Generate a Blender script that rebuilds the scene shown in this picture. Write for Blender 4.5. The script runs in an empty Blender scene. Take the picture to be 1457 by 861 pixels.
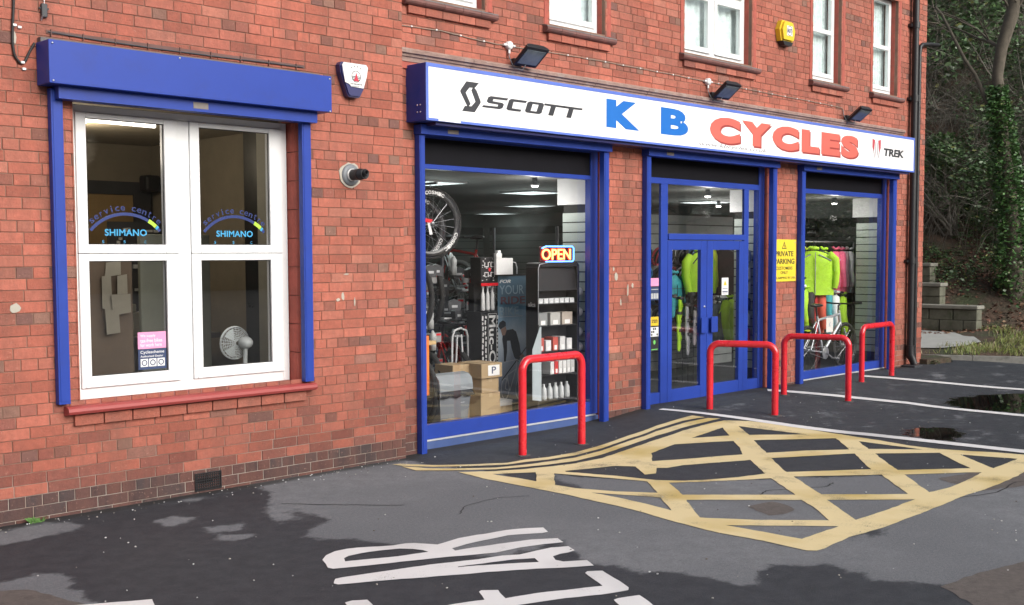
import bpy, bmesh, math, random, zlib
import numpy as np
from mathutils import Vector, Matrix, noise as mnoise

R = math.radians
PI = math.pi
random.seed(7)
S = bpy.context.scene
COL = S.collection

# ------------------------------------------------------------------ camera
cam_d = bpy.data.cameras.new('camera')
cam = bpy.data.objects.new('camera', cam_d)
COL.objects.link(cam)
YAW, PITCH, ROLL = 0.791772, -0.0618574, -0.00363612
f_ = Vector((math.sin(YAW)*math.cos(PITCH), math.cos(YAW)*math.cos(PITCH), math.sin(PITCH)))
r_ = Vector((math.cos(YAW), -math.sin(YAW), 0))
u_ = r_.cross(f_)
c, s = math.cos(ROLL), math.sin(ROLL)
r2, u2 = c*r_+s*u_, -s*r_+c*u_
m = Matrix((r2, u2, -f_)).transposed().to_4x4()
m.translation = (0, -7.5, 1.76)
cam.matrix_world = m
cam_d.sensor_width = 36
cam_d.lens = 1620.2/1457*36
cam_d.shift_x = 0.0048
cam_d.shift_y = 0.0217
cam_d.clip_end = 500
cam_d.clip_start = 0.05
S.camera = cam

# ------------------------------------------------------------------ world, overcast daylight
SUN_EL, SUN_AZ = R(27), R(176)          # azimuth clockwise from +Y
w = bpy.data.worlds.new('World'); S.world = w; w.use_nodes = True
nt = w.node_tree; nt.nodes.clear()
sky = nt.nodes.new('ShaderNodeTexSky'); sky.sky_type = 'NISHITA'; sky.sun_disc = False
sky.sun_elevation = SUN_EL; sky.sun_rotation = SUN_AZ
sky.air_density = 1.0; sky.dust_density = 4.0; sky.ozone_density = 1.0
hs = nt.nodes.new('ShaderNodeHueSaturation'); hs.inputs['Saturation'].default_value = 0.5
bg = nt.nodes.new('ShaderNodeBackground'); bg.inputs['Strength'].default_value = 0.13
wo = nt.nodes.new('ShaderNodeOutputWorld')
nt.links.new(sky.outputs[0], hs.inputs['Color']); nt.links.new(hs.outputs[0], bg.inputs['Color'])
nt.links.new(bg.outputs[0], wo.inputs['Surface'])
sl = bpy.data.lights.new('sun', 'SUN'); sl.energy = 2.0; sl.angle = R(50); sl.color = (1.0, 0.988, 0.97)
so = bpy.data.objects.new('sun', sl); COL.objects.link(so)
sd = Vector((math.sin(SUN_AZ)*math.cos(SUN_EL), math.cos(SUN_AZ)*math.cos(SUN_EL), math.sin(SUN_EL)))
so.rotation_euler = sd.to_track_quat('Z', 'Y').to_euler()
so.location = (0, -10, 20)

S.view_settings.view_transform = 'Standard'
S.view_settings.look = 'None'
S.view_settings.exposure = 0.45
S.view_settings.gamma = 1
S.view_settings.use_curve_mapping = False

# ------------------------------------------------------------------ helpers: materials
MATS = {}
def nn(t, kind, **kw):
    n = t.nodes.new(kind)
    for k, v in kw.items():
        if k in n.inputs: n.inputs[k].default_value = v
        else: setattr(n, k, v)
    return n
def mat(name, col, rough=0.6, metal=0.0, var=0.12, vscale=6.0, bump=0.0, bscale=60.0, emit=None, estr=0.0,
        coat=0.0, spec=0.5, attr=None, dirt=None, dscale=3.0, alpha=None, sheen=0.0, trans=0.0):
    if name in MATS: return MATS[name]
    mt = bpy.data.materials.new(name); mt.use_nodes = True
    t = mt.node_tree; t.nodes.clear(); L = t.links
    out = nn(t, 'ShaderNodeOutputMaterial'); p = nn(t, 'ShaderNodeBsdfPrincipled')
    L.new(p.outputs[0], out.inputs[0])
    tc = nn(t, 'ShaderNodeTexCoord')
    no = nn(t, 'ShaderNodeTexNoise', Scale=vscale, Detail=6.0, Roughness=0.6)
    L.new(tc.outputs['Object'], no.inputs['Vector'])
    if attr:
        at = nn(t, 'ShaderNodeAttribute', attribute_name=attr); src = at.outputs['Color']
    else:
        rg = nn(t, 'ShaderNodeRGB'); rg.outputs[0].default_value = (*col, 1); src = rg.outputs[0]
    mr = nn(t, 'ShaderNodeMapRange'); mr.inputs['From Min'].default_value = .25; mr.inputs['From Max'].default_value = .75
    mr.inputs['To Min'].default_value = 1-var; mr.inputs['To Max'].default_value = 1+var
    L.new(no.outputs['Fac'], mr.inputs['Value'])
    vm = nn(t, 'ShaderNodeVectorMath', operation='SCALE')
    L.new(src, vm.inputs[0]); L.new(mr.outputs[0], vm.inputs['Scale'])
    last = vm.outputs[0]
    if dirt:
        n2 = nn(t, 'ShaderNodeTexNoise', Scale=dscale, Detail=8.0, Roughness=0.7)
        L.new(tc.outputs['Object'], n2.inputs['Vector'])
        rp = nn(t, 'ShaderNodeMapRange'); rp.inputs['From Min'].default_value = .52; rp.inputs['From Max'].default_value = .72
        rp.inputs['To Max'].default_value = dirt[3]
        L.new(n2.outputs['Fac'], rp.inputs['Value'])
        mx = nn(t, 'ShaderNodeMix', data_type='RGBA'); mx.inputs['B'].default_value = (*dirt[:3], 1)
        mx.inputs[7].default_value = (*dirt[:3], 1)
        L.new(rp.outputs[0], mx.inputs[0]); L.new(last, mx.inputs[6]); last = mx.outputs[2]
    L.new(last, p.inputs['Base Color'])
    rr = nn(t, 'ShaderNodeMapRange'); rr.inputs['To Min'].default_value = max(0.02, rough-.08); rr.inputs['To Max'].default_value = min(1, rough+.08)
    L.new(no.outputs['Fac'], rr.inputs['Value']); L.new(rr.outputs[0], p.inputs['Roughness'])
    p.inputs['Metallic'].default_value = metal
    p.inputs['Specular IOR Level'].default_value = spec
    p.inputs['Coat Weight'].default_value = coat
    if sheen: p.inputs['Sheen Weight'].default_value = sheen
    if trans: p.inputs['Transmission Weight'].default_value = trans
    if emit:
        p.inputs['Emission Color'].default_value = (*emit, 1); p.inputs['Emission Strength'].default_value = estr
    if bump:
        nb = nn(t, 'ShaderNodeTexNoise', Scale=bscale, Detail=5.0, Roughness=0.65)
        L.new(tc.outputs['Object'], nb.inputs['Vector'])
        b = nn(t, 'ShaderNodeBump', Strength=bump, Distance=0.01)
        L.new(nb.outputs['Fac'], b.inputs['Height']); L.new(b.outputs[0], p.inputs['Normal'])
    MATS[name] = mt
    return mt

def glass_mat(name, tint=(1, 1, 1), refl=1.0, ior=1.5):
    mt = bpy.data.materials.new(name); mt.use_nodes = True
    t = mt.node_tree; t.nodes.clear(); L = t.links
    out = nn(t, 'ShaderNodeOutputMaterial'); mix = nn(t, 'ShaderNodeMixShader')
    tr = nn(t, 'ShaderNodeBsdfTransparent', Color=(*tint, 1)); gl = nn(t, 'ShaderNodeBsdfGlossy', Roughness=0.0, Color=(refl, refl, refl, 1))
    fr = nn(t, 'ShaderNodeFresnel', IOR=ior)
    ge = nn(t, 'ShaderNodeNewGeometry'); mi = nn(t, 'ShaderNodeMapRange'); mi.inputs['To Min'].default_value = ior; mi.inputs['To Max'].default_value = 1/ior
    L.new(ge.outputs['Backfacing'], mi.inputs['Value']); L.new(mi.outputs[0], fr.inputs['IOR'])
    L.new(fr.outputs[0], mix.inputs[0]); L.new(tr.outputs[0], mix.inputs[1]); L.new(gl.outputs[0], mix.inputs[2])
    L.new(mix.outputs[0], out.inputs[0]); MATS[name] = mt
    return mt

# ------------------------------------------------------------------ helpers: geometry
XF = [None]
class MB:
    def __init__(s): s.v = []; s.f = []; s.c = []; s.smooth = []
    def add(s, vs, fs, col=None, sm=False):
        o = len(s.v); s.v += [tuple(v) for v in vs]
        for f in fs: s.f.append(tuple(i+o for i in f)); s.c.append(col); s.smooth.append(sm)
        return s
    def box(s, x0, x1, y0, y1, z0, z1, col=None, bev=0.0):
        if x0 > x1: x0, x1 = x1, x0
        if y0 > y1: y0, y1 = y1, y0
        if z0 > z1: z0, z1 = z1, z0
        b = min(bev, (x1-x0)*.45, (y1-y0)*.45, (z1-z0)*.45)
        if b <= 0:
            vs = [(x, y, z) for z in (z0, z1) for y in (y0, y1) for x in (x0, x1)]
            return s.add(vs, [(0, 2, 3, 1), (4, 5, 7, 6), (0, 1, 5, 4), (2, 6, 7, 3), (0, 4, 6, 2), (1, 3, 7, 5)], col)
        bm = bmesh.new(); bmesh.ops.create_cube(bm, size=1)
        for v in bm.verts:
            v.co = Vector(((x0+x1)/2+v.co.x*(x1-x0), (y0+y1)/2+v.co.y*(y1-y0), (z0+z1)/2+v.co.z*(z1-z0)))
        bmesh.ops.bevel(bm, geom=bm.edges[:], offset=b, segments=2, affect='EDGES', profile=.5)
        s.frombm(bm, col); return s
    def frombm(s, bm, col=None, sm=False):
        bm.verts.index_update()
        s.add([v.co[:] for v in bm.verts], [[v.index for v in f.verts] for f in bm.faces], col, sm); bm.free()
    def tube(s, pts, r, seg=8, col=None, cap=True, closed=False):
        pts = [Vector(p) for p in pts]; n = len(pts)
        rs = r if isinstance(r, (list, tuple)) else [r]*n
        up = None; vs = []
        for i in range(n):
            if closed: t = (pts[(i+1) % n]-pts[i-1])
            else: t = pts[min(i+1, n-1)]-pts[max(i-1, 0)]
            t.normalize()
            if up is None:
                up = Vector((0, 0, 1)) if abs(t.z) < .9 else Vector((1, 0, 0))
            a = up-t*up.dot(t)
            if a.length < 1e-4: a = t.orthogonal()
            a.normalize(); b = t.cross(a); up = a
            for k in range(seg):
                th = 2*PI*k/seg; vs.append(pts[i]+(a*math.cos(th)+b*math.sin(th))*rs[i])
        fs = []
        for i in range(n if closed else n-1):
            j = (i+1) % n
            for k in range(seg):
                k2 = (k+1) % seg; fs.append((i*seg+k, i*seg+k2, j*seg+k2, j*seg+k))
        s.add(vs, fs, col, seg > 4)
        if cap and not closed:
            s.add(vs[:seg], [tuple(range(seg-1, -1, -1))], col); s.add(vs[-seg:], [tuple(range(seg))], col)
        return s
    def lathe(s, prof, origin=(0, 0, 0), axis='z', seg=24, col=None):
        vs = []; o = Vector(origin)
        for r, h in prof:
            for k in range(seg):
                a = 2*PI*k/seg; x, y = r*math.cos(a), r*math.sin(a)
                vs.append(o+Vector({'z': (x, y, h), 'y': (x, h, y), 'x': (h, x, y)}[axis]))
        fs = []
        for i in range(len(prof)-1):
            for k in range(seg):
                k2 = (k+1) % seg; q = (i*seg+k, i*seg+k2, (i+1)*seg+k2, (i+1)*seg+k)
                fs.append(q if axis != 'y' else q[::-1])
        return s.add(vs, fs, col, True)
    def prism(s, poly, a0, a1, plane='xz', col=None):
        """extrude 2D polygon: plane 'xz' extrudes in y, 'xy' in z, 'yz' in x"""
        n = len(poly)
        def P(p, a): return {'xz': (p[0], a, p[1]), 'xy': (p[0], p[1], a), 'yz': (a, p[0], p[1])}[plane]
        vs = [P(p, a0) for p in poly]+[P(p, a1) for p in poly]
        fs = [tuple(range(n)), tuple(range(2*n-1, n-1, -1))]+[(i, i+n, (i+1) % n+n, (i+1) % n) for i in range(n)]
        return s.add(vs, fs, col)
    def blob(s, c, rx, ry, rz, seg=12, col=None, jit=0):
        vs = []; fs = []; h = seg//2
        for i in range(h+1):
            th = PI*i/h
            for k in range(seg):
                a = 2*PI*k/seg; d = 1+random.uniform(-jit, jit)
                vs.append((c[0]+rx*d*math.sin(th)*math.cos(a), c[1]+ry*d*math.sin(th)*math.sin(a), c[2]+rz*d*math.cos(th)))
        for i in range(h):
            for k in range(seg): fs.append((i*seg+k, (i+1)*seg+k, (i+1)*seg+(k+1) % seg, i*seg+(k+1) % seg))
        return s.add(vs, fs, col, True)
    def rot(s, i0, M):
        for i in range(i0, len(s.v)): s.v[i] = tuple(M @ Vector(s.v[i]))
    def build(s, name, m, parent=None, origin=None, label=None, fix=True):
        if XF[0]: s.v = [XF[0](v) for v in s.v]
        me = bpy.data.meshes.new(name)
        off = Vector(origin) if origin is not None else Vector((0, 0, 0))
        me.from_pydata([Vector(v)-off for v in s.v] if off.length else s.v, [], s.f)
        if any(c is not None for c in s.c):
            ca = me.color_attributes.new('bcol', 'FLOAT_COLOR', 'CORNER')
            arr = []
            for f, c in zip(s.f, s.c): arr += list((*(c or (1, 1, 1)), 1))*len(f)
            ca.data.foreach_set('color', arr)
        me.polygons.foreach_set('use_smooth', s.smooth)
        me.materials.append(m)
        me.update()
        o = bpy.data.objects.new(name, me); COL.objects.link(o)
        if parent is not None:
            o.parent = parent
            o.location = off-Vector(parent['_w']) if '_w' in parent else off
            o['_w'] = tuple(off)
        else:
            o.location = off; o['_w'] = tuple(off)
        if label: o['label'] = label
        return o

def build_each(mb, name, m, parent, label=None):
    """one object per connected piece"""
    par = list(range(len(mb.v)))
    def find(i):
        while par[i] != i: par[i] = par[par[i]]; i = par[i]
        return i
    for f in mb.f:
        r0 = find(f[0])
        for i in f[1:]: par[find(i)] = r0
    grp = {}
    for k, f in enumerate(mb.f): grp.setdefault(find(f[0]), []).append(k)
    outs = []
    for ks in grp.values():
        q = MB(); mp = {}
        for k in ks:
            for i in mb.f[k]:
                if i not in mp: mp[i] = len(q.v); q.v.append(mb.v[i])
            q.f.append(tuple(mp[i] for i in mb.f[k])); q.c.append(mb.c[k]); q.smooth.append(mb.smooth[k])
        outs.append(q.build(name, m, parent, label=label))
    return outs
def lamp(name, loc, power, col=(1, .96, .9), r=.05, parent=None):
    l = bpy.data.lights.new(name, 'POINT'); l.energy = power; l.color = col; l.shadow_soft_size = r
    o = bpy.data.objects.new(name, l); COL.objects.link(o); o.location = loc
    if parent is not None: o.parent = parent; o.location = Vector(loc)-Vector(parent['_w'])
    return o
def thing(name, label, cat, loc=(0, 0, 0), group=None):
    if XF[0]: loc = XF[0](loc)
    o = bpy.data.objects.new(name, None); COL.objects.link(o); o.empty_display_size = .1
    o.location = loc; o['_w'] = tuple(float(a) for a in loc); o['label'] = label; o['category'] = cat
    if group: o['group'] = group
    return o
def tag(o, label, cat, group=None, kind=None):
    o['label'] = label; o['category'] = cat
    if group: o['group'] = group
    if kind: o['kind'] = kind
    return o
def struct(o, kind='structure'):
    o['kind'] = kind; return o
def dup(root, loc, rz=None, label=None, group=None, scale=None, remat=None):
    r = root.copy(); COL.objects.link(r); r.location = loc
    if rz is not None: r.rotation_euler = (0, 0, rz)
    if scale: r.scale = scale
    if label: r['label'] = label
    if group: r['group'] = group
    def rec(o, p):
        for ch in list(o.children):
            k = ch.copy(); COL.objects.link(k); k.parent = p
            if remat and ch.data and ch.data.materials and ch.data.materials[0].name in remat:
                k.data = ch.data.copy(); k.data.materials[0] = remat[ch.data.materials[0].name]
            rec(ch, k)
    rec(root, r)
    return r

FONT_CACHE = {}
def text_mesh(body, offset=0.0, shear=0.0, spacing=1.0, extrude=0.0):
    key = (body, offset, shear, spacing)
    if key in FONT_CACHE: return FONT_CACHE[key]
    cu = bpy.data.curves.new('t', 'FONT'); cu.body = body; cu.offset = offset; cu.shear = shear
    cu.space_character = spacing; cu.resolution_u = 4
    o = bpy.data.objects.new('t', cu); COL.objects.link(o)
    dg = bpy.context.evaluated_depsgraph_get(); dg.update()
    me = bpy.data.meshes.new_from_object(o.evaluated_get(dg))
    vs = [v.co.copy() for v in me.vertices]; fs = [tuple(p.vertices) for p in me.polygons]
    bpy.data.objects.remove(o); bpy.data.curves.remove(cu); bpy.data.meshes.remove(me)
    FONT_CACHE[key] = (vs, fs); return vs, fs
def text_fit(mb, body, x0, x1, z0, z1, y, offset=0.0, shear=0.0, spacing=1.0, thick=0.0015, place=None, col=None):
    """adds flat raised lettering fitted to a rectangle in the xz plane facing -y; place maps (u,v,depth)->xyz"""
    vs, fs = text_mesh(body, offset, shear, spacing)
    ax, bx = min(v.x for v in vs), max(v.x for v in vs); az, bz = min(v.y for v in vs), max(v.y for v in vs)
    P = []
    for v in vs:
        u = x0+(v.x-ax)/(bx-ax)*(x1-x0); q = z0+(v.y-az)/(bz-az)*(z1-z0)
        P.append((u, q))
    raise_poly(mb, P, fs, y, thick, place, col)
def raise_poly(mb, P, fs, y, thick, place=None, col=None):
    if place is None: place = lambda u, v, d: (u, y-d, v)
    top = [place(u, v, thick) for u, v in P]; n = len(P); bot = [place(u, v, 0) for u, v in P]
    ec = {}
    for f in fs:
        for i in range(len(f)):
            e = (f[i], f[(i+1) % len(f)]); ec[e] = ec.get(e, 0)+1
    side = [(a, b, b+n, a+n) for (a, b) in ec if (b, a) not in ec]
    mb.add(top+bot, list(fs)+side, col)
def fill2d(loops):
    """triangulate outer polygon with holes -> verts, faces (2D)"""
    cu = bpy.data.curves.new('p', 'CURVE'); cu.dimensions = '2D'; cu.fill_mode = 'BOTH'
    for lp in loops:
        sp = cu.splines.new('POLY'); sp.points.add(len(lp)-1); sp.use_cyclic_u = True
        for i, p in enumerate(lp): sp.points[i].co = (p[0], p[1], 0, 1)
    o = bpy.data.objects.new('p', cu); COL.objects.link(o)
    dg = bpy.context.evaluated_depsgraph_get(); dg.update()
    me = bpy.data.meshes.new_from_object(o.evaluated_get(dg))
    vs = [(v.co.x, v.co.y) for v in me.vertices]; fs = [tuple(p.vertices) for p in me.polygons]
    bpy.data.objects.remove(o); bpy.data.curves.remove(cu); bpy.data.meshes.remove(me)
    return vs, fs
def poly_plate(mb, loops, y, thick=0.0015, col=None, place=None):
    vs, fs = fill2d(loops); raise_poly(mb, vs, fs, y, thick, place, col)
def ell(cx, cz, rx, rz, n=24, a0=0, a1=2*PI):
    return [(cx+rx*math.cos(a0+(a1-a0)*i/n), cz+rz*math.sin(a0+(a1-a0)*i/n)) for i in range(n)]
def stroke(path, wd):
    """2D polyline to thick outline polygon"""
    P = [Vector((p[0], p[1])) for p in path]; Lf = []; Rt = []
    for i in range(len(P)):
        t = (P[min(i+1, len(P)-1)]-P[max(i-1, 0)]).normalized(); n = Vector((-t.y, t.x))*wd/2
        Lf.append(tuple(P[i]+n)); Rt.append(tuple(P[i]-n))
    return Lf+Rt[::-1]

CZ = 1.76
def sc(x, z, Y0, Y1):
    k = (Y1+7.5)/(Y0+7.5); return x*k, CZ+(z-CZ)*k
def smo(t):
    t = min(1, max(0, t)); return t*t*(3-2*t)
def terr(x, y):
    return .085*smo((x-8.6)/1.4)*smo((y+2.2)/2.2)
TR={
'letter_R':[[(3.854,-2.192),(3.932,-2.125),(4.017,-2.084),(4.1,-2.093),(4.168,-2.117),(4.272,-2.187),(4.345,-2.23),(4.43,-2.248),(4.472,-2.275),(4.507,-2.341),(4.549,-2.411),(4.643,-2.401),(4.741,-2.389),(4.886,-2.412),(4.94,-2.429),(5.084,-2.453),(5.213,-2.508),(5.309,-2.578),(5.247,-2.679),(5.2,-2.672),(5.105,-2.612),(5.004,-2.558),(4.864,-2.545),(4.681,-2.531),(4.55,-2.543),(4.527,-2.592),(4.648,-2.617),(4.875,-2.685),(5.025,-2.738),(5.162,-2.83),(5.116,-2.924),(4.992,-2.865),(4.839,-2.818),(4.66,-2.801),(4.533,-2.737),(4.411,-2.67),(4.273,-2.608),(4.149,-2.549),(4.019,-2.499),(3.899,-2.441),(3.786,-2.388),(3.778,-2.35),(3.815,-2.273)],[(3.963,-2.25),(4.013,-2.229),(4.104,-2.232),(4.209,-2.265),(4.326,-2.317),(4.379,-2.383),(4.399,-2.444),(4.398,-2.497),(4.205,-2.44),(4.041,-2.367),(3.927,-2.309)]],
'letter_A':[[(3.631,-2.596),(3.671,-2.557),(3.72,-2.561),(3.85,-2.598),(3.987,-2.642),(4.123,-2.681),(4.225,-2.713),(4.35,-2.771),(4.49,-2.829),(4.638,-2.871),(4.725,-2.928),(4.861,-2.94),(4.971,-2.955),(5.069,-3.008),(5.026,-3.101),(4.96,-3.104),(4.904,-3.087),(4.833,-3.096),(4.786,-3.159),(4.793,-3.219),(4.905,-3.292),(4.842,-3.394),(4.745,-3.338),(4.578,-3.205),(4.436,-3.118),(4.292,-3.034),(4.172,-2.964),(4.031,-2.884),(3.922,-2.818),(3.757,-2.726),(3.617,-2.656),(3.614,-2.623)],[(4.305,-2.857),(4.505,-2.934),(4.623,-2.981),(4.731,-3.05),(4.688,-3.124),(4.596,-3.052),(4.398,-2.924),(4.293,-2.868)]],
'letter_E':[[(4.7,-3.457),(4.735,-3.443),(4.798,-3.495),(4.685,-3.739),(4.654,-3.803),(4.611,-3.833),(4.456,-3.78),(4.28,-3.687),(4.095,-3.618),(3.891,-3.546),(3.534,-3.426),(3.269,-3.329),(3.364,-3.127),(3.454,-2.929),(3.495,-2.929),(3.557,-2.976),(3.505,-3.114),(3.446,-3.258),(3.641,-3.304),(3.823,-3.352),(3.918,-3.381),(3.977,-3.409),(4.049,-3.287),(4.075,-3.277),(4.141,-3.334),(4.067,-3.466),(4.241,-3.521),(4.579,-3.687)]],
'letter_L':[[(4.43,-3.879),(4.464,-3.879),(4.581,-3.927),(4.505,-4.069),(4.378,-4.3),(4.133,-4.238),(3.184,-3.828),(3.267,-3.685),(4.262,-4.135)]],
'letter_P':[[(2.458,-1.979),(2.799,-2.179),(2.708,-2.384),(2.377,-2.197)]],
'box':[[(6.205,-0.812),(6.438,-0.997),(6.668,-1.116),(6.881,-1.179),(7.141,-1.247),(7.496,-1.246),(8.014,-1.13),(8.595,-0.991),(9.133,-0.915),(9.583,-0.923),(9.796,-0.943),(9.979,-1.126),(10.075,-1.338),(10.102,-1.588),(10.084,-1.855),(10.074,-2.11),(10.027,-2.298),(9.999,-2.543),(9.91,-2.866),(9.91,-3.133),(10.004,-3.402),(10.084,-3.57),(10.142,-3.8),(10.203,-4.087),(9.85,-4.096),(9.321,-4.103),(9.141,-4.12),(8.766,-4.141),(8.387,-4.145),(8.174,-4.124),(7.705,-4.143),(6.843,-4.154),(6.44,-4.117),(6.094,-4.142),(6.009,-4.134),(5.966,-4.09),(5.99,-3.779),(5.972,-3.475),(6.017,-3.108),(6.113,-2.671),(6.165,-1.976),(6.166,-1.663),(6.164,-1.409),(6.166,-1.14)],[(6.339,-1.073),(6.632,-1.275),(6.37,-1.527)],[(6.7,-1.41),(6.839,-1.794),(6.956,-2.15),(6.838,-2.286),(6.672,-2.465),(6.497,-2.209),(6.38,-1.914),(6.368,-1.72)],[(6.347,-2.102),(6.558,-2.58),(6.276,-2.882),(6.313,-2.667),(6.341,-2.363)],[(6.839,-1.41),(7.289,-1.564),(7.38,-1.705),(7.158,-1.968),(7.263,-2.002),(7.448,-1.862),(7.509,-1.926),(7.7,-1.951),(7.994,-2.084),(8.236,-2.202),(8.292,-2.218),(7.85,-2.641),(7.576,-2.56),(7.293,-2.429),(7.169,-2.334),(7.044,-2.168),(6.963,-1.829),(6.812,-1.434)],[(7.981,-1.406),(7.669,-1.652),(7.928,-1.786),(8.24,-1.917),(8.468,-2.022),(8.754,-1.816),(9.011,-1.574),(8.82,-1.448),(8.497,-1.276)],[(8.881,-1.191),(9.499,-1.125),(9.213,-1.395)],[(9.671,-1.202),(9.372,-1.515),(9.82,-1.88)],[(9.173,-1.694),(8.685,-2.134),(9.032,-2.333),(9.349,-2.573),(9.827,-2.183)],[(8.487,-2.302),(8.026,-2.724),(8.322,-2.949),(8.597,-3.16),(9.186,-2.709)],[(9.812,-2.421),(9.486,-2.685),(9.79,-3.05),(9.803,-2.753)],[(9.306,-2.836),(8.717,-3.33),(8.977,-3.547),(9.197,-3.726),(9.398,-3.527),(9.727,-3.234)],[(9.764,-3.396),(9.896,-3.837),(9.325,-3.86)],[(8.574,-3.457),(8.062,-3.894),(8.38,-3.927),(8.805,-3.898),(9.091,-3.862),(9.035,-3.803)],[(7.904,-2.868),(7.448,-3.356),(7.771,-3.695),(7.899,-3.808),(8.45,-3.326)],[(7.033,-2.298),(6.745,-2.637),(7.311,-3.231),(7.561,-2.95),(7.722,-2.776),(7.234,-2.463)],[(6.62,-2.757),(6.229,-3.143),(6.426,-3.441),(6.751,-3.804),(6.968,-3.606),(7.187,-3.352)],[(7.311,-3.481),(6.887,-3.924),(7.284,-3.936),(7.753,-3.924)],[(6.172,-3.388),(6.194,-3.929),(6.649,-3.933)]],
'yl1':[[(6.054,-0.167),(6.115,-0.189),(6.273,-0.452),(6.507,-0.643),(6.766,-0.814),(6.983,-0.818),(7.205,-0.881),(7.542,-0.896),(8.01,-0.817),(8.621,-0.647),(9.157,-0.565),(9.618,-0.564),(9.772,-0.568),(9.793,-0.712),(9.674,-0.682),(9.504,-0.647),(9.041,-0.653),(8.462,-0.773),(7.876,-0.929),(7.431,-0.994),(7.118,-0.961),(6.897,-0.9),(6.709,-0.87),(6.452,-0.701),(6.225,-0.506),(6.13,-0.379),(6.07,-0.298)]],
'yl2':[[(6.041,-0.304),(6.105,-0.408),(6.131,-0.507),(6.282,-0.679),(6.542,-0.895),(6.809,-0.984),(7.045,-1.028),(7.345,-1.068),(7.782,-1.007),(8.36,-0.854),(8.946,-0.725),(9.411,-0.714),(9.778,-0.758),(9.843,-0.86),(9.643,-0.859),(9.245,-0.834),(8.765,-0.863),(8.168,-1.007),(7.625,-1.138),(7.22,-1.178),(6.943,-1.121),(6.736,-1.054),(6.491,-0.947),(6.23,-0.735),(6.013,-0.515)]],
'bay1':[[(9.804,-0.106),(9.888,-0.098),(10.124,-0.983),(10.321,-2.292),(10.378,-3.713),(10.393,-4.528),(10.237,-4.573),(10.214,-3.774),(10.162,-2.373),(9.993,-1.068)]],
'bay2':[[(12.165,0.012),(12.679,-1.533),(12.661,-2.871),(12.578,-3.893),(12.426,-3.937),(12.498,-2.931),(12.526,-1.606),(12.011,-0.083)]],
'bay3':[[(14.44,-0.056),(14.603,-0.622),(15.052,-1.989),(14.988,-3.193),(14.823,-3.241),(14.884,-2.051),(14.441,-0.699),(14.267,-0.146)]],
'patch_brown_r':[[(8.617,-3.708),(9.024,-3.803),(9.181,-3.841),(9.464,-4.05),(9.592,-4.186),(8.877,-4.334),(8.383,-4.152),(8.493,-3.932)]],
'patch_mid':[[(6.725,-3.195),(6.915,-3.2),(6.989,-3.211),(6.987,-3.308),(6.899,-3.471),(6.746,-3.496),(6.61,-3.444),(6.652,-3.337)]],
'manhole_l':[[(2.209,-1.359),(2.312,-1.466),(2.439,-1.543),(2.475,-1.777),(2.518,-2.008),(2.47,-2.262),(1.961,-2.032)]],
'grey_l':[[(2.191,-1.213),(2.379,-1.295),(2.492,-1.297),(2.581,-1.251),(2.683,-1.397),(2.685,-1.478),(2.638,-1.565),(2.555,-1.553),(2.579,-1.796),(2.592,-2.085),(2.567,-2.285),(1.915,-1.985)]],
'grey_wall':[[(2.523,-0.283),(2.71,-0.453),(2.873,-0.474),(3.081,-0.405),(3.243,-0.385),(3.259,-0.319),(3.108,-0.132),(2.831,-0.144),(2.568,-0.156)]],
'grey_main':[[(5.435,0.191),(6.197,-0.008),(6.401,-1.002),(6.091,-2.688),(5.95,-4.112),(6.646,-4.204),(9.464,-4.05),(11.451,-4.794),(6.146,-6.072),(6.279,-5.724),(6.386,-5.186),(6.085,-5.088),(5.826,-4.932),(5.655,-4.66),(5.804,-4.48),(5.841,-4.309),(5.553,-4.073),(5.19,-4.234),(5.103,-4.181),(5.082,-3.831),(4.981,-3.665),(4.94,-3.499),(4.891,-3.385),(5.143,-2.891),(4.955,-2.889),(4.649,-2.894),(4.526,-2.606),(4.371,-2.208),(4.335,-2.048),(4.267,-1.927),(4.106,-1.709),(3.965,-1.612),(4.191,-1.59),(4.492,-1.406),(4.517,-1.134),(4.577,-0.882),(4.674,-0.477),(4.78,-0.034)]],
'grey_box':[[(6.667,-1.451),(6.945,-2.151),(7.109,-2.363),(7.65,-2.772),(7.874,-2.886),(8.472,-3.35),(9.181,-3.841),(8.366,-4.169),(5.978,-4.096),(6.091,-2.688)]],
'puddle_a':[[(10.786,-2.43),(11.057,-2.449),(11.205,-2.674),(11.024,-2.879),(10.719,-2.994),(10.445,-3.004),(10.389,-2.826),(10.452,-2.588)]],
'puddle_b':[[(12.923,-1.887),(13.54,-1.747),(14.076,-1.869),(14.595,-2.158),(15.052,-2.856),(12.775,-3.566),(12.8,-2.82),(12.678,-2.275)]],
'isl1':[[(3.68,-0.615),(3.809,-0.605),(3.953,-0.666),(3.812,-0.782),(3.656,-0.788)]],
'isl2':[[(3.798,-0.965),(3.995,-1.086),(3.948,-1.176),(3.767,-1.121)]],
'isl3':[[(3.73,-1.266),(3.903,-1.394),(3.755,-1.468),(3.689,-1.374)]],
'isl4':[[(4.745,-0.371),(4.781,-0.589),(4.448,-1.001),(4.455,-1.221),(4.208,-1.253),(4.258,-1.015)]],
}

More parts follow.
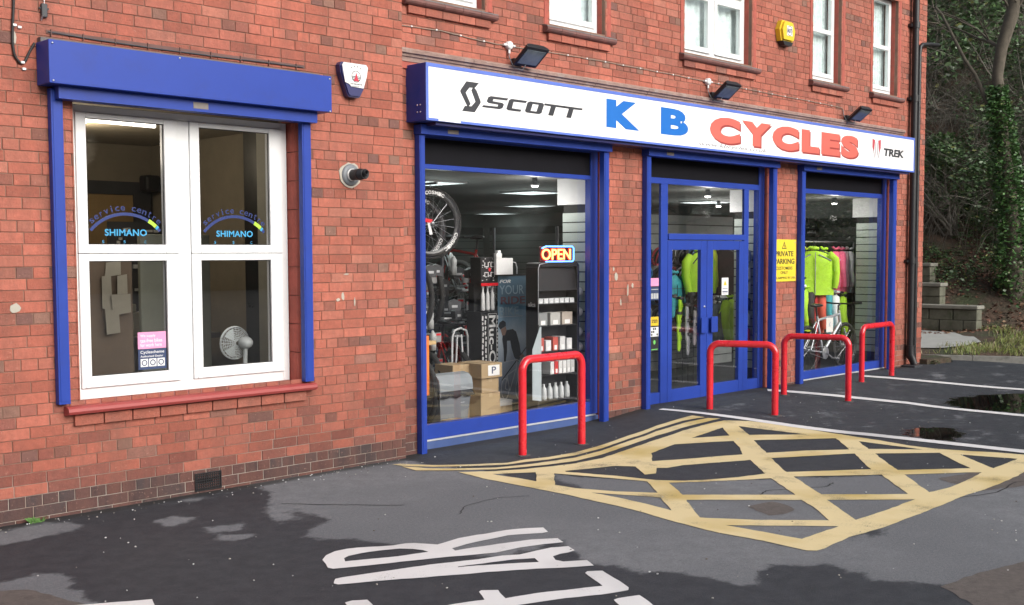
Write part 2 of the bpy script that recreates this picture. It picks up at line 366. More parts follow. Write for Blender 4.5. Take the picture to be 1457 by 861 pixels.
# ------------------------------------------------------------------ materials
M_blue = mat('blue_paint', (.020, .052, .31), rough=.42, var=.05, spec=.3, coat=0, dirt=(.03, .035, .12, .25), dscale=5, bump=.02, bscale=200)
M_blue2 = mat('blue_paint_worn', (.05, .09, .24), rough=.6, var=.15, dirt=(.12, .14, .2, .6), dscale=4, bump=.1)
M_signedge = mat('blue_trim', (.10, .17, .56), rough=.4, var=.08)
M_navy = mat('blue_box_side', (.020, .045, .27), rough=.42, var=.06)
M_white = mat('white_upvc', (.78, .79, .79), rough=.3, var=.03, coat=.2)
M_face = mat('sign_face', (.86, .86, .86), rough=.3, var=.02, dirt=(.75, .76, .78, .4), dscale=2)
M_red = mat('red_paint', (.68, .018, .03), rough=.28, var=.06, coat=.5, dirt=(.3, .01, .02, .5), dscale=9, bump=.04, bscale=90)
M_black = mat('black_plastic', (.012, .012, .014), rough=.45, var=.2)
M_blackgl = mat('black_gloss', (.01, .01, .012), rough=.3, var=.2, coat=.3)
M_fascia = mat('fascia_black', (.006, .006, .009), rough=.55, var=.2, spec=.15)
M_dgrey = mat('dark_grey', (.04, .042, .048), rough=.5, var=.2)
M_grey = mat('grey_plastic', (.17, .185, .20), rough=.45, var=.06)
M_lgrey = mat('light_grey', (.45, .46, .47), rough=.5, var=.06)
M_silver = mat('silver_metal', (.6, .6, .62), rough=.3, metal=.9, var=.05)
M_steel = mat('satin_metal', (.45, .46, .48), rough=.35, metal=.7, var=.05)
M_whitep = mat('white_plastic', (.75, .75, .74), rough=.4, var=.05)
M_paper = mat('paper', (.72, .70, .66), rough=.9, var=.06)
M_card = mat('cardboard', (.36, .26, .145), rough=.9, var=.08, bump=.05)
M_red2 = mat('moulded_red_brick', (.37, .085, .06), rough=.75, var=.22, vscale=9, bump=.2, bscale=60, dirt=(.16, .06, .05, .6), dscale=4)
M_sill = mat('painted_red_sill', (.33, .055, .05), rough=.5, var=.12, bump=.08, dirt=(.2, .06, .055, .5), dscale=6)
M_silldk = mat('weathered_sill', (.17, .075, .065), rough=.6, var=.3, vscale=8, bump=.2, dirt=(.1, .09, .09, .8), dscale=5)
M_siltop = mat('slate_sill_top', (.16, .15, .15), rough=.7, var=.25, bump=.2)
M_string = mat('string_course', (.30, .20, .165), rough=.85, var=.3, vscale=10, bump=.3, dirt=(.42, .38, .34, .7), dscale=7)
M_cement = mat('cement', (.42, .39, .33), rough=.95, var=.15, bump=.3)
M_cable = mat('cable_black', (.02, .018, .018), rough=.6)
M_cablel = mat('cable_tan', (.28, .22, .17), rough=.6)
M_dkblue = mat('navy_plastic', (.02, .022, .11), rough=.35, var=.05, coat=.3)
M_yel = mat('yellow_plastic', (.72, .50, .03), rough=.4, var=.06)
M_ysign = mat('yellow_sign', (.75, .58, .04), rough=.45, var=.05)
M_ink = mat('black_ink', (.02, .02, .022), rough=.5)
M_charcoal = mat('charcoal_vinyl', (.035, .036, .042), rough=.4)
M_kb = mat('sign_blue', (.008, .14, .50), rough=.4, var=.04)
M_cyc = mat('sign_red', (.60, .135, .105), rough=.4, var=.06)
M_cycs = mat('sign_red_shade', (.32, .05, .045), rough=.4, var=.06)
M_faint = mat('faded_grey_ink', (.30, .30, .32), rough=.5)
M_shim = mat('cyan_vinyl', (.04, .32, .58), rough=.5)
M_shimd = mat('blue_vinyl', (.010, .028, .15), rough=.5)
M_lime = mat('lime_vinyl', (.40, .62, .05), rough=.5)
M_pink = mat('pink_sticker', (.72, .30, .50), rough=.5)
M_navyst = mat('navy_sticker', (.03, .05, .12), rough=.5)
M_glass = glass_mat('window_glass')
M_glassup = glass_mat('upstairs_glass', (.95, .98, .98))
M_bulb = mat('lamp_glow', (1, 1, 1), emit=(1, .95, .85), estr=14)
M_panel = mat('ceiling_panel_glow', (1, 1, 1), emit=(.85, 1, .95), estr=4)
M_flu = mat('tube_glow', (1, 1, 1), emit=(1, .93, .82), estr=2.6)
M_floor = mat('shop_floor_dark', (.05, .052, .055), rough=.45, var=.15)
M_ceil = mat('shop_ceiling', (.13, .137, .132), rough=.9, var=.05)
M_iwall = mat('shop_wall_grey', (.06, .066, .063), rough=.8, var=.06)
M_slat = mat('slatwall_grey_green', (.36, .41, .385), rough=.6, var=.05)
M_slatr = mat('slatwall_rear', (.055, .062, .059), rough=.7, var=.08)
M_slatd = mat('slatwall_gap', (.02, .022, .022), rough=.9)
M_beige = mat('beige_wall', (.22, .19, .145), rough=.9, var=.1)
M_wood = mat('pine_wood', (.52, .36, .17), rough=.6, var=.12)
M_orange = mat('orange_plastic', (.8, .2, .03), rough=.5)
M_net = mat('net_curtain', (.82, .86, .85), rough=.95, var=.22, vscale=14, bump=.4, bscale=25)

def ground_material():
    mt = bpy.data.materials.new('wet_tarmac'); mt.use_nodes = True
    t = mt.node_tree; t.nodes.clear(); L = t.links
    out = nn(t, 'ShaderNodeOutputMaterial'); p = nn(t, 'ShaderNodeBsdfPrincipled'); L.new(p.outputs[0], out.inputs[0])
    tc = nn(t, 'ShaderNodeTexCoord')
    at = nn(t, 'ShaderNodeAttribute', attribute_name='wet'); ap = nn(t, 'ShaderNodeAttribute', attribute_name='puddle')
    def noise(sc, det=6, ro=.6, off=(0, 0, 0), scale=(1, 1, 1)):
        mp = nn(t, 'ShaderNodeMapping'); mp.inputs['Location'].default_value = off; mp.inputs['Scale'].default_value = scale
        n = nn(t, 'ShaderNodeTexNoise', Scale=sc, Detail=float(det), Roughness=ro)
        L.new(tc.outputs['Object'], mp.inputs[0]); L.new(mp.outputs[0], n.inputs['Vector']); return n.outputs['Fac']
    def math_(op, a, b=None, c=None):
        n = nn(t, 'ShaderNodeMath', operation=op)
        for i, q in enumerate((a, b, c)):
            if q is None: continue
            if isinstance(q, (int, float)): n.inputs[i].default_value = q
            else: L.new(q, n.inputs[i])
        return n.outputs[0]
    def mr(v, a, b, c=0., d=1., sm=True):
        n = nn(t, 'ShaderNodeMapRange'); n.interpolation_type = 'SMOOTHSTEP' if sm else 'LINEAR'
        for k, q in zip(('From Min', 'From Max', 'To Min', 'To Max'), (a, b, c, d)): n.inputs[k].default_value = q
        L.new(v, n.inputs['Value']); return n.outputs[0]
    def mix(f, a, b):
        n = nn(t, 'ShaderNodeMix', data_type='RGBA')
        if isinstance(f, float): n.inputs[0].default_value = f
        else: L.new(f, n.inputs[0])
        for i, q in ((6, a), (7, b)):
            if isinstance(q, tuple): n.inputs[i].default_value = (*q, 1)
            else: L.new(q, n.inputs[i])
        return n.outputs[2]
    n1 = noise(1.6, 9, .68, (3, 1, 0), (1, 1.6, 1))
    n9 = noise(7, 8, .72, (1, 5, 0)); wet = math_('ADD', at.outputs['Fac'], math_('ADD', math_('MULTIPLY', math_('SUBTRACT', n1, .5), 1.4), math_('MULTIPLY', math_('SUBTRACT', n9, .5), .75)))
    wetm = mr(wet, .36, .62)
    speck = noise(150, 4, .85); fine = noise(75, 5, .75); mid = noise(9, 6, .6); big = noise(.7, 4, .5, (9, 4, 0))
    dry = mix(mr(mid, .3, .7), (.148, .158, .172), (.188, .198, .212))
    dry = mix(mr(big, .35, .65), dry, (.135, .144, .158))
    dry = mix(mr(speck, .54, .70, 0, .75), dry, (.30, .30, .30))
    dry = mix(mr(speck, .46, .30, 0, .75), dry, (.055, .056, .06))
    wc = mix(mr(mid, .3, .7), (.021, .026, .034), (.036, .042, .051))
    wc = mix(mr(speck, .55, .72, 0, .6), wc, (.10, .10, .11))
    half = mix(.55, dry, wc)
    col = mix(wetm, dry, wc)
    pm = mr(math_('ADD', ap.outputs['Fac'], math_('MULTIPLY', math_('SUBTRACT', mid, .5), .5)), .42, .55)
    col = mix(pm, col, (.006, .006, .006))
    ag = nn(t, 'ShaderNodeAttribute', attribute_name='grime')
    gm = mr(math_('ADD', ag.outputs['Fac'], math_('MULTIPLY', math_('SUBTRACT', n1, .5), .9)), .45, .9, 0, .8)
    col = mix(gm, col, (.022, .021, .019))
    gv = nn(t, 'ShaderNodeVectorMath', operation='SCALE'); L.new(col, gv.inputs[0]); L.new(mr(noise(48, 9, .85, (2, 2, 0)), .34, .66, .74, 1.26, False), gv.inputs['Scale']); col = gv.outputs[0]
    L.new(col, p.inputs['Base Color'])
    # roughness: dry .85, damp .42, puddle .02
    ro = math_('MULTIPLY_ADD', wetm, -.18, .86)
    ro = math_('MULTIPLY_ADD', mr(big, .3, .7), .10, ro)
    rp = nn(t, 'ShaderNodeMix', data_type='FLOAT'); L.new(pm, rp.inputs[0]); L.new(ro, rp.inputs[2]); rp.inputs[3].default_value = .02
    L.new(rp.outputs[0], p.inputs['Roughness'])
    hh = math_('ADD', math_('MULTIPLY', speck, .5), fine)
    b = nn(t, 'ShaderNodeBump', Distance=.006); L.new(hh, b.inputs['Height'])
    bs = nn(t, 'ShaderNodeMix', data_type='FLOAT'); L.new(pm, bs.inputs[0]); bs.inputs[2].default_value = .9; bs.inputs[3].default_value = 0
    L.new(bs.outputs[0], b.inputs['Strength']); L.new(b.outputs[0], p.inputs['Normal'])
    return mt
M_ground = ground_material()

def paint_material(name, col, worn, thr):
    mt = bpy.data.materials.new(name); mt.use_nodes = True
    t = mt.node_tree; t.nodes.clear(); L = t.links
    out = nn(t, 'ShaderNodeOutputMaterial'); p = nn(t, 'ShaderNodeBsdfPrincipled'); L.new(p.outputs[0], out.inputs[0])
    tc = nn(t, 'ShaderNodeTexCoord')
    a = nn(t, 'ShaderNodeTexNoise', Scale=3.0, Detail=7.0, Roughness=.6); b = nn(t, 'ShaderNodeTexNoise', Scale=160.0, Detail=4.0, Roughness=.8)
    c2 = nn(t, 'ShaderNodeTexNoise', Scale=1.1, Detail=3.0)
    for n in (a, b, c2): L.new(tc.outputs['Object'], n.inputs['Vector'])
    ad = nn(t, 'ShaderNodeMath', operation='MULTIPLY_ADD'); L.new(a.outputs['Fac'], ad.inputs[0]); ad.inputs[1].default_value = .9; L.new(b.outputs['Fac'], ad.inputs[2])
    m1 = nn(t, 'ShaderNodeMapRange'); m1.inputs['From Min'].default_value = thr; m1.inputs['From Max'].default_value = thr+.13; m1.inputs['To Max'].default_value = .85
    L.new(ad.outputs[0], m1.inputs['Value'])
    mx0 = nn(t, 'ShaderNodeMix', data_type='RGBA'); mx0.inputs[6].default_value = (*col, 1); mx0.inputs[7].default_value = (*worn, 1)
    m0 = nn(t, 'ShaderNodeMapRange'); m0.inputs['From Min'].default_value = .5; m0.inputs['From Max'].default_value = .72; L.new(c2.outputs['Fac'], m0.inputs['Value']); L.new(m0.outputs[0], mx0.inputs[0])
    mx = nn(t, 'ShaderNodeMix', data_type='RGBA'); mx.inputs[7].default_value = (.07, .068, .062, 1)
    L.new(mx0.outputs[2], mx.inputs[6]); L.new(m1.outputs[0], mx.inputs[0]); L.new(mx.outputs[2], p.inputs['Base Color'])
    p.inputs['Roughness'].default_value = .62
    bp = nn(t, 'ShaderNodeBump', Strength=.5, Distance=.004); L.new(b.outputs['Fac'], bp.inputs['Height']); L.new(bp.outputs[0], p.inputs['Normal'])
    return mt
M_wline = paint_material('white_road_paint', (.70, .70, .70), (.55, .55, .55), 1.12)
M_yline = paint_material('yellow_road_paint', (.69, .575, .32), (.50, .37, .11), 1.05)

# ------------------------------------------------------------------ ground
def sdist(P, poly):
    """signed distance, positive inside"""
    P = np.asarray(P); x, y = P[:, 0], P[:, 1]; n = len(poly); dmin = np.full(len(P), 1e9); ins = np.zeros(len(P), bool)
    for i in range(n):
        x1, y1 = poly[i]; x2, y2 = poly[(i+1) % n]
        dx, dy = x2-x1, y2-y1; L2 = dx*dx+dy*dy+1e-12
        tt = np.clip(((x-x1)*dx+(y-y1)*dy)/L2, 0, 1)
        dmin = np.minimum(dmin, np.hypot(x-x1-tt*dx, y-y1-tt*dy))
        cnd = ((y1 > y) != (y2 > y)); xi = (x2-x1)*(y-y1)/((y2-y1) if abs(y2-y1) > 1e-9 else 1e-9)+x1
        ins ^= cnd & (x < xi)
    return np.where(ins, dmin, -dmin)
xs = np.concatenate([np.array([-80, -40, -20, -10, -5, -2, 0, 1]), np.arange(1.6, 20, .065), np.array([20.5, 22, 25, 30, 40, 60, 100])])
ys = np.concatenate([np.array([-90, -50, -30, -18, -12, -9]), np.arange(-7.5, .3, .065), np.array([.6, 1, 1.6, 2.4, 4, 8, 15, 40, 90])])
GX, GY = np.meshgrid(xs, ys); P = np.stack([GX.ravel(), GY.ravel()], 1)
zz = np.array([terr(a, b) for a, b in P])
nx, ny = len(xs), len(ys)
idx = np.arange(nx*ny).reshape(ny, nx)
fcs = np.stack([idx[:-1, :-1], idx[:-1, 1:], idx[1:, 1:], idx[1:, :-1]], -1).reshape(-1, 4)
me = bpy.data.meshes.new('ground'); me.from_pydata(np.column_stack([P, zz]).tolist(), [], fcs.tolist())
wet = np.full(len(P), .86)
def carve(poly, val, soft=.12):
    global wet
    k = np.clip(sdist(P, poly)/soft*.5+.5, 0, 1); wet = wet*(1-k)+val*k
carve([(9.9, -.3), (30, -.3), (30, -8), (10.3, -8)], .67, .3)
carve([(1, .1), (6.4, .1), (6.4, -.22), (4.2, -.28), (1, -.3)], .62)
carve([(6.3, .5), (17, .5), (17, -.35), (8.5, -.35), (6.3, -.2)], .82)
for k, v in (('grey_main', .05), ('grey_box', .05), ('grey_l', .0), ('grey_wall', .05), ('isl1', .0), ('isl2', .05), ('isl3', .05), ('isl4', .15)):
    carve(TR[k][0], v, .10)
a = me.attributes.new('wet', 'FLOAT', 'POINT'); a.data.foreach_set('value', wet.astype(np.float32))
pu = np.zeros(len(P))
for k in ('puddle_a', 'puddle_b'):
    pu = np.maximum(pu, np.clip(sdist(P, TR[k][0])/.35*.5+.5, 0, 1))
a = me.attributes.new('puddle', 'FLOAT', 'POINT'); a.data.foreach_set('value', pu.astype(np.float32))
gr = np.zeros(len(P))
dw = np.where(P[:, 0] < 6.45, 0.0-P[:, 1], .1-P[:, 1])
gr = np.clip(1-dw/.28, 0, 1)*(P[:, 0] < 17)
a = me.attributes.new('grime', 'FLOAT', 'POINT'); a.data.foreach_set('value', gr.astype(np.float32))
me.polygons.foreach_set('use_smooth', [True]*len(fcs)); me.materials.append(M_ground)
ground = bpy.data.objects.new('ground', me); COL.objects.link(ground); struct(ground)

def drape(name, loops, h, m, rag=.004, cell=.26):
    ls = []
    for lp in loops:
        q = []
        for i in range(len(lp)):
            a, b = Vector(lp[i]), Vector(lp[(i+1) % len(lp)]); n = max(1, int((b-a).length/.05))
            for k in range(n):
                p = a.lerp(b, k/n); nv = mnoise.noise_vector(Vector((p.x*9, p.y*9, 2)))+.6*mnoise.noise_vector(Vector((p.x*31, p.y*31, 5)))
                q.append((p.x+nv.x*rag*2, p.y+nv.y*rag*2))
        ls.append(q)
    vs, fs = fill2d(ls)
    bm = bmesh.new(); bv = [bm.verts.new((x, y, 0)) for x, y in vs]
    for f in fs:
        try: bm.faces.new([bv[i] for i in f])
        except ValueError: pass
    bx = [v.co.x for v in bm.verts]; by = [v.co.y for v in bm.verts]
    for ax, lo, hi in ((0, min(bx), max(bx)), (1, min(by), max(by))):
        g = math.ceil(lo/cell)*cell
        while g < hi:
            no = (1, 0, 0) if ax == 0 else (0, 1, 0); co = (g, 0, 0) if ax == 0 else (0, g, 0)
            bmesh.ops.bisect_plane(bm, geom=bm.verts[:]+bm.edges[:]+bm.faces[:], plane_co=co, plane_no=no, dist=1e-5)
            g += cell
    for v in bm.verts: v.co.z = terr(v.co.x, v.co.y)+h
    bmesh.ops.recalc_face_normals(bm, faces=bm.faces[:])
    if sum(f.normal.z for f in bm.faces) < 0: bmesh.ops.reverse_faces(bm, faces=bm.faces[:])
    me = bpy.data.meshes.new(name); bm.to_mesh(me); bm.free(); me.materials.append(m)
    o = bpy.data.objects.new(name, me); COL.objects.link(o); return o
M_old = mat('old_brown_tarmac', (.115, .10, .092), rough=.85, var=.25, vscale=20, bump=.8, bscale=180, dirt=(.05, .045, .04, .7), dscale=12)
M_crack = mat('crack_dark', (.012, .012, .013), rough=.8)
TR['patch_corner'] = [[(5.82, -4.96), (6.23, -5.02), (6.62, -5.1), (7.1, -5.3), (6.2, -6.2), (5.4, -5.9), (5.55, -5.3)]]
for k in ('patch_brown_r', 'patch_mid', 'manhole_l', 'patch_corner'):
    struct(drape('tarmac_patch', TR[k], .002, M_old, .012))
for k in ('letter_R', 'letter_A', 'letter_E', 'letter_L', 'letter_P'):
    o = drape('road_lettering', TR[k], .004, M_wline, .003); struct(o)
struct(drape('yellow_box_marking', TR['box'], .004, M_yline, .004))
for k in ('yl1', 'yl2'): struct(drape('yellow_line', TR[k], .0045 if k == 'yl1' else .005, M_yline, .002))
for k in ('bay1', 'bay2', 'bay3'): struct(drape('parking_bay_line', TR[k], .0065, M_wline, .003))
# seams and cracks in the tarmac
for path, wd in (([(4.55, -.75), (4.75, -1.0), (4.98, -1.28), (5.12, -1.42)], .012), ([(5.2, -1.9), (5.4, -1.75), (5.75, -1.72), (5.95, -1.85)], .007),
([(7.1, -3.05), (7.3, -3.0), (7.5, -3.1), (7.75, -3.25), (7.9, -3.2)], .012),
                 
                 ([(8.0, -4.1), (8.4, -4.25), (8.9, -4.2), (9.3, -4.45)], .012)):
    q = []
    for i in range(len(path)-1):
        for k in range(5):
            p = Vector(path[i]).lerp(Vector(path[i+1]), k/5); q.append((p.x+random.uniform(-.012, .012), p.y+random.uniform(-.012, .012)))
    q.append(path[-1])
    struct(drape('tarmac_crack', [stroke(q, wd)], .0022, M_crack, .002))
mb = MB()
for i in range(420):
    x = random.uniform(2.2, 12); y = random.uniform(-5.5, -.05)
    if random.random() < .3: y = -.03-abs(random.gauss(0, .12)); x = random.uniform(2.5, 6.3)
    r = random.uniform(.002, .0065); z = terr(x, y)+r*.5
    mb.blob((x, y, z), r*random.uniform(.8, 1.6), r, r*.7, 6, random.choice([(.5, .5, .48), (.35, .33, .3), (.6, .6, .6), (.12, .1, .09)]), .2)
o = mb.build('loose_grit', mat('grit', (.4, .4, .4), attr='bcol', rough=.9)); struct(o, 'stuff')

# ------------------------------------------------------------------ brickwork
def brick_mat():
    mt = mat('brick', (.4, .14, .09), attr='bcol', rough=.84, var=.20, vscale=26, bump=.7, bscale=70, dirt=(.12, .055, .042, .55), dscale=1.7)
    t = mt.node_tree; L = t.links; p = [n for n in t.nodes if n.type == 'BSDF_PRINCIPLED'][0]
    src = p.inputs['Base Color'].links[0].from_socket; tc = [n for n in t.nodes if n.type == 'TEX_COORD'][0]
    mp = nn(t, 'ShaderNodeMapping'); mp.inputs['Scale'].default_value = (5, 5, .45); L.new(tc.outputs['Object'], mp.inputs[0])
    n = nn(t, 'ShaderNodeTexNoise', Scale=1.0, Detail=6.0, Roughness=.65); L.new(mp.outputs[0], n.inputs['Vector'])
    m = nn(t, 'ShaderNodeMapRange'); m.inputs['From Min'].default_value = .42; m.inputs['From Max'].default_value = .75; m.inputs['To Max'].default_value = .6; L.new(n.outputs['Fac'], m.inputs['Value'])
    x = nn(t, 'ShaderNodeMix', data_type='RGBA'); x.inputs[7].default_value = (.17, .075, .055, 1); L.new(src, x.inputs[6]); L.new(m.outputs[0], x.inputs[0])
    n3 = nn(t, 'ShaderNodeTexNoise', Scale=48.0, Detail=3.0, Roughness=.8); L.new(tc.outputs['Object'], n3.inputs['Vector'])
    m3 = nn(t, 'ShaderNodeMapRange'); m3.inputs['From Min'].default_value = .62; m3.inputs['From Max'].default_value = .72; m3.inputs['To Max'].default_value = .55; L.new(n3.outputs['Fac'], m3.inputs['Value'])
    x3 = nn(t, 'ShaderNodeMix', data_type='RGBA'); x3.inputs[7].default_value = (.42, .24, .18, 1); L.new(x.outputs[2], x3.inputs[6]); L.new(m3.outputs[0], x3.inputs[0]); L.new(x3.outputs[2], p.inputs['Base Color'])
    return mt
M_brick = brick_mat()
def mortar_mat():
    mt = bpy.data.materials.new('mortar'); mt.use_nodes = True
    t = mt.node_tree; t.nodes.clear(); L = t.links
    out = nn(t, 'ShaderNodeOutputMaterial'); p = nn(t, 'ShaderNodeBsdfPrincipled', Roughness=.95); L.new(p.outputs[0], out.inputs[0])
    tc = nn(t, 'ShaderNodeTexCoord'); no = nn(t, 'ShaderNodeTexNoise', Scale=1.7, Detail=5.0, Roughness=.6); L.new(tc.outputs['Object'], no.inputs['Vector'])
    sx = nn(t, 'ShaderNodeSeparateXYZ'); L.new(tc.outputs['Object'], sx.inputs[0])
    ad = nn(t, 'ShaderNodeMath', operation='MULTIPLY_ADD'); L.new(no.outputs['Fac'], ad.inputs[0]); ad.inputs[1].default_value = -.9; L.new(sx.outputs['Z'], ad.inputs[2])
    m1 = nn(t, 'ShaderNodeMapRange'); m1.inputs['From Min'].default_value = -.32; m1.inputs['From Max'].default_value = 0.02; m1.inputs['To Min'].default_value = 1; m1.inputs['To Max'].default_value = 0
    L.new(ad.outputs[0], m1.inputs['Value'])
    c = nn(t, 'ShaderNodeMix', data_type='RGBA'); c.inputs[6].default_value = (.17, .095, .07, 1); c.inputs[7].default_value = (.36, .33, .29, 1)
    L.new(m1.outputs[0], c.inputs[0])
    n2 = nn(t, 'ShaderNodeTexNoise', Scale=6.0, Detail=5.0); L.new(tc.outputs['Object'], n2.inputs['Vector'])
    m2 = nn(t, 'ShaderNodeMapRange'); m2.inputs['From Min'].default_value = .35; m2.inputs['From Max'].default_value = .7
    L.new(n2.outputs['Fac'], m2.inputs['Value'])
    c3 = nn(t, 'ShaderNodeMix', data_type='RGBA'); c3.inputs[7].default_value = (.27, .17, .125, 1); L.new(c.outputs[2], c3.inputs[6])
    mm = nn(t, 'ShaderNodeMath', operation='MULTIPLY'); mm.inputs[1].default_value = .7; L.new(m2.outputs[0], mm.inputs[0]); L.new(mm.outputs[0], c3.inputs[0])
    L.new(c3.outputs[2], p.inputs['Base Color'])
    return mt
M_mortar = mortar_mat()
CO = .0757; ST = .2235
def brick_colour(z, header, hdrrow, x):
    q = random.random(); n = mnoise.noise(Vector((x*.8, z*.9, 3)))
    base = (.375, .110, .072)
    if z < .16 and (x < 6.5 or z < .12):
        base = random.choice([(.085, .048, .045), (.11, .052, .046), (.07, .048, .048), (.13, .055, .045)])
    elif hdrrow and q < .36+n*.5:
        base = random.choice([(.19, .075, .055), (.25, .088, .062), (.16, .075, .062), (.22, .115, .085), (.29, .095, .068), (.32, .115, .08)])
    elif q < .02: base = random.choice([(.24, .08, .06), (.27, .12, .09)])
    elif q < .05: base = (.40, .145, .10)
    elif q < .34: base = (.315, .092, .060)
    elif q < .6: base = (.405, .125, .084)
    elif q < .75: base = (.36, .118, .080)
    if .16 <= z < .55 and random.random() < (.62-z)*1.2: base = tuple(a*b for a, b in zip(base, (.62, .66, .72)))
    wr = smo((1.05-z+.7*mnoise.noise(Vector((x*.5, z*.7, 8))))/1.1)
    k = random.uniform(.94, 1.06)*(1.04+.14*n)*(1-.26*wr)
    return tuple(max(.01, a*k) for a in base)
def brick_run(mb, P, u0, u1, z0, z1, holes=(), phase=0.0, hz=0.0, seed=1, j=.0042):
    """P(u,d,z)->xyz with d = distance out of the wall; holes = (u0,u1,z0,z1)"""
    rnd = random.Random(seed); state = random.getstate(); random.seed(seed)
    k0 = math.floor((z0-hz)/CO)
    k = k0
    while hz+k*CO < z1:
        za, zb = hz+k*CO, hz+(k+1)*CO; hdr = (k % 4 == 0)
        L = ST/2 if hdr else ST
        shift = {0: .0, 1: .25*ST, 2: .75*ST, 3: .25*ST}[k % 4]+phase+rnd.uniform(-.02, .02)
        u = math.floor((u0-shift)/L)*L+shift
        cuts = sorted((h[0], h[1]) for h in holes if h[2] < (za+zb)/2 < h[3])
        while u < u1:
            a, b = u, u+L
            if not hdr and rnd.random() < .06: b = u+L/2      # odd half brick
            segs = [(max(a, u0), min(b, u1))]
            for ca, cb in cuts:
                ns = []
                for sa, sb in segs:
                    if sb <= ca or sa >= cb: ns.append((sa, sb)); continue
                    if sa < ca: ns.append((sa, ca))
                    if sb > cb: ns.append((cb, sb))
                segs = ns
            zc0, zc1 = max(za, z0), min(zb, z1)
            for sa, sb in segs:
                if sb-sa < .02 or zc1-zc0 < .015: continue
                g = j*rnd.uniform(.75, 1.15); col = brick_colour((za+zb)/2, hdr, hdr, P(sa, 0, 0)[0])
                d = rnd.uniform(.004, .0075); t1, t2 = rnd.uniform(-.0012, .0012), rnd.uniform(-.0012, .0012)
                A, B, C, D = sa+g/1.6, sb-g/1.6, zc0+g/2, zc1-g/2; e = .0028
                v = [P(A, 0, C), P(B, 0, C), P(B, 0, D), P(A, 0, D), P(A+e, d+t1, C+e), P(B-e, d+t2, C+e), P(B-e, d-t1, D-e), P(A+e, d-t2, D-e)]
                mb.add(v, [(4, 5, 6, 7), (0, 1, 5, 4), (1, 2, 6, 5), (2, 3, 7, 6), (3, 0, 4, 7)], col)
            u = b
        k += 1
    random.setstate(state)

YS = .10     # shop wall plane
H_L = (3.45, 5.285, .745, 2.83)                 # left window opening
S1o = (6.60, 9.19, -.1, 2.86); DO = (9.80, 12.43, -.1, 2.90); S3o = (12.97, 15.67, -.1, 2.90)
bld = thing('brick_shop_building', 'long two storey red brick building with ground floor shopfront, blue frames and white upstairs windows', 'building', (6.3, 0, 0))
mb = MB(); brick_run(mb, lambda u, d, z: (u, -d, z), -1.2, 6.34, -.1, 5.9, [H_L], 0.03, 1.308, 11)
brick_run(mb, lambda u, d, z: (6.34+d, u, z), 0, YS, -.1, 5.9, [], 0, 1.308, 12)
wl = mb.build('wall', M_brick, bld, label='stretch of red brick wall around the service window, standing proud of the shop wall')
mb = MB()
for a, b, z0, z1 in ((-1.2, H_L[0], -.1, 5.9), (H_L[1], 6.339, -.1, 5.9), (H_L[0], H_L[1], -.1, H_L[2]), (H_L[0], H_L[1], H_L[3], 5.9)): mb.box(a, b, .0, .29, z0, z1)
mb.build('mortar_joints', M_mortar, wl)
UPW = [(6.18, 7.42, 4.0, 5.35), (8.30, 9.14, 4.0, 5.35), (10.52, 11.87, 4.0, 5.35), (13.30, 14.03, 4.0, 5.35), (14.93, 15.66, 4.0, 5.35)]
UPW[0] = (6.52, 7.42, 4.0, 5.35)
holes = [S1o, DO, S3o]+UPW
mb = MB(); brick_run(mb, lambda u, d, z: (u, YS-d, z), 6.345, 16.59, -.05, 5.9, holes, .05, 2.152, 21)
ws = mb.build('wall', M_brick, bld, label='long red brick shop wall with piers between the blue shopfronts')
def rects_minus(u0, u1, z0, z1, holes):
    us = sorted({u0, u1}|{max(u0, min(u1, h[i])) for h in holes for i in (0, 1)})
    out = []
    for a, b in zip(us[:-1], us[1:]):
        zs = sorted((max(z0, h[2]), min(z1, h[3])) for h in holes if h[0] <= (a+b)/2 <= h[1])
        z = z0
        for p, q in zs:
            if p > z: out.append((a, b, z, p))
            z = max(z, q)
        if z < z1: out.append((a, b, z, z1))
    return out
mb = MB()
for a, b, z0, z1 in rects_minus(6.345, 16.589, -.05, 5.9, holes): mb.box(a, b, YS, YS+.28, z0, z1)
mb.build('mortar_joints', M_mortar, ws)
# gable end facing the bank, rear walls, roof
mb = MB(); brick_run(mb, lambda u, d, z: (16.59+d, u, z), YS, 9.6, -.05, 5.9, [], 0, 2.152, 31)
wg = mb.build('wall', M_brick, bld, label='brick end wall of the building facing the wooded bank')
mb = MB(); mb.box(16.3, 16.588, .381, 9.6, -.05, 5.9); mb.box(-1.2, 16.3, 9.35, 9.6, -.05, 5.9); mb.box(-1.2, -1.0, .3, 9.35, -.05, 5.9)
mb.build('mortar_joints', M_mortar, wg)
M_slate = mat('roof_slate', (.07, .075, .085), rough=.6, var=.3, bump=.3)
mb = MB(); mb.prism([(-.25, 5.92), (9.9, 5.92), (4.8, 8.6)], -1.4, 16.8, 'yz'); mb.build('roof', M_slate, bld)
mb = MB(); mb.box(6.1, 16.3, .381, 9.35, 3.35, 3.5); mb.box(-1.0, 6.099, .3, 9.35, 3.35, 3.5); mb.build('upper_floor', M_ceil, bld)
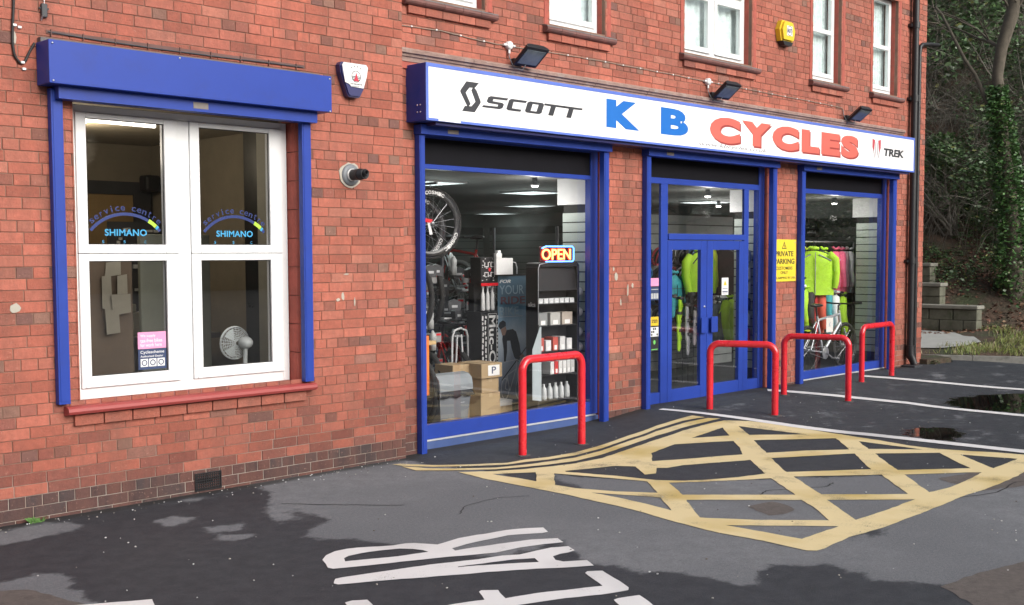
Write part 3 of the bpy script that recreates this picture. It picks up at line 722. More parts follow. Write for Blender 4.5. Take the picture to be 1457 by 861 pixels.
# pinkish repair patches and cement scars on the brickwork
mb = MB()
for x, z, w_, h_ in ((3.07, 3.17, .015, .07), (5.5, 2.93, .02, .07), (5.68, 1.42, .016, .055), (5.63, 1.395, .022, .022), (5.8, 1.37, .008, .06), (3.02, 1.42, .045, .05), (5.72, 1.6, .03, .012)):
    n = 10; pl = [(x+w_*math.cos(2*PI*i/n)*random.uniform(.6, 1.1), z+h_*.7*math.sin(2*PI*i/n)*random.uniform(.6, 1.1)) for i in range(n)]
    mb.prism(pl[::-1], -.009, 0.0, 'xz')
build_each(mb, 'cement_scar', M_cement, wl)
mb = MB()
for x, z, w_, h_ in ((9.32, 1.52, .03, .07), (9.52, 1.37, .012, .1), (9.6, 1.42, .02, .05), (9.4, 1.25, .015, .06), (9.28, 1.6, .012, .04)):
    n = 10; pl = [(x+w_*math.cos(2*PI*i/n)*random.uniform(.6, 1.1), z+h_*.7*math.sin(2*PI*i/n)*random.uniform(.6, 1.1)) for i in range(n)]
    mb.prism(pl[::-1], YS-.009, YS, 'xz')
build_each(mb, 'cement_scar', M_cement, ws)

# string course over the sign
mb = MB()
prof = [(YS, 3.42), (YS-.03, 3.42), (YS-.035, 3.455), (YS-.05, 3.46), (YS-.055, 3.48), (YS-.075, 3.485), (YS-.08, 3.51), (YS-.05, 3.53), (YS, 3.54)]
for i in range(11):
    a = 6.345+i*.861; mb.prism([(y, z) for y, z in prof], a+.003, a+.858, 'yz')
mb.build('string_course', M_string, bld)
mb = MB(); mb.box(6.345, 15.85, YS-.022, YS-.001, 3.36, 3.418); mb.build('moulded_band', M_red2, bld)

# ------------------------------------------------------------------ upstairs windows
def frame_rect(mb, x0, x1, z0, z1, y0, y1, w, bev=.004):
    """mitred look: stiles full height, rails butted between"""
    wl_, wr, wb, wt = w if isinstance(w, tuple) else (w,)*4
    mb.box(x0, x0+wl_, y0, y1, z0, z1, bev=bev); mb.box(x1-wr, x1, y0, y1, z0, z1, bev=bev)
    mb.box(x0+wl_, x1-wr, y0+.001, y1-.001, z0, z0+wb, bev=bev); mb.box(x0+wl_, x1-wr, y0+.001, y1-.001, z1-wt, z1, bev=bev)
def upstairs(i, lay, label):
    x0, x1, z0, z1 = UPW[i]; y = YS+.10
    mb = MB(); frame_rect(mb, x0+.004, x1-.004, z0+.012, z1-.004, y, y+.06, .05)
    panes = []
    def sash(a, b, c, d, w=.055):
        frame_rect(mb, a, b, c, d, y-.012, y+.05, w); panes.append((a+w, b-w, c+w, d-w))
        mb.box(a+.02, b-.02, y-.022, y-.012, c-.004, c+.006)
    zt = 4.67 if lay == 'one' else 4.74
    if lay == 'one':
        mb.box(x0+.05, x1-.05, y-.006, y+.055, zt-.028, zt+.028, bev=.004)
        mb.box(x0+.05, x0+.085, y-.004, y+.05, z0+.062, z1-.055); mb.box(x1-.085, x1-.05, y-.004, y+.05, z0+.062, z1-.055); mb.box(x0+.085, x1-.085, y-.004, y+.05, z0+.062, z0+.125)
        mb.box(x0+.06, x1-.06, y-.014, y-.0045, z0+.07, z0+.082)
        panes.append((x0+.085, x1-.085, z0+.125, zt-.028)); panes.append((x0+.085, x1-.085, zt+.028, z1-.055))
    else:
        xm = (x0+x1)/2
        mb.box(xm-.035, xm+.035, y, y+.055, z0+.06, z1-.055)
        for a, b in ((x0+.055, xm-.037), (xm+.037, x1-.055)):
            mb.box(a-.002, b+.002, y+.001, y+.055, zt-.03, zt+.03)
            sash(a, b, z0+.065, zt-.032); sash(a, b, zt+.032, z1-.06)
    f = mb.build('window', M_white, bld, label=label)
    mb = MB()
    for a, b, c, d in panes: mb.box(a-.004, b+.004, y+.012, y+.018, c-.004, d+.004)
    mb.build('pane', M_glassup, f)
    mb = MB()
    n = 60; vs = []
    for k in range(n+1):
        u = x0+(x1-x0)*k/n; yy = y+.12+.02*math.sin(k*1.1+i)+.008*math.sin(k*2.7)
        vs += [(u, yy, z0), (u, yy+.003, z1)]
    mb.add(vs, [(2*k, 2*k+2, 2*k+3, 2*k+1) for k in range(n)], None, True); mb.build('net_curtain', M_net, f)
    # moulded jambs, sill, sub-course
    mb = MB()
    for sgn, xe in ((-1, x0), (1, x1)):
        poly = [(xe, y+.07), (xe, y-.05), (xe+sgn*.012, y-.062), (xe+sgn*.012, y-.08), (xe+sgn*.04, YS-.014), (xe+sgn*.075, YS-.014), (xe+sgn*.075, YS-.0005), (xe+sgn*.013, YS+.0)]
        poly = [(xe-sgn*.003, y+.06), (xe-sgn*.003, YS+.045), (xe+sgn*.02, YS+.02), (xe+sgn*.024, YS-.004), (xe+sgn*.045, YS-.012), (xe+sgn*.085, YS-.012), (xe+sgn*.085, YS+.002), (xe+sgn*.085, y+.06)]
        h = 3.985
        mb = MB()
        while h < z1: mb.prism([(min(p[0], 1e9), p[1]) for p in (poly if sgn < 0 else poly[::-1])], h+.003, min(h+.226, z1), 'xy'); h += .227
        mb.build('moulded_jamb', M_red2, f)
    mb = MB(); a, b = x0-.11, x1+.11; k = int((b-a)/.23)+1
    for q in range(k):
        u0 = a+(b-a)*q/k+.0015; u1 = a+(b-a)*(q+1)/k-.0015
        mb.prism([(YS-.001, 3.905), (YS-.050, 3.905), (YS-.068, 3.915), (YS-.078, 3.93), (YS-.078, 3.945), (YS-.068, 3.955), (YS-.001, 3.968)], u0, u1, 'yz')
    sl_ = mb.build('sill', M_silldk, f)
    mb = MB()
    for q in range(k):
        u0 = a+(b-a)*q/k+.002; u1 = a+(b-a)*(q+1)/k-.002
        mb.prism([(y, 3.999), (YS-.074, 3.953), (YS-.072, 3.963), (y, 4.011)], u0, u1, 'yz')
    mb.build('sill_cap', M_siltop, f)
    mb = MB(); a, b = x0-.05, x1+.05; k = int((b-a)/ST)+1
    for q in range(k):
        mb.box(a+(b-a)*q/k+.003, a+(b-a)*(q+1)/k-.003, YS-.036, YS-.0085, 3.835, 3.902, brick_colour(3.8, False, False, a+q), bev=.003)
    mb.build('brick_subsill', M_brick, f)
upstairs(0, 'one', 'upstairs window nearest the projecting wall'); upstairs(1, 'one', 'second upstairs window from the left'); upstairs(2, 'two', 'wide two light upstairs window in the middle')
upstairs(3, 'one', 'narrow upstairs window right of the yellow alarm box'); upstairs(4, 'one', 'last narrow upstairs window beside the downpipe')

# ------------------------------------------------------------------ left service window
Y0 = .155
x0, x1, z0, z1 = 3.475, 5.262, .757, 2.80
mb = MB()
frame_rect(mb, x0, x1, z0, z1, Y0, Y0+.07, (.055, .055, .075, .05))
xm0, xm1 = 4.30, 4.40
mb.box(xm0, xm1, Y0, Y0+.065, z0+.075, z1-.05, bev=.003)
pan = []
for a, b, A, B in ((x0+.055, xm0, 3.605, 4.195), (xm1, x1-.055, 4.48, 5.095)):
    # top light and lower casement
    for c, d, C_, D_ in ((1.775, z1-.05, 1.838, 2.712), (z0+.075, 1.775, .915, 1.722)):
        mb2 = [(a+.002, A), (B, b-.002)]
        mb.box(a+.002, A, Y0-.014, Y0+.05, c+.002, d-.002, bev=.004); mb.box(B, b-.002, Y0-.014, Y0+.05, c+.002, d-.002, bev=.004)
        mb.box(A, B, Y0-.013, Y0+.049, c+.002, C_, bev=.004); mb.box(A, B, Y0-.013, Y0+.049, D_, d-.002, bev=.004)
        pan.append((A, B, C_, D_))
    mb.box(a+.03, b-.03, Y0-.022, Y0-.0145, z0+.083, z0+.095)
win = mb.build('window', M_white, bld, label='large four pane white service window at the left')
mb = MB()
for A, B, C_, D_ in pan: mb.box(A-.005, B+.005, Y0+.012, Y0+.018, C_-.005, D_+.005)
mb.build('pane', M_glass, win)
mb = MB()
for A, B, C_, D_ in pan: frame_rect(mb, A-.001, B+.001, C_-.001, D_+.001, Y0+.004, Y0+.011, .006, 0)
mb.build('gasket', M_black, win)
mb = MB()
for sgn, xe in ((-1, x0-.006), (1, x1+.006)):
    e = 3.435 if sgn < 0 else 5.30
    poly = [(xe, Y0+.07), (xe, .10), (xe+sgn*.008, .07), (xe+sgn*.004, .05), (xe+sgn*.018, .025), (xe+sgn*.03, -.003), (e, -.010), (e, Y0+.07)]
    h = .757
    mb = MB()
    while h < 2.82: mb.prism(poly if sgn < 0 else poly[::-1], h+.003, min(h+.224, 2.82), 'xy'); h += .227
    mb.build('moulded_jamb', M_red2, win)
mb = MB(); mb.prism([(Y0+.02, .756), (-.06, .742), (-.082, .73), (-.088, .71), (-.078, .692), (-.05, .685), (-.001, .682), (Y0+.02, .682)], 3.33, 5.36, 'yz')
mb.build('sill', M_sill, win)
mb = MB(); k = 9
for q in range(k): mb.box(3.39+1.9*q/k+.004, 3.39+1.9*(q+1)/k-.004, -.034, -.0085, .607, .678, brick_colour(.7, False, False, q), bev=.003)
mb.build('brick_subsill', M_brick, win)

# ------------------------------------------------------------------ shopfront joinery
YF = .20
def front(name, label, build_):
    return build_
# shopfront 1
mb = MB()
mb.box(6.615, 6.745, YF, YF+.08, .085, 2.86, bev=.004); mb.box(9.04, 9.15, YF, YF+.08, .085, 2.86, bev=.004)
mb.box(6.745, 9.04, YF+.002, YF+.078, .085, .218, bev=.004); mb.box(6.745, 9.04, YF+.002, YF+.078, 2.525, 2.567, bev=.003); mb.box(6.745, 9.04, YF+.002, YF+.078, 2.80, 2.86)
sf1 = mb.build('display_window', M_blue, bld, label='large left display window with blue frame')
mb = MB(); mb.box(6.745, 9.04, YF+.006, YF+.011, .218, 2.525); mb.build('pane', M_glass, sf1)
mb = MB(); mb.box(6.745, 9.04, YF+.015, YF+.05, 2.567, 2.80); mb.build('fascia_panel', M_fascia, sf1)
mb = MB(); mb.box(6.615, 9.15, YF-.012, YF+.07, -.05, .07, bev=.006); mb.build('stall_riser', M_blue2, sf1)
mb = MB(); mb.box(6.70, 9.10, YF-.02, YF+.05, .071, .0845, bev=.003); mb.build('drip_strip', M_lgrey, sf1)
# shopfront 3
mb = MB()
mb.box(13.20, 13.345, YF, YF+.08, .10, 2.90, bev=.004); mb.box(15.48, 15.60, YF, YF+.08, .10, 2.90, bev=.004); mb.box(12.98, 13.199, YF, YF+.08, .10, 2.90)
mb.box(13.345, 15.48, YF+.002, YF+.078, .10, .207, bev=.004); mb.box(13.345, 15.48, YF+.002, YF+.078, 2.54, 2.60, bev=.003); mb.box(13.345, 15.48, YF+.002, YF+.078, 2.84, 2.90)
sf3 = mb.build('display_window', M_blue, bld, label='right display window with blue frame showing cycling jackets')
mb = MB(); mb.box(13.345, 15.48, YF+.006, YF+.011, .207, 2.54); mb.build('pane', M_glass, sf3)
mb = MB(); mb.box(13.345, 15.48, YF+.015, YF+.05, 2.60, 2.84); mb.build('fascia_panel', M_fascia, sf3)
mb = MB(); mb.box(12.98, 15.60, YF-.01, YF+.08, .082, .099, bev=.003); mb.build('drip_strip', M_lgrey, sf3)
# door set
mb = MB()
mb.box(9.81, 10.045, YF, YF+.08, .075, 2.90, bev=.004); mb.box(12.235, 12.352, YF, YF+.08, .075, 2.90, bev=.004)
mb.box(10.045, 12.235, YF+.002, YF+.078, 2.535, 2.60, bev=.003); mb.box(10.045, 12.235, YF+.002, YF+.078, 2.84, 2.90)
mb.box(10.235, 10.36, YF-.004, YF+.03, .075, 2.535, bev=.003); mb.box(11.90, 12.0, YF-.004, YF+.03, .075, 2.535, bev=.003)
mb.box(10.045, 10.235, YF+.003, YF+.07, .075, .208, bev=.004); mb.box(12.0, 12.235, YF+.003, YF+.07, .075, .208, bev=.004)
mb.box(10.36, 11.90, YF-.022, YF+.07, 1.915, 1.985, bev=.008)
dr = mb.build('door_frame', M_blue, bld, label='blue door surround with side lights and fanlight')
mb = MB(); mb.box(10.045, 10.235, YF+.006, YF+.011, .208, 2.535); mb.box(12.0, 12.235, YF+.006, YF+.011, .208, 2.535); mb.box(10.36, 11.90, YF+.006, YF+.011, 1.985, 2.535)
mb.build('pane', M_glass, dr)
mb = MB(); mb.box(10.045, 12.235, YF+.015, YF+.05, 2.60, 2.84); mb.build('fascia_panel', M_fascia, dr)
mb = MB(); mb.box(9.81, 12.35, YF-.03, YF+.08, .055, .0745, bev=.003); mb.build('threshold', M_lgrey, dr)
for a, b, A, B, hx, lab in ((10.364, 11.118, 10.445, 11.0, 11.03, 'left leaf of the glazed entrance door'), (11.124, 11.896, 11.245, 11.80, 11.2, 'right leaf of the glazed entrance door with a small notice')):
    mb = MB()
    mb.box(a, A, YF-.006, YF+.045, .08, 1.91, bev=.004); mb.box(B, b, YF-.006, YF+.045, .08, 1.91, bev=.004)
    mb.box(A, B, YF-.005, YF+.044, .08, .222, bev=.004); mb.box(A, B, YF-.005, YF+.044, 1.802, 1.91, bev=.004)
    d = mb.build('door', M_blue, bld, label=lab)
    mb = MB(); mb.box(A, B, YF+.008, YF+.013, .222, 1.802); mb.build('pane', M_glass, d)
    mb = MB(); s0 = -1 if hx < 11.12 else 1
    mb.box(hx-.07 if s0 < 0 else hx-.04, hx+.05 if s0 < 0 else hx+.09, YF-.05, YF-.038, .835, 1.02, bev=.004); mb.box(hx-.02, hx+.02, YF-.038, YF-.006, .87, .985)
    mb.build('handle', M_blue, d)
    if s0 < 0:
        mb = MB(); mb.lathe([(0.0, -.016), (.012, -.016), (.014, -.006)], (11.07, YF, 1.14), 'y', 12); mb.build('lock', M_silver, d)

# ------------------------------------------------------------------ roller shutters: box + guide rails
M_plate = mat('dull_plate', (.22, .19, .17), rough=.5, var=.3)
for xa, xb, lab in ((9.152, 9.189, 'red moulded jamb right of the large left display window'), (12.354, 12.429, 'red moulded jamb right of the doors'), (15.602, 15.669, 'red moulded jamb right of the right display window')):
    mb = MB(); h = 0.0
    while h < 2.85:
        mb.prism([(xa, YF+.05), (xa, YF-.012), (xa+.008, YF-.03), (xb-.012, YS+.035), (xb-.004, YS+.004), (xb-.0005, YS+.004), (xb-.0005, YF+.05)], h+.003, min(h+.225, 2.85), 'xy'); h += .227
    mb.build('moulded_jamb', M_red2, bld, label=lab)
def rails(th, spec, ztop, zb):
    for a, b, y0, y1, z_b in spec:
        mb = MB(); mb.box(a, b, y0, y1, z_b, ztop, bev=.003)
        mb.box(a+.012, b-.012, y0-.004, y0-.0005, z_b+.02, ztop-.01)
        mb.build('guide_rail', M_blue, th)
t = thing('roller_shutter', 'blue roller shutter box and side rails around the white service window', 'roller shutter', (4.32, -.1, .76))
mb = MB(); mb.box(3.21, 5.45, -.20, -.0095, 2.874, 3.152, bev=.004); b_ = mb.build('shutter_box', M_blue, t)
mb = MB(); mb.box(3.30, 5.36, -.13, -.03, 2.79, 2.8735); b2_ = mb.build('bottom_bar', M_blue, t)
mb = MB(); mb.box(4.28, 4.40, -.132, -.1305, 2.81, 2.855); mb.build('maker_plate', M_plate, b2_)
rails(t, ((3.275, 3.355, -.062, -.0095, .765), (5.262, 5.345, -.062, -.0095, .757)), 2.86, 0)
mb = MB()
for x, z in ((3.235, 2.89), (5.43, 2.88), (5.43, 3.13), (4.14, 3.138), (3.235, 3.13)): mb.lathe([(0, -.206), (.006, -.206), (.007, -.2)], (x, 0, z), 'y', 8)
build_each(mb, 'screw', M_silver, b_)
mb = MB(); mb.box(3.22, 5.44, -.06, -.0095, 3.155, 3.185); mb.build('lead_flashing', mat('lead', (.11, .10, .10), rough=.6, var=.2), b_)
SH = [('blue roller shutter rails framing the large left display window', 6.55, 6.612, 9.045, 9.124, 0.0, .0),
      ('blue roller shutter rails framing the glazed entrance doors', 9.757, 9.832, 12.275, 12.362, .05, .06),
      ('blue roller shutter rails framing the right display window', 12.95, 13.04, 15.455, 15.565, .07, .07)]
for lab, a, b, c_, d_, zb1, zb2 in SH:
    t = thing('roller_shutter', lab, 'roller shutter', ((a+d_)/2, .05, 0))
    rails(t, ((a, b, .025, .0905 if a > 7 else .0905, zb1), (c_, d_, .025, .0905, zb2)), 2.80, 0)
    mb = MB(); mb.box(a-.01, d_+.01, -.01, .0905, 2.802, 2.885, bev=.003); q = mb.build('bottom_bar', M_blue, t)
    mb = MB(); mb.box(a+.3, a+.43, -.012, -.0105, 2.825, 2.86); mb.build('maker_plate', M_plate, q)
    # deep inner guide so the rail reads as a box section
    mb = MB()
    for p0, p1 in ((a+.012, b-.006), (c_+.006, d_-.004)):
        if a < 7 and p0 < 7: mb.box(p0+.045, p1, .0915, .185, .07, 2.8)
    if mb.v: mb.build('inner_guide', M_blue, t)

# ------------------------------------------------------------------ shop sign
t = thing('shop_sign', 'long white fascia sign box with blue edges reading K B CYCLES above the shopfront', 'shop sign', (6.46, -.03, 2.88))
SX0, SX1, SZ0, SZ1, SY = 6.462, 15.70, 2.90, 3.386, -.158
mb = MB(); mb.box(SX0, SX1, SY, YS-.001, SZ0, SZ1, bev=.004); sb_ = mb.build('sign_box', M_navy, t)
mb = MB(); e = .032
mb.box(SX0, SX1, SY-.008, SY-.0005, SZ1-e, SZ1, bev=.002); mb.box(SX0, SX1, SY-.008, SY-.0005, SZ0, SZ0+e*.7, bev=.002)
mb.box(SX0, SX0+.03, SY-.008, SY-.0005, SZ0+e*.7, SZ1-e, bev=.002); mb.box(SX1-.03, SX1, SY-.008, SY-.0005, SZ0+e*.7, SZ1-e, bev=.002)
mb.build('edge_trim', M_signedge, sb_)
mb = MB(); mb.box(SX0+.03, SX1-.03, SY-.004, SY-.0005, SZ0+e*.7, SZ1-e); fc = mb.build('sign_panel', M_face, t)
mb = MB(); mb.box(6.6, 15.6, -.13, .06, 2.872, 2.8995); mb.build('sign_underside', M_dkblue, sb_)
mb = MB()
for y in (-.09, -.05):
    for z in (2.975, 3.035): mb.lathe([(0, SX0-.004), (.007, SX0-.004), (.008, SX0)], (0, y, z), 'x', 8)
build_each(mb, 'screw', M_silver, sb_)
YT = SY-.004
def px(x, z): return sc(x, z, -.165, YT)
# chevron S emblem
mb = MB()
def E_(u, v): return (6.862+u*.245, 3.012+v*.262)
poly_plate(mb, [[E_(*p) for p in ((.30, 1.0), (.92, 1.0), (.72, .82), (.44, .80), (.26, .62), (.50, .26), (.36, .14), (.0, .62), (.0, .68))]], YT)
poly_plate(mb, [[E_(*p) for p in ((.64, .86), (.80, .74), (1.0, .40), (1.0, .34), (.70, .0), (.08, .0), (.22, .18), (.54, .19), (.74, .36), (.54, .72))]], YT)
mb.build('emblem', M_charcoal, fc)
# wide italic lettering S C O T T
mb = MB(); H = .108; z0 = 3.066
def it(x, w_):
    return lambda u, v: (x+u*w_+v*H*.45, z0+v*H)
def addl(x, w_, loops):
    g = it(x, w_); poly_plate(mb, [[g(*p) for p in lp] for lp in loops], YT)
W_ = .205
addl(7.15, W_+.03, [[(-.12, 0), (.82, 0), (.96, .12), (.98, .44), (.86, .56), (.34, .60), (.34, .78), (1.05, .80), (1.12, 1.0), (.16, 1.0), (.04, .88), (.03, .52), (.16, .40), (.68, .36), (.68, .20), (-.08, .18)]])
addl(7.42, W_, [[(.16, 0), (.95, 0), (.98, .2), (.36, .22), (.34, .78), (1.12, .80), (1.16, 1.0), (.16, 1.0), (.03, .88), (.03, .12)]])
addl(7.665, W_+.03, [[(.14, 0), (.86, 0), (.98, .12), (.98, .88), (.86, 1.0), (.14, 1.0), (.02, .88), (.02, .12)], [(.33, .2), (.33, .8), (.67, .8), (.67, .2)]])
for x in (7.935, 8.19): addl(x, W_, [[(.28, 0), (.62, 0), (.62, .80), (1.22, .82), (1.22, 1.0), (-.18, 1.0), (-.18, .82), (.28, .80)]])
mb.build('lettering', M_charcoal, fc)
mb = MB()
text_fit(mb, 'K', 8.85, 9.38, 3.022, 3.304, YT, .075); text_fit(mb, 'B', 9.745, 10.235, 3.018, 3.300, YT, .055)
build_each(mb, 'lettering', M_kb, fc)
xs_ = [(10.64, 11.24, 'C'), (11.28, 11.90, 'Y'), (11.93, 12.53, 'C'), (12.60, 13.03, 'L'), (13.08, 13.55, 'E'), (13.58, 14.04, 'S')]
mb = MB(); mb2 = MB()
for a, b, ch in xs_:
    zz0, zz1 = (3.0, 3.288) if ch in 'CS' else (3.005, 3.283)
    text_fit(mb, ch, a, b, zz0, zz1, YT, .075, thick=.003); text_fit(mb2, ch, a+.022, b+.024, zz0-.02, zz1-.02, YT, .075, thick=.0012)
mb.build('lettering', M_cyc, fc); mb2.build('letter_shadow', M_cycs, fc)
mb = MB(); text_fit(mb, 'www.kbcycles.co.uk', 10.44, 11.82, 2.936, 2.985, YT, .012, shear=.3); mb.build('lettering', M_faint, fc)
mb = MB(); text_fit(mb, 'TREK', 14.76, 15.37, 3.082, 3.188, YT, .05, shear=.12)
mb.build('lettering', M_charcoal, fc)
mb = MB(); mg = MB()
cx0, cz0 = 14.555, 3.15
for sgn in (-1, 1):
    poly_plate(mb, [[(cx0+sgn*a*.12, cz0+b*.15) for a, b in q] for q in (((.35, .85), (1, .95), (1, .2), (.65, -.25), (.5, .3)),)], YT)
    poly_plate(mg, [[(cx0+sgn*a*.12, cz0+b*.15) for a, b in q] for q in (((.12, .6), (.3, .7), (.42, -.2), (.14, -.7)),)], YT)
    poly_plate(mg, [[(cx0+sgn*a*.12, cz0+b*.15) for a, b in q] for q in (((.5, -.3), (.9, .1), (.6, -.6), (.2, -1.05)),)], YT)
mb.build('shield_emblem', mat('dark_red_ink', (.45, .06, .08)), fc); mg.build('shield_emblem', mat('shield_grey', (.42, .38, .40)), fc)
mb = MB(); text_fit(mb, 'Vantage', 6.60, 6.80, 2.922, 2.934, YT-.001, .002, .2); 
mb.v = []; mb.f = []; mb.c = []; mb.smooth = []
mb.box(6.60, 6.86, SY-.0095, SY-.0082, 2.903, 2.92); mb.build('paper_label', M_whitep, sb_)

# ------------------------------------------------------------------ floodlights, cable, junction boxes
def floodlight(x, label, sc_=1.0):
    t = thing('floodlight', label, 'floodlight', (x, YS, 3.56), 'black floodlights over the shop sign')
    mb = MB(); mb.box(x-.05, x+.05, YS-.06, YS-.0085, 3.50, 3.60, bev=.012); mb.tube([(x, YS-.05, 3.545), (x, YS-.13, 3.55), (x, YS-.17, 3.58)], .016); mb.build('bracket', M_black, t)
    mb = MB()
    prof = [(-.09, -.02), (.09, -.02), (.09, .012), (.06, .035), (-.06, .035), (-.09, .012)]
    i0 = len(mb.v)
    mb.prism([(-.15, -.02), (.15, -.02), (.15, .004), (.10, .032), (-.10, .032), (-.15, .004)], -.115, .115, 'xz')
    for k in range(9): mb.box(-.09+k*.0225-.003, -.09+k*.0225+.003, -.10, .10, .0325, .045)
    M = Matrix.Translation((x, YS-.22, 3.60)) @ Matrix.Rotation(R(-38), 4, 'X') @ Matrix.Rotation(R(0), 4, 'Z')
    mb.rot(i0, M); b = mb.build('lamp_body', M_black, t)
    mb = MB(); mb.box(-.125, .125, -.085, .085, -.0245, -.0205); mb.rot(0, M); mb.build('lamp_glass', mat('lamp_glass_dark', (.16, .19, .22), rough=.12, var=.3, coat=.8), b)
    mb = MB(); mb.tube([(x-.09, YS-.02, 3.665), (x-.09, YS-.03, 3.60), (x-.08, YS-.08, 3.50), (x-.03, YS-.14, 3.475), (x, YS-.16, 3.53)], .005, 6); mb.build('flex', M_grey, t)
    return t
floodlight(7.80, 'black floodlight above the left end of the white sign'); floodlight(11.03, 'black floodlight above the letters in the middle of the sign'); floodlight(14.16, 'black floodlight above the right end of the sign, beneath the last narrow windows')
mb = MB(); pts = []
cp = [(6.345, 3.72), (6.86, 3.735), (7.25, 3.715), (7.53, 3.705), (7.71, 3.71), (8.3, 3.722), (9.0, 3.725), (10.0, 3.722), (10.95, 3.715), (11.6, 3.71), (12.6, 3.705), (13.6, 3.70), (14.05, 3.69), (14.09, 3.66), (14.09, 3.6)]
for i in range(len(cp)-1):
    for k in range(5):
        u = k/5; pts.append((cp[i][0]*(1-u)+cp[i+1][0]*u, YS-.014, cp[i][1]*(1-u)+cp[i+1][1]*u+random.uniform(-.003, .003)))
mb.tube(pts, .0045, 5); cb = mb.build('lighting_cable', M_cablel)
tag(cb, 'thin tan cable clipped along the brickwork above the shop sign', 'cable')
mb = MB()
for k in range(26):
    x = 6.52+k*.29
    z = np.interp(x, [c[0] for c in cp], [c[1] for c in cp]); mb.box(x-.008, x+.008, YS-.022, YS-.0085, z-.006, z+.008, bev=.002)
build_each(mb, 'cable_clip', M_whitep, cb)
for i, (x, lab) in enumerate(((7.71, 'round white cable junction box above the left floodlight'), (10.94, 'round white cable junction box above the middle floodlight'))):
    t = thing('junction_box', lab, 'junction box', (x, YS, 3.71), 'white junction boxes on the cable run')
    mb = MB(); mb.lathe([(0, YS-.05), (.034, YS-.05), (.038, YS-.042), (.038, YS-.0085)], (x, 0, 3.712), 'y', 20); mb.build('box_body', M_whitep, t)
    mb = MB()
    for d in ((-1, 0), (1, 0), (0, -1)): mb.tube([(x+d[0]*.036, YS-.028, 3.712+d[1]*.036), (x+d[0]*.075, YS-.028, 3.712+d[1]*.075)], .012, 10)
    build_each(mb, 'cable_gland', M_whitep, t)

# ------------------------------------------------------------------ alarms
t = thing('alarm_box', 'white and navy shield shaped alarm box on the brick wall beside the blue shutter box', 'alarm box', (5.77, 0, 3.05))
def shield(s, dx=0, dz=0): return [(5.775+s*x+dx, 3.185+s*z+dz) for x, z in ((-.135, .095), (-.118, .118), (.118, .118), (.138, .095), (.13, .05), (.095, -.075), (.06, -.135), (.045, -.145), (-.045, -.145), (-.06, -.135), (-.13, .04))]
mb = MB(); mb.prism(shield(1.04)[::-1], -.062, -.008, 'xz'); mb.prism(shield(.97)[::-1], -.075, -.062, 'xz'); b = mb.build('housing', M_dkblue, t)
mb = MB(); poly_plate(mb, [[(5.775+x, 3.187+z) for x, z in ((-.128, .095), (-.112, .116), (.114, .116), (.132, .095), (.118, .02), (.085, -.075), (-.04, -.07), (-.062, -.05), (-.10, -.04))]], -.0752, .006); f = mb.build('cover', M_whitep, b)
mb = MB(); poly_plate(mb, [ell(5.785, 3.2, .047, .047), ell(5.785, 3.2, .042, .042)], -.0815, .001)
for z in (3.196, 3.184, 3.172): mb.box(5.745, 5.775, -.0825, -.0815, z, z+.006); mb.box(5.797, 5.825, -.0825, -.0815, z, z+.006)
for k in range(4): mb.box(5.735+k*.03, 5.742+k*.03, -.0825, -.0815, 3.262+(.012 if k in (1, 2) else 0), 3.274+(.012 if k in (1, 2) else 0))
for k in range(8): mb.box(5.728+k*.015, 5.737+k*.015, -.0825, -.0815, 3.134, 3.144)
for k in range(5): mb.box(5.748+k*.013, 5.755+k*.013, -.0825, -.0815, 3.118, 3.125)
mb.build('emblem', M_ink, f)
mb = MB(); poly_plate(mb, [[(5.785, 3.232), (5.800, 3.185), (5.812, 3.162), (5.758, 3.162), (5.770, 3.185)]], -.083, .001); mb.build('emblem', mat('red_ink', (.5, .03, .06)), f)
t = thing('alarm_box', 'yellow hexagonal burglar alarm box high on the shop wall between upstairs windows', 'alarm box', (12.55, YS, 4.35))
hx = [(12.42, 4.36), (12.38, 4.50), (12.44, 4.61), (12.66, 4.61), (12.72, 4.50), (12.68, 4.36)]
mb = MB(); mb.prism(hx[::-1], YS-.07, YS-.008, 'xz'); mb.prism([(12.55+(x-12.55)*.86, 4.49+(z-4.49)*.86) for x, z in hx][::-1], YS-.10, YS-.07, 'xz'); b = mb.build('housing', M_yel, t)
mb = MB(); mb.prism([(12.43, 4.36), (12.47, 4.31), (12.63, 4.31), (12.67, 4.36)], YS-.09, YS-.009, 'xz'); mb.build('strobe', M_black, t)
mb = MB(); mb.box(12.50, 12.63, YS-.103, YS-.1005, 4.43, 4.55); q = mb.build('badge', M_whitep, b)
mb = MB(); text_fit(mb, 'ADT', 12.515, 12.615, 4.465, 4.515, YS-.103, .03); poly_plate(mb, [ell(12.565, 4.49, .062, .062, 8), ell(12.565, 4.49, .056, .056, 8)], YS-.103); mb.build('lettering', M_dkblue, q)

# ------------------------------------------------------------------ boiler flue
t = thing('boiler_flue', 'black horizontal boiler flue sticking out of a cement patch in the red brick wall', 'flue', (5.77, 0, 2.41))
mb = MB(); n = 22; pl = [(5.765+.112*math.cos(2*PI*i/n)*random.uniform(.9, 1.08), 2.408+.104*math.sin(2*PI*i/n)*random.uniform(.9, 1.08)) for i in range(n)]
mb.prism(pl[::-1], -.012, 0, 'xz'); mb.build('cement_collar', M_cement, t)
mb = MB(); mb.lathe([(.05, -.028), (.07, -.032), (.088, -.02), (.09, -.0125)], (5.77, 0, 2.41), 'y', 28); mb.build('rubber_seal', M_grey, t)
mb = MB(); mb.lathe([(.05, -.03), (.05, -.045), (.046, -.047), (.046, -.03)], (5.77, 0, 2.41), 'y', 28); mb.build('white_ring', M_whitep, t)
mb = MB(); mb.lathe([(.045, -.02), (.045, -.13), (.047, -.131), (.047, -.145), (.042, -.147), (.042, -.20), (.034, -.202), (.034, -.13), (0, -.13)], (5.77, 0, 2.41), 'y', 28)
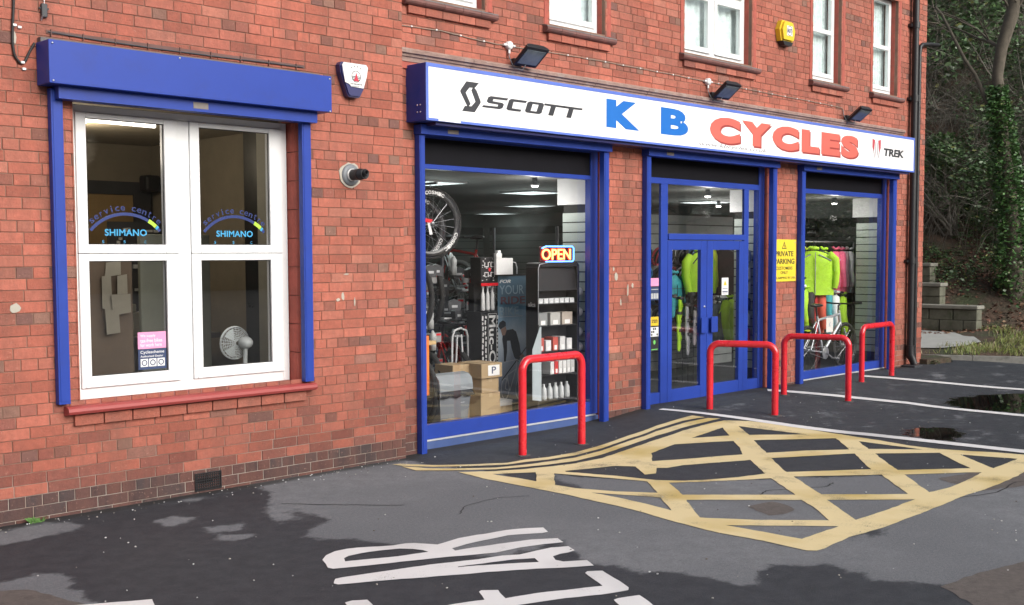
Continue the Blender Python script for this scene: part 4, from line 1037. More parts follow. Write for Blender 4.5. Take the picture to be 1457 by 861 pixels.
mb.lathe([(.022, -.13), (.022, -.225), (.018, -.225), (.018, -.13)], (5.77, 0, 2.42), 'y', 20); mb.build('pipe', M_black, t)

# air brick
t = thing('air_brick', 'black plastic air brick grille low in the brick wall', 'air brick', (4.41, 0, .02))
mb = MB(); frame_rect(mb, 4.30, 4.52, .015, .148, -.016, -.004, .008, 0)
for k in range(1, 12): mb.box(4.30+k*.0183-.003, 4.30+k*.0183+.003, -.014, -.005, .023, .140)
for k in range(1, 7): mb.box(4.308, 4.512, -.0145, -.0055, .015+k*.019-.003, .015+k*.019+.003)
mb.build('grille', M_black, t)
mb = MB(); mb.box(4.302, 4.518, -.0045, -.0005, .017, .146); mb.build('back_plate', mat('void_black', (.003, .003, .003), rough=1), t)
# drain sludge kerb strip + tuft at wall foot
mb = MB()
for i in range(40):
    a = random.uniform(0, 2*PI); l = random.uniform(.02, .05); x, y = 3.10+random.uniform(-.05, .05), -.04+random.uniform(-.03, .02)
    mb.add([(x, y, 0.0), (x+.012, y, 0.0), (x+.5*l*math.cos(a)+.012, y+.5*l*math.sin(a), l*.7), (x+l*math.cos(a), y+l*math.sin(a)*.6-.01, l*.9)], [(0, 1, 2, 3)])
tf = mb.build('weed_tuft', mat('moss_green', (.09, .19, .045), rough=.8, var=.3)); tag(tf, 'small green weed growing at the foot of the brick wall', 'weed')

# cable beside the left shutter box + switch
t = thing('wall_cable', 'dark looping cable with white clips left of the blue shutter box', 'cable', (3.1, 0, 3.0))
mb = MB(); cp = [(3.075, 4.2), (3.072, 3.405), (3.06, 3.25), (3.055, 3.13), (3.065, 3.05), (3.10, 3.005), (3.13, 3.015), (3.16, 3.08), (3.205, 3.16)]
pts = []
for i in range(len(cp)-1):
    for k in range(6): u = k/6; pts.append((cp[i][0]*(1-u)+cp[i+1][0]*u, -.018, cp[i][1]*(1-u)+cp[i+1][1]*u))
for _ in range(3): pts = [pts[0]]+[tuple((pts[i-1][j]+pts[i][j]*2+pts[i+1][j])/4 for j in range(3)) for i in range(1, len(pts)-1)]+[pts[-1]]
mb.tube(pts, .009, 8); mb.build('cable', M_cable, t)
mb = MB()
for x, z, dx, dz in ((3.07, 3.245, .035, -.008), (3.115, 3.012, .012, -.04)):
    mb.box(x-.012, x+.012, -.03, -.007, z-.008, z+.008, bev=.003); mb.box(x+dx-.012, x+dx+.012, -.02, -.007, z+dz-.008, z+dz+.008, bev=.003)
build_each(mb, 'cable_clip', M_whitep, t)
t = thing('cable_clamp', 'small dark metal cable clamp on the brickwork above the blue shutter box', 'clamp', (3.265, 0, 3.33))
mb = MB(); mb.box(3.245, 3.285, -.035, -.007, 3.32, 3.41, bev=.006); mb.box(3.235, 3.30, -.02, -.008, 3.375, 3.385); mb.build('clamp_body', M_dgrey, t)
mb = MB(); mb.tube([(3.262, -.03, 4.2), (3.264, -.03, 3.40)], .003, 5); mb.tube([(3.25, -.034, 3.33), (3.245, -.02, 3.30)], .005, 5); mb.build('wire', M_silver, t)
mb = MB(); cps = [(3.29, 3.245), (3.6, 3.24), (4.1, 3.236), (4.6, 3.234), (5.0, 3.235), (5.31, 3.234)]
mb.tube([(x, -.014, z-.012-.006*math.sin(i)) for i, (x, z) in enumerate(cps)], .005, 6); o = mb.build('conduit', M_dgrey)
tag(o, 'dark conduit strapped along the bricks just above the blue shutter box', 'conduit')
mb = MB()
for x in (3.31, 3.53, 3.76, 4.0, 4.25, 4.5, 4.75, 5.0, 5.25): mb.box(x-.0025, x+.0025, -.020, -.0075, 3.205, 3.25)
mb.box(3.28, 5.33, -.011, -.0072, 3.222, 3.246); mb.build('conduit_clips', mat('brown_stained_strip', (.13, .07, .06), rough=.8, var=.3), o)

# ------------------------------------------------------------------ downpipes at the corner
t = thing('downpipe', 'tall black downpipe on the corner of the brick building', 'downpipe', (16.05, 0, .05))
mb = MB(); xx = 16.06; mb.tube([(xx, .02, 6.0), (xx, .02, .34)], .048, 14)
for z in (5.0, 3.95, 1.6): mb.tube([(xx, .02, z), (xx, .02, z+.09)], .06, 14); mb.box(xx-.10, xx+.10, .04, YS-.005, z+.02, z+.06)
mb.tube([(xx, .02, .40), (xx, .02, .26), (xx+.01, -.01, .20), (xx+.02, -.04, .12)], [.064, .064, .055, .05], 14)
mb.build('pipe', M_black, t)
mb = MB(); mb.box(xx-.13, xx+.13, -.12, .09, terr(16, -.1)-.02, terr(16, -.1)+.03, bev=.01); mb.build('gully', M_dgrey, t)
t = thing('waste_pipe', 'slimmer black waste pipe beside the downpipe, bending away at the top', 'waste pipe', (16.33, 0, .1))
mb = MB(); mb.tube([(16.95, .08, 4.88), (16.60, .03, 4.84), (16.30, .03, 4.80), (16.235, .03, 4.76), (16.215, .03, 4.66), (16.215, .03, .2)], .03, 10); mb.tube([(16.215, .03, 2.9), (16.215, .03, 2.96)], .036, 10); mb.build('pipe', M_black, t)
mb = MB(); mb.box(16.175, 16.255, .03, .095, 1.5, 1.53); mb.box(16.175, 16.255, .03, .095, 3.7, 3.73); build_each(mb, 'pipe_bracket', M_black, t)

# ------------------------------------------------------------------ yellow parking notice on the pier
t = thing('parking_sign', 'yellow PRIVATE PARKING sign on the brick pier between the doors and the right window', 'sign', (12.67, YS, 1.41))
mb = MB(); ax, bx, az, bz = 12.40, 12.925, 1.405, 1.932; mb.box(ax, bx, YS-.014, YS-.0085, az, bz, bev=.002); p = mb.build('sign_plate', M_ysign, t)
mb = MB(); yy = YS-.014; cx = 12.64
poly_plate(mb, [[(cx-.055, 1.815), (cx+.055, 1.815), (cx, 1.905)], [(cx-.038, 1.825), (cx+.038, 1.825), (cx, 1.888)]], yy); mb.box(cx-.005, cx+.005, yy-.0015, yy, 1.84, 1.868); mb.box(cx-.005, cx+.005, yy-.0015, yy, 1.829, 1.835)
text_fit(mb, 'PRIVATE', 12.43, 12.86, 1.72, 1.785, yy, .02); text_fit(mb, 'PARKING', 12.415, 12.885, 1.625, 1.692, yy, .02)
text_fit(mb, 'CUSTOMERS', 12.45, 12.84, 1.553, 1.592, yy, .008); text_fit(mb, 'ONLY', 12.56, 12.73, 1.50, 1.535, yy, .008); text_fit(mb, 'CLAMPING IN USE', 12.43, 12.90, 1.437, 1.465, yy, .004)
mb.build('lettering', M_ink, p)
mb = MB()
for x, z in ((12.90, 1.895), (12.90, 1.46), (12.42, 1.46)): mb.lathe([(0, yy-.003), (.008, yy-.003), (.009, yy)], (x, 0, z), 'y', 8)
build_each(mb, 'screw', M_steel, p)

# ------------------------------------------------------------------ red hoops
def hoop(a, b, h, label):
    A, B = Vector(a), Vector(b); ctr = (A+B)/2
    t = thing('hoop_barrier', label, 'hoop barrier', (ctr.x, ctr.y, terr(*ctr)), 'red hoop barriers in front of the shopfront')
    r = .036; L = (B-A).length; d = (B-A)/L; rad = .10; pts = []
    za, zb = terr(*A), terr(*B); zt = max(za, zb)+h-r
    pts.append((A.x, A.y, za-.05)); pts.append((A.x, A.y, (za+zt)/2))
    for k in range(9):
        th = PI/2*k/8; q = A+d*(rad-rad*math.cos(th)); pts.append((q.x, q.y, zt-rad+rad*math.sin(th)))
    for k in range(9):
        th = PI/2*(1-k/8); q = B-d*(rad-rad*math.cos(th)); pts.append((q.x, q.y, zt-rad+rad*math.sin(th)))
    pts.append((B.x, B.y, (zb+zt)/2)); pts.append((B.x, B.y, zb-.05))
    mb = MB(); mb.tube(pts, r, 20); mb.build('tube', M_red, t)
    for q in (A, B):
        mb = MB(); z = terr(*q); n = 14
        pl = [(q.x+.062*math.cos(2*PI*i/n)*random.uniform(.85, 1.25), q.y+.062*math.sin(2*PI*i/n)*random.uniform(.85, 1.25)) for i in range(n)]
        mb.prism(pl[::-1], z-.01, z+.006, 'xy'); mb.build('footing', mat('footing_mortar', (.075, .072, .07), rough=.9, var=.3, bump=.3), t)
hoop((7.13, -.645), (7.93, -.635), .875, 'red hoop barrier in front of the large left display window, nearest the camera')
hoop((10.245, -.46), (10.53, -1.09), .755, 'red hoop barrier in front of the glazed entrance doors')
hoop((11.89, -.38), (12.115, -1.09), .74, 'red hoop barrier standing below the yellow parking sign, between door and right window')
hoop((13.75, -.41), (14.72, -.35), .755, 'farthest red hoop barrier, in front of the right display window by the downpipe')

# ------------------------------------------------------------------ shop interior: floor, ceiling, walls
FZ = .09; CE = 2.56
mb = MB(); mb.box(6.45, 16.3, .30, 9.3, FZ-.08, FZ); struct(mb.build('shop_floor', M_floor))
mb = MB(); mb.box(6.45, 16.3, .29, 9.3, CE, CE+.05); struct(mb.build('shop_ceiling', M_ceil))
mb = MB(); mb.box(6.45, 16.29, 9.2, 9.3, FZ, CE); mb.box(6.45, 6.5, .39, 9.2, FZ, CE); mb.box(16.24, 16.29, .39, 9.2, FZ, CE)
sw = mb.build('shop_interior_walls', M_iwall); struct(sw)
def slatwall(name, plane, pos, a, b, z0, z1, facing, parent=None, pitch=.105, m=None):
    """plane 'x': sheet at x=pos spanning y a..b; 'y': sheet at y=pos spanning x a..b"""
    mb = MB(); k = int((z1-z0)/pitch)
    for i in range(k):
        za, zb = z0+i*pitch+.006, z0+(i+1)*pitch-.006
        if plane == 'x': mb.box(pos, pos+.02*facing, a, b, za, zb)
        else: mb.box(a, b, pos, pos+.02*facing, za, zb)
    o = mb.build(name, m or M_slat, parent)
    mb = MB()
    if plane == 'x': mb.box(pos-.012*facing, pos-.0005*facing if False else pos+.004*facing, a+.001, b-.001, z0, z1)
    else: mb.box(a+.001, b-.001, pos-.012*facing, pos+.004*facing, z0, z1)
    mb.build('slat_grooves', M_slatd, o); return o
for x, lab, y1, grp in ((9.14, 'pale slatwall return at the right edge of the large left display window', .68, 1), (12.36, 'pale slatwall return just right of the entrance doors', .64, 1), (15.60, 'tall pale slatwall return in the right display window', .66, 1)):
    t = thing('slatwall_panel', lab, 'slatwall panel', (x, .45, .3))
    slatwall('slatted_board', 'x', x+.02, .30, y1, .31, 2.28, -1, t)
    mb = MB(); mb.box(x-.03, x+.1, .30, y1+.05, 2.282, CE-.001); mb.build('bulkhead', M_lgrey, t)
    mb = MB(); mb.box(x+.03, x+.26 if x < 15 else x+.5, .30, y1, FZ+.001, 2.281); mb.build('pier_casing', M_iwall, t)
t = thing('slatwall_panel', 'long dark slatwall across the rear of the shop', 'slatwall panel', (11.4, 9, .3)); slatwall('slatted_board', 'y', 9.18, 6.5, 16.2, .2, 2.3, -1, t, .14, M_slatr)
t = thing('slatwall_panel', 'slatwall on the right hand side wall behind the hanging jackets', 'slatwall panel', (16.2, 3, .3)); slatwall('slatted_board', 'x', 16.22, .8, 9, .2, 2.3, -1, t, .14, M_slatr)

def lightpanel(x, y, label):
    t = thing('ceiling_light', label, 'ceiling light', (x, y, CE), 'louvred ceiling lights in the shop')
    mb = MB(); frame_rect_xy(mb, x-.3, x+.3, y-.3, y+.3, CE-.02, CE-.001, .02); mb.build('frame', M_lgrey, t)
    mb = MB(); mb.box(x-.28, x+.28, y-.28, y+.28, CE-.006, CE-.002); mb.build('diffuser', M_panel, t); lamp('panel_light', (x, y, CE-.3), 9 if y < 3 else 3, (.88, 1, .96), .25, t)
    mb = MB()
    for k in range(1, 8): mb.box(x-.28, x+.28, y-.28+k*.07-.004, y-.28+k*.07+.004, CE-.018, CE-.0065)
    mb.build('louvre', M_lgrey, t)
def frame_rect_xy(mb, x0, x1, y0, y1, z0, z1, w_):
    mb.box(x0, x0+w_, y0, y1, z0, z1); mb.box(x1-w_, x1, y0, y1, z0, z1); mb.box(x0+w_, x1-w_, y0, y0+w_, z0, z1); mb.box(x0+w_, x1-w_, y1-w_, y1, z0, z1)
for x, y, lab in ((10.7, 2.6, 'nearest louvred ceiling light seen through the left display window'), (13.6, 5.4, 'louvred ceiling light in the middle of the shop, seen through the left display window'), (15.7, 8.3, 'farthest louvred ceiling light near the rear wall'),
                  (8.4, 2.0, 'louvred ceiling light behind the hanging wheels'), (14.7, 2.7, 'louvred ceiling light seen through the fanlight over the doors'), (12.6, 8.2, 'louvred ceiling light at the left rear of the shop'), (9.6, 6.2, 'louvred ceiling light deep in the shop behind the hanging wheels')):
    lightpanel(x, y, lab)
for x, y, lab in ((8.78, .75, 'small bright spotlight in the ceiling above the OPEN sign'), (12.0, .80, 'bright ceiling spotlight seen above the entrance doors'), (14.6, 2.4, 'lower ceiling spotlight seen through the fanlight'), (15.1, .75, 'ceiling spotlight near the right edge of the right display window'), (15.2, 1.9, 'ceiling spotlight above the jackets, left of the other one')):
    t = thing('spotlight', lab, 'spotlight', (x, y, CE), 'ceiling spotlights')
    mb = MB(); mb.lathe([(.03, CE), (.03, CE-.04), (.045, CE-.05), (.045, CE-.085), (.038, CE-.085)], (x, y, 0), 'z', 16); mb.build('housing', M_grey, t)
    mb = MB(); mb.lathe([(.037, CE-.083), (.03, CE-.095), (0, CE-.1)], (x, y, 0), 'z', 16); mb.build('bulb', M_bulb, t); lamp('spot_glow', (x, y, CE-.30), 8, parent=t)

# ------------------------------------------------------------------ bicycles
M_tyre = mat('tyre_rubber', (.018, .018, .018), rough=.8, bump=.3, bscale=120)
M_rim = mat('rim_black', (.03, .03, .032), rough=.35, coat=.3)
M_fr_dark = mat('frame_black', (.02, .021, .025), rough=.25, coat=.8)
M_fr_sil = mat('frame_silver', (.62, .65, .68), rough=.25, metal=.5, coat=.5)
def wheel_parts(par, cx, cz, y, r, tyre_r, name='wheel', rim_m=None, spokes=20):
    mb = MB(); mb.tube([(cx+(r-tyre_r)*math.cos(2*PI*k/40), y, cz+(r-tyre_r)*math.sin(2*PI*k/40)) for k in range(40)], tyre_r, 8, closed=True)
    w_ = mb.build(name, M_tyre, par)
    mb = MB(); rr = r-tyre_r*2+.004
    mb.tube([(cx+rr*math.cos(2*PI*k/40), y, cz+rr*math.sin(2*PI*k/40)) for k in range(40)], .009, 6, closed=True)
    mb.build('rim', rim_m or M_rim, w_)
    mb = MB(); mb.lathe([(0, y-.04), (.022, y-.04), (.018, y-.01), (.018, y+.01), (.022, y+.04), (0, y+.04)], (cx, 0, cz), 'y', 12)
    for k in range(spokes):
        a = 2*PI*k/spokes; b = a+(.35 if k % 2 else -.35)
        mb.tube([(cx+.02*math.cos(b), y+(.03 if k % 2 else -.03), cz+.02*math.sin(b)), (cx+rr*math.cos(a), y, cz+rr*math.sin(a))], .0012, 3, cap=False)
    mb.build('spokes', M_steel, w_)
    return w_
def bicycle(label, loc, rz, fm, group=None, tr=.024, wr=.34, flat=True):
    t = thing('bicycle', label, 'bicycle', (0, 0, 0), group)
    ra, fa = (-.52, wr), (.53, wr); bb = (-.09, .28); st = (-.26, .80); hd = (.36, .80); hb = (.39, .68)
    mb = MB()
    def tb(a, b, r, ya=0, yb=0): mb.tube([(a[0], ya, a[1]), (b[0], yb, b[1])], r, 8)
    tb(bb, hb, .024); tb((-.235, .74), hd, .02); tb(bb, st, .018)
    for s_ in (-1, 1): tb(ra, bb, .011, s_*.06, s_*.03); tb(ra, (-.235, .74), .009, s_*.06, s_*.015); tb(fa, (.415, .60), .013, s_*.055, s_*.05)
    tb((.345, .86), (.405, .62), .022); mb.build('frame', fm, t)
    w1 = wheel_parts(t, ra[0], ra[1], 0, wr, tr); w2 = wheel_parts(t, fa[0], fa[1], 0, wr, tr)
    mb = MB(); mb.tube([st+(0,), st+(0,)][:0] or [(-.26, 0, .80), (-.285, 0, .92)], .014, 8)
    mb.blob((-.29, 0, .945), .13, .062, .028, 12); mb.blob((-.20, 0, .942), .10, .028, .02, 10); mb.build('saddle', M_black, t)
    mb = MB()
    mb.tube([(.345, 0, .86), (.335, 0, .92), (.40, 0, .95)], .015, 8)
    if flat: mb.tube([(.38, -.31, .965), (.40, -.12, .95), (.40, .12, .95), (.38, .31, .965)], .012, 8); mb.tube([(.38, -.33, .965), (.385, -.21, .96)], .018, 8); mb.tube([(.38, .21, .96), (.38, .33, .965)], .018, 8)
    else:
        for s_ in (-1, 1): mb.tube([(.40, 0, .95), (.40, s_*.19, .95), (.48, s_*.21, .94), (.50, s_*.21, .88), (.44, s_*.22, .82), (.38, s_*.22, .82)], .013, 8)
    mb.build('handlebar', M_black, t)
    mb = MB(); mb.lathe([(.0, -.05), (.085, -.05), (.09, -.047), (.085, -.044), (0, -.044)], (bb[0], 0, bb[1]), 'y', 28)
    mb.tube([(bb[0], -.06, bb[1]), (bb[0]+.15, -.07, bb[1]-.08)], .011, 6); mb.tube([(bb[0], .06, bb[1]), (bb[0]-.15, .07, bb[1]+.08)], .011, 6)
    mb.box(bb[0]+.10, bb[0]+.20, -.15, -.075, bb[1]-.09, bb[1]-.07, bev=.006); mb.box(bb[0]-.20, bb[0]-.10, .075, .15, bb[1]+.07, bb[1]+.09, bev=.006)
    mb.tube([(bb[0], -.047, bb[1]+.088), (ra[0], -.047, ra[1]+.04)], .005, 4); mb.tube([(bb[0], -.047, bb[1]-.088), (ra[0], -.047, ra[1]-.04)], .005, 4)
    mb.build('crankset', M_steel, t)
    t.location = loc; t.rotation_euler = (0, 0, rz)
    return t
b0 = bicycle('silver framed mountain bike standing in the right display window', (14.50, .52, FZ), R(0), M_fr_sil, tr=.026)
bd = bicycle('black mountain bike nearest the hanging wheels in the left display window', (7.35, 1.35, FZ), R(78), M_fr_dark, 'dark bicycles packed behind the left display window', tr=.03)
M_fr_blue = mat('frame_blue', (.03, .06, .2), rough=.25, coat=.8); M_fr_red = mat('frame_red', (.35, .02, .02), rough=.25, coat=.8)
spots = [(7.85, 1.75, 75, M_fr_dark, 'black bicycle standing behind the stacked cardboard boxes'), (8.25, 1.85, 82, M_fr_red, 'red framed bicycle behind the tall black and white display stand'),
         (8.65, 1.9, 70, M_fr_dark, 'black bicycle behind the tall cyclist banner'), (7.2, 2.5, 95, M_fr_blue, 'dark blue bicycle deeper in the shop behind the grey bin'), (7.8, 3.0, 80, M_fr_dark, 'black bicycle in the second row behind the boxes'),
         (8.5, 3.1, 74, M_fr_dark, 'black bicycle in the second row, behind the display stand'), (9.3, 3.2, 84, M_fr_blue, 'dark blue bicycle in the second row beyond the banner'), (10.1, 3.4, 78, M_fr_red, 'red framed bicycle in the second row beyond the black rack'),
         (10.9, 3.8, 80, M_fr_dark, 'black bicycle in the far row near the centre of the shop'), (11.8, 4.4, 75, M_fr_dark, 'black bicycle farthest back in the shop')]
for x, y, a, fm, lab in spots: dup(bd, (x, y, FZ), R(a), lab, 'dark bicycles packed behind the left display window', remat={'frame_black': fm})
for x, y, z, a, fm, lab in ((7.45, 1.55, 1.0, 80, M_fr_dark, 'black bicycle hung on the upper rack under the wheels'), (8.15, 2.1, 1.0, 76, M_fr_blue, 'dark blue bicycle hung on the upper rack'), (8.9, 2.5, 1.02, 84, M_fr_dark, 'black bicycle on the upper rack beyond the banner'), (9.7, 2.8, 1.02, 78, M_fr_red, 'red framed bicycle on the upper rack beyond the OPEN sign'), (7.1, 2.2, 1.0, 84, M_fr_dark, 'black bicycle at the left end of the upper rack')):
    dup(bd, (x, y, z), R(a), lab, 'bicycles on the upper rack', remat={'frame_black': fm})
t = thing('bicycle_rack', 'steel two tier bicycle rack behind the left display window', 'rack', (8.4, 2.2, FZ))
mb = MB(); 
for x in (6.8, 8.5, 10.4):
    mb.tube([(x, 1.9, FZ), (x, 1.9, 2.1)], .02, 8); mb.tube([(x, 3.0, FZ), (x, 3.0, 2.1)], .02, 8)
mb.tube([(6.8, 1.9, .98), (10.4, 1.9, .98)], .02, 8); mb.tube([(6.8, 3.0, .98), (10.4, 3.0, .98)], .02, 8); mb.build('rack_frame', M_dgrey, t)

# hanging deep section wheels
def deepwheel(x, y, z, rz, label):
    t = thing('hanging_wheel', label, 'wheel', (0, 0, 0), 'deep rimmed wheels hanging in the display window')  # one single bicycle wheel per call, each hung separately
    mb = MB(); r = .335
    mb.lathe([(r-.075, -.004), (r-.06, -.013), (r-.02, -.014), (r-.02, .014), (r-.06, .013), (r-.075, .004), (r-.075, -.004)], (0, 0, 0), 'y', 48); rim = mb.build('rim', M_rim, t)
    mb = MB(); mb.tube([((r-.012)*math.cos(2*PI*k/48), 0, (r-.012)*math.sin(2*PI*k/48)) for k in range(48)], .0135, 8, closed=True); mb.build('tyre', M_tyre, t)
    mb = MB(); mb.lathe([(0, -.05), (.018, -.05), (.014, -.02), (.014, .02), (.018, .05), (0, .05)], (0, 0, 0), 'y', 12)
    for k in range(20): a = 2*PI*k/20; mb.tube([(.012*math.cos(a), .03*(-1)**k, .012*math.sin(a)), ((r-.07)*math.cos(a), 0, (r-.07)*math.sin(a))], .0013, 3, cap=False)
    mb.build('spokes', M_steel, t)
    mb = MB()
    for base in (PI*.5, PI*1.17, PI*1.83):
        for i, ch in enumerate('COSMIC'):
            a = base+(2.5-i)*.125
            def pl_(u, v, d, a=a): rr = r-.064+v; return ((rr)*math.cos(a)+u*math.sin(a), -.0145-d, rr*math.sin(a)-u*math.cos(a))
            text_fit(mb, ch, -.016, .016, 0, .034, 0, .03, place=pl_, thick=.001)
    mb.build('lettering', M_whitep, rim)
    mb = MB()
    for a in (.3, 2.5, 4.6): mb.lathe([(0, 0), (0, 0)], (0, 0, 0), 'y', 3)
    mb = MB(); mb.box(-.10, .0, -.03, -.022, .0, .035); q = mb.build('red_hub_tag', M_red, t); mb = MB(); mb.prism([(-.05, 0), (-.02, 0), (.02, -.10), (-.01, -.11)], -.0295, -.0265, 'xz'); mb.build('paper_tag', M_whitep, q)
    t.location = (x, y, z); t.rotation_euler = (0, R(8), rz); return t
deepwheel(7.09, .50, 2.05, R(-12), 'front deep rimmed wheel with white lettering hanging at the left of the display window')
w2 = deepwheel(7.15, .78, 2.0, R(-12), 'second deep rimmed wheel hanging just behind the front one')
t = thing('hanging_bar', 'steel bar from which the two deep rimmed wheels hang', 'bar', (7.1, .6, 2.4)); mb = MB(); mb.tube([(7.09, .4, 2.42), (7.13, 1.0, 2.42)], .012, 8); mb.tube([(7.11, .7, 2.42), (7.11, .7, CE)], .01, 8); mb.tube([(7.09, .5, 2.42), (7.09, .5, 2.36)], .005, 6); mb.build('bar', M_steel, t)

# ------------------------------------------------------------------ bin, boxes, clutter behind left window
t = thing('waste_bin', 'tall grey plastic waste bin with lid and black liner inside the left display window', 'bin', (7.39, .62, FZ))
mb = MB()
def taper(mb, x0, x1, y0, y1, z0, z1, k): 
    cx, cy = (x0+x1)/2, (y0+y1)/2; v = []
    for z, q in ((z0, k), (z1, 1)):
        for a, b in ((x0, y0), (x1, y0), (x1, y1), (x0, y1)): v.append((cx+(a-cx)*q, cy+(b-cy)*q, z))
    mb.add(v, [(3, 2, 1, 0), (4, 5, 6, 7), (0, 1, 5, 4), (1, 2, 6, 5), (2, 3, 7, 6), (3, 0, 4, 7)])
taper(mb, 7.19, 7.60, .50, .80, FZ, .435, .82); mb.box(7.185, 7.605, .495, .805, .43, .45, bev=.006); mb.build('bin_body', M_grey, t)
mb = MB(); pr = [(.485, .455), (.485, .51), (.50, .57), (.54, .605), (.62, .62), (.70, .605), (.79, .57), (.815, .51), (.815, .455)]; mb.prism(pr, 7.18, 7.61, 'yz'); mb.build('bin_lid', mat('grey_lid', (.24, .265, .28), rough=.4), t)
mb = MB(); n = 48; vs = []
for k in range(n):
    a = 2*PI*k/n; cx_ = max(-1, min(1, 1.5*math.cos(a))); cy_ = max(-1, min(1, 1.5*math.sin(a)))
    for z, e in ((.452, .0), (.425, .012), (.395+.012*math.sin(k*1.7), .015+.006*math.sin(k*2.3))): vs.append((7.395+cx_*(.212+e), .65+cy_*(.157+e), z))
mb.add(vs, [(3*k+j, (3*k+3+j) % (3*n), (3*k+4+j) % (3*n), 3*k+1+j) for k in range(n) for j in (0, 1)], None, True); mb.build('bin_liner', M_blackgl, t)
mb = MB(); mb.box(7.47, 7.52, .508, .512, .33, .405); mb.build('sticker', M_whitep, t)
def carton(x0, x1, y0, y1, z0, z1, label, grp='cardboard boxes inside the left display window', lab=None, m=None):
    t = thing('cardboard_box', label, 'cardboard box', ((x0+x1)/2, (y0+y1)/2, z0), grp)
    mb = MB(); mb.box(x0, x1, y0, y1, z0, z1, bev=.004); b = mb.build('carton', m or M_card, t)
    mb = MB(); xm = (x0+x1)/2; mb.box(xm-.025, xm+.025, y0-.0008, y1, z1+.0002, z1+.0012); mb.box(xm-.025, xm+.025, y0-.0012, y0-.0002, z1-.04, z1); mb.build('packing_tape', mat('brown_tape', (.42, .31, .18), rough=.4), b)
    if lab:
        mb = MB(); mb.box(x1-.20, x1-.04, y0-.003, y0-.0015, z1-.125, z1-.02); q = mb.build('paper_label', M_whitep, b)
        mb = MB(); text_fit(mb, 'P', x1-.15, x1-.09, z1-.105, z1-.035, y0-.003, .01); mb.build('lettering', M_navyst, q)
carton(7.85, 8.12, .62, .95, FZ, .37, 'lowest cardboard box of the stack beside the grey bin'); carton(7.87, 8.11, .63, .93, .372, .52, 'middle cardboard box of the stack beside the grey bin'); carton(7.84, 8.13, .60, .95, .522, .67, 'top cardboard box of the stack, with a white label reading P', lab=1)
carton(7.62, 7.845, .78, 1.05, FZ, .66, 'tall cardboard box standing behind the grey bin')
carton(8.15, 8.40, .72, .98, FZ, .20, 'flat cardboard box on the floor right of the box stack'); carton(7.17, 7.37, .32, .46, FZ, .20, 'small cardboard box in the bottom left corner of the display window')
t = thing('paper_stack', 'pile of white paper bags on the flat cardboard box', 'papers', (8.28, .85, .2)); mb = MB()
for k in range(5): mb.box(8.16+random.uniform(-.01, .01), 8.40+random.uniform(-.01, .01), .72, .97, .2015+k*.011, .211+k*.011)
mb.build('sheets', M_paper, t)
t = thing('orange_panel', 'upright orange panel at the left edge inside the display window', 'panel', (7.12, .6, FZ)); mb = MB(); mb.box(7.08, 7.15, .6, .63, .42, .99, bev=.004); mb.box(7.09, 7.10, .6, .63, FZ, .42); mb.build('panel', M_orange, t)
t = thing('wooden_bench', 'pine workbench end with grey top behind the orange panel', 'bench', (7.3, .9, FZ))
mb = MB(); mb.box(7.10, 7.42, .80, 1.3, .88, .92, bev=.004); top = mb.build('bench_top', M_wood, t)
for x in (7.12, 7.27):
    mb = MB(); mb.box(x, x+.06, .82, .88, FZ, .88); mb.build('leg', M_wood, t)
    mb = MB(); mb.box(x, x+.06, 1.2, 1.26, FZ, .88); mb.build('leg', M_wood, t)
t = thing('storage_tub', 'small grey tub on the pine workbench end', 'tub', (7.2, .95, .92)); mb = MB(); mb.box(7.12, 7.30, .84, 1.0, .921, .985, bev=.01); mb.build('tub', M_grey, t)
t = thing('wooden_board', 'curved pine board standing behind the hanging wheels', 'board', (7.12, .95, .98)); mb = MB()
mb.prism([(7.07, 1.02), (7.20, 1.02), (7.24, 1.3), (7.22, 1.55), (7.15, 1.72), (7.07, 1.75)], .95, .98, 'xz'); mb.build('board', M_wood, t)
t = thing('folding_chair', 'white tubular chair back behind the box stack', 'chair', (8.1, 1.2, FZ)); mb = MB()
mb.tube([(7.98, 1.2, FZ), (8.0, 1.2, .9), (8.03, 1.2, .97), (8.12, 1.2, .99), (8.20, 1.2, .96), (8.22, 1.2, .9), (8.24, 1.2, FZ)], .012, 8); mb.tube([(8.05, 1.21, .5), (8.08, 1.21, .92), (8.14, 1.21, .92), (8.17, 1.21, .5)], .01, 8); mb.build('chair_frame', M_lgrey, t)
mb = MB(); mb.box(7.99, 8.23, 1.2, 1.5, .48, .51, bev=.01); mb.build('seat', M_dgrey, t)

# tall black/white bottle stand
t = thing('display_stand', 'tall black product stand with white graphics reading Muc-Off', 'display stand', (8.36, 1.02, FZ))
x0, x1 = 8.225, 8.475
mb = MB(); mb.box(x0, x1, 1.0, 1.22, FZ, 1.16, bev=.004); mb.box(x0+.01, x1-.01, 1.12, 1.2, 1.16, 1.46); mb.box(x0, x1, 1.0, 1.16, 1.46, 1.73, bev=.004); b = mb.build('stand_body', M_black, t)
mb = MB(); text_fit(mb, 'Muc-Off', 0, .62, 0, .095, 0, .02, place=lambda u, v, d: (8.34+v, 1.0-.001-d, 1.12-u)); frame_pts = 0
mb.box(8.325, 8.328, .9975, .9995, .48, 1.14); mb.box(8.447, 8.450, .9975, .9995, .48, 1.14); mb.box(8.328, 8.447, .9975, .9995, 1.137, 1.14); mb.box(8.328, 8.447, .9975, .9995, .48, .483)
for col, x in ((0, x0+.02), (1, x0+.06), (2, x1-.018)):
    z = 1.12
    while z > .25:
        h = random.uniform(.02, .06); u0 = x+random.uniform(-.008, .004); mb.prism([(u0, z), (u0+.018, z-.008), (u0+random.uniform(.004, .02), z-h), (u0-.004, z-h+.006)], .9975, .9995, 'xz'); z -= h+.012
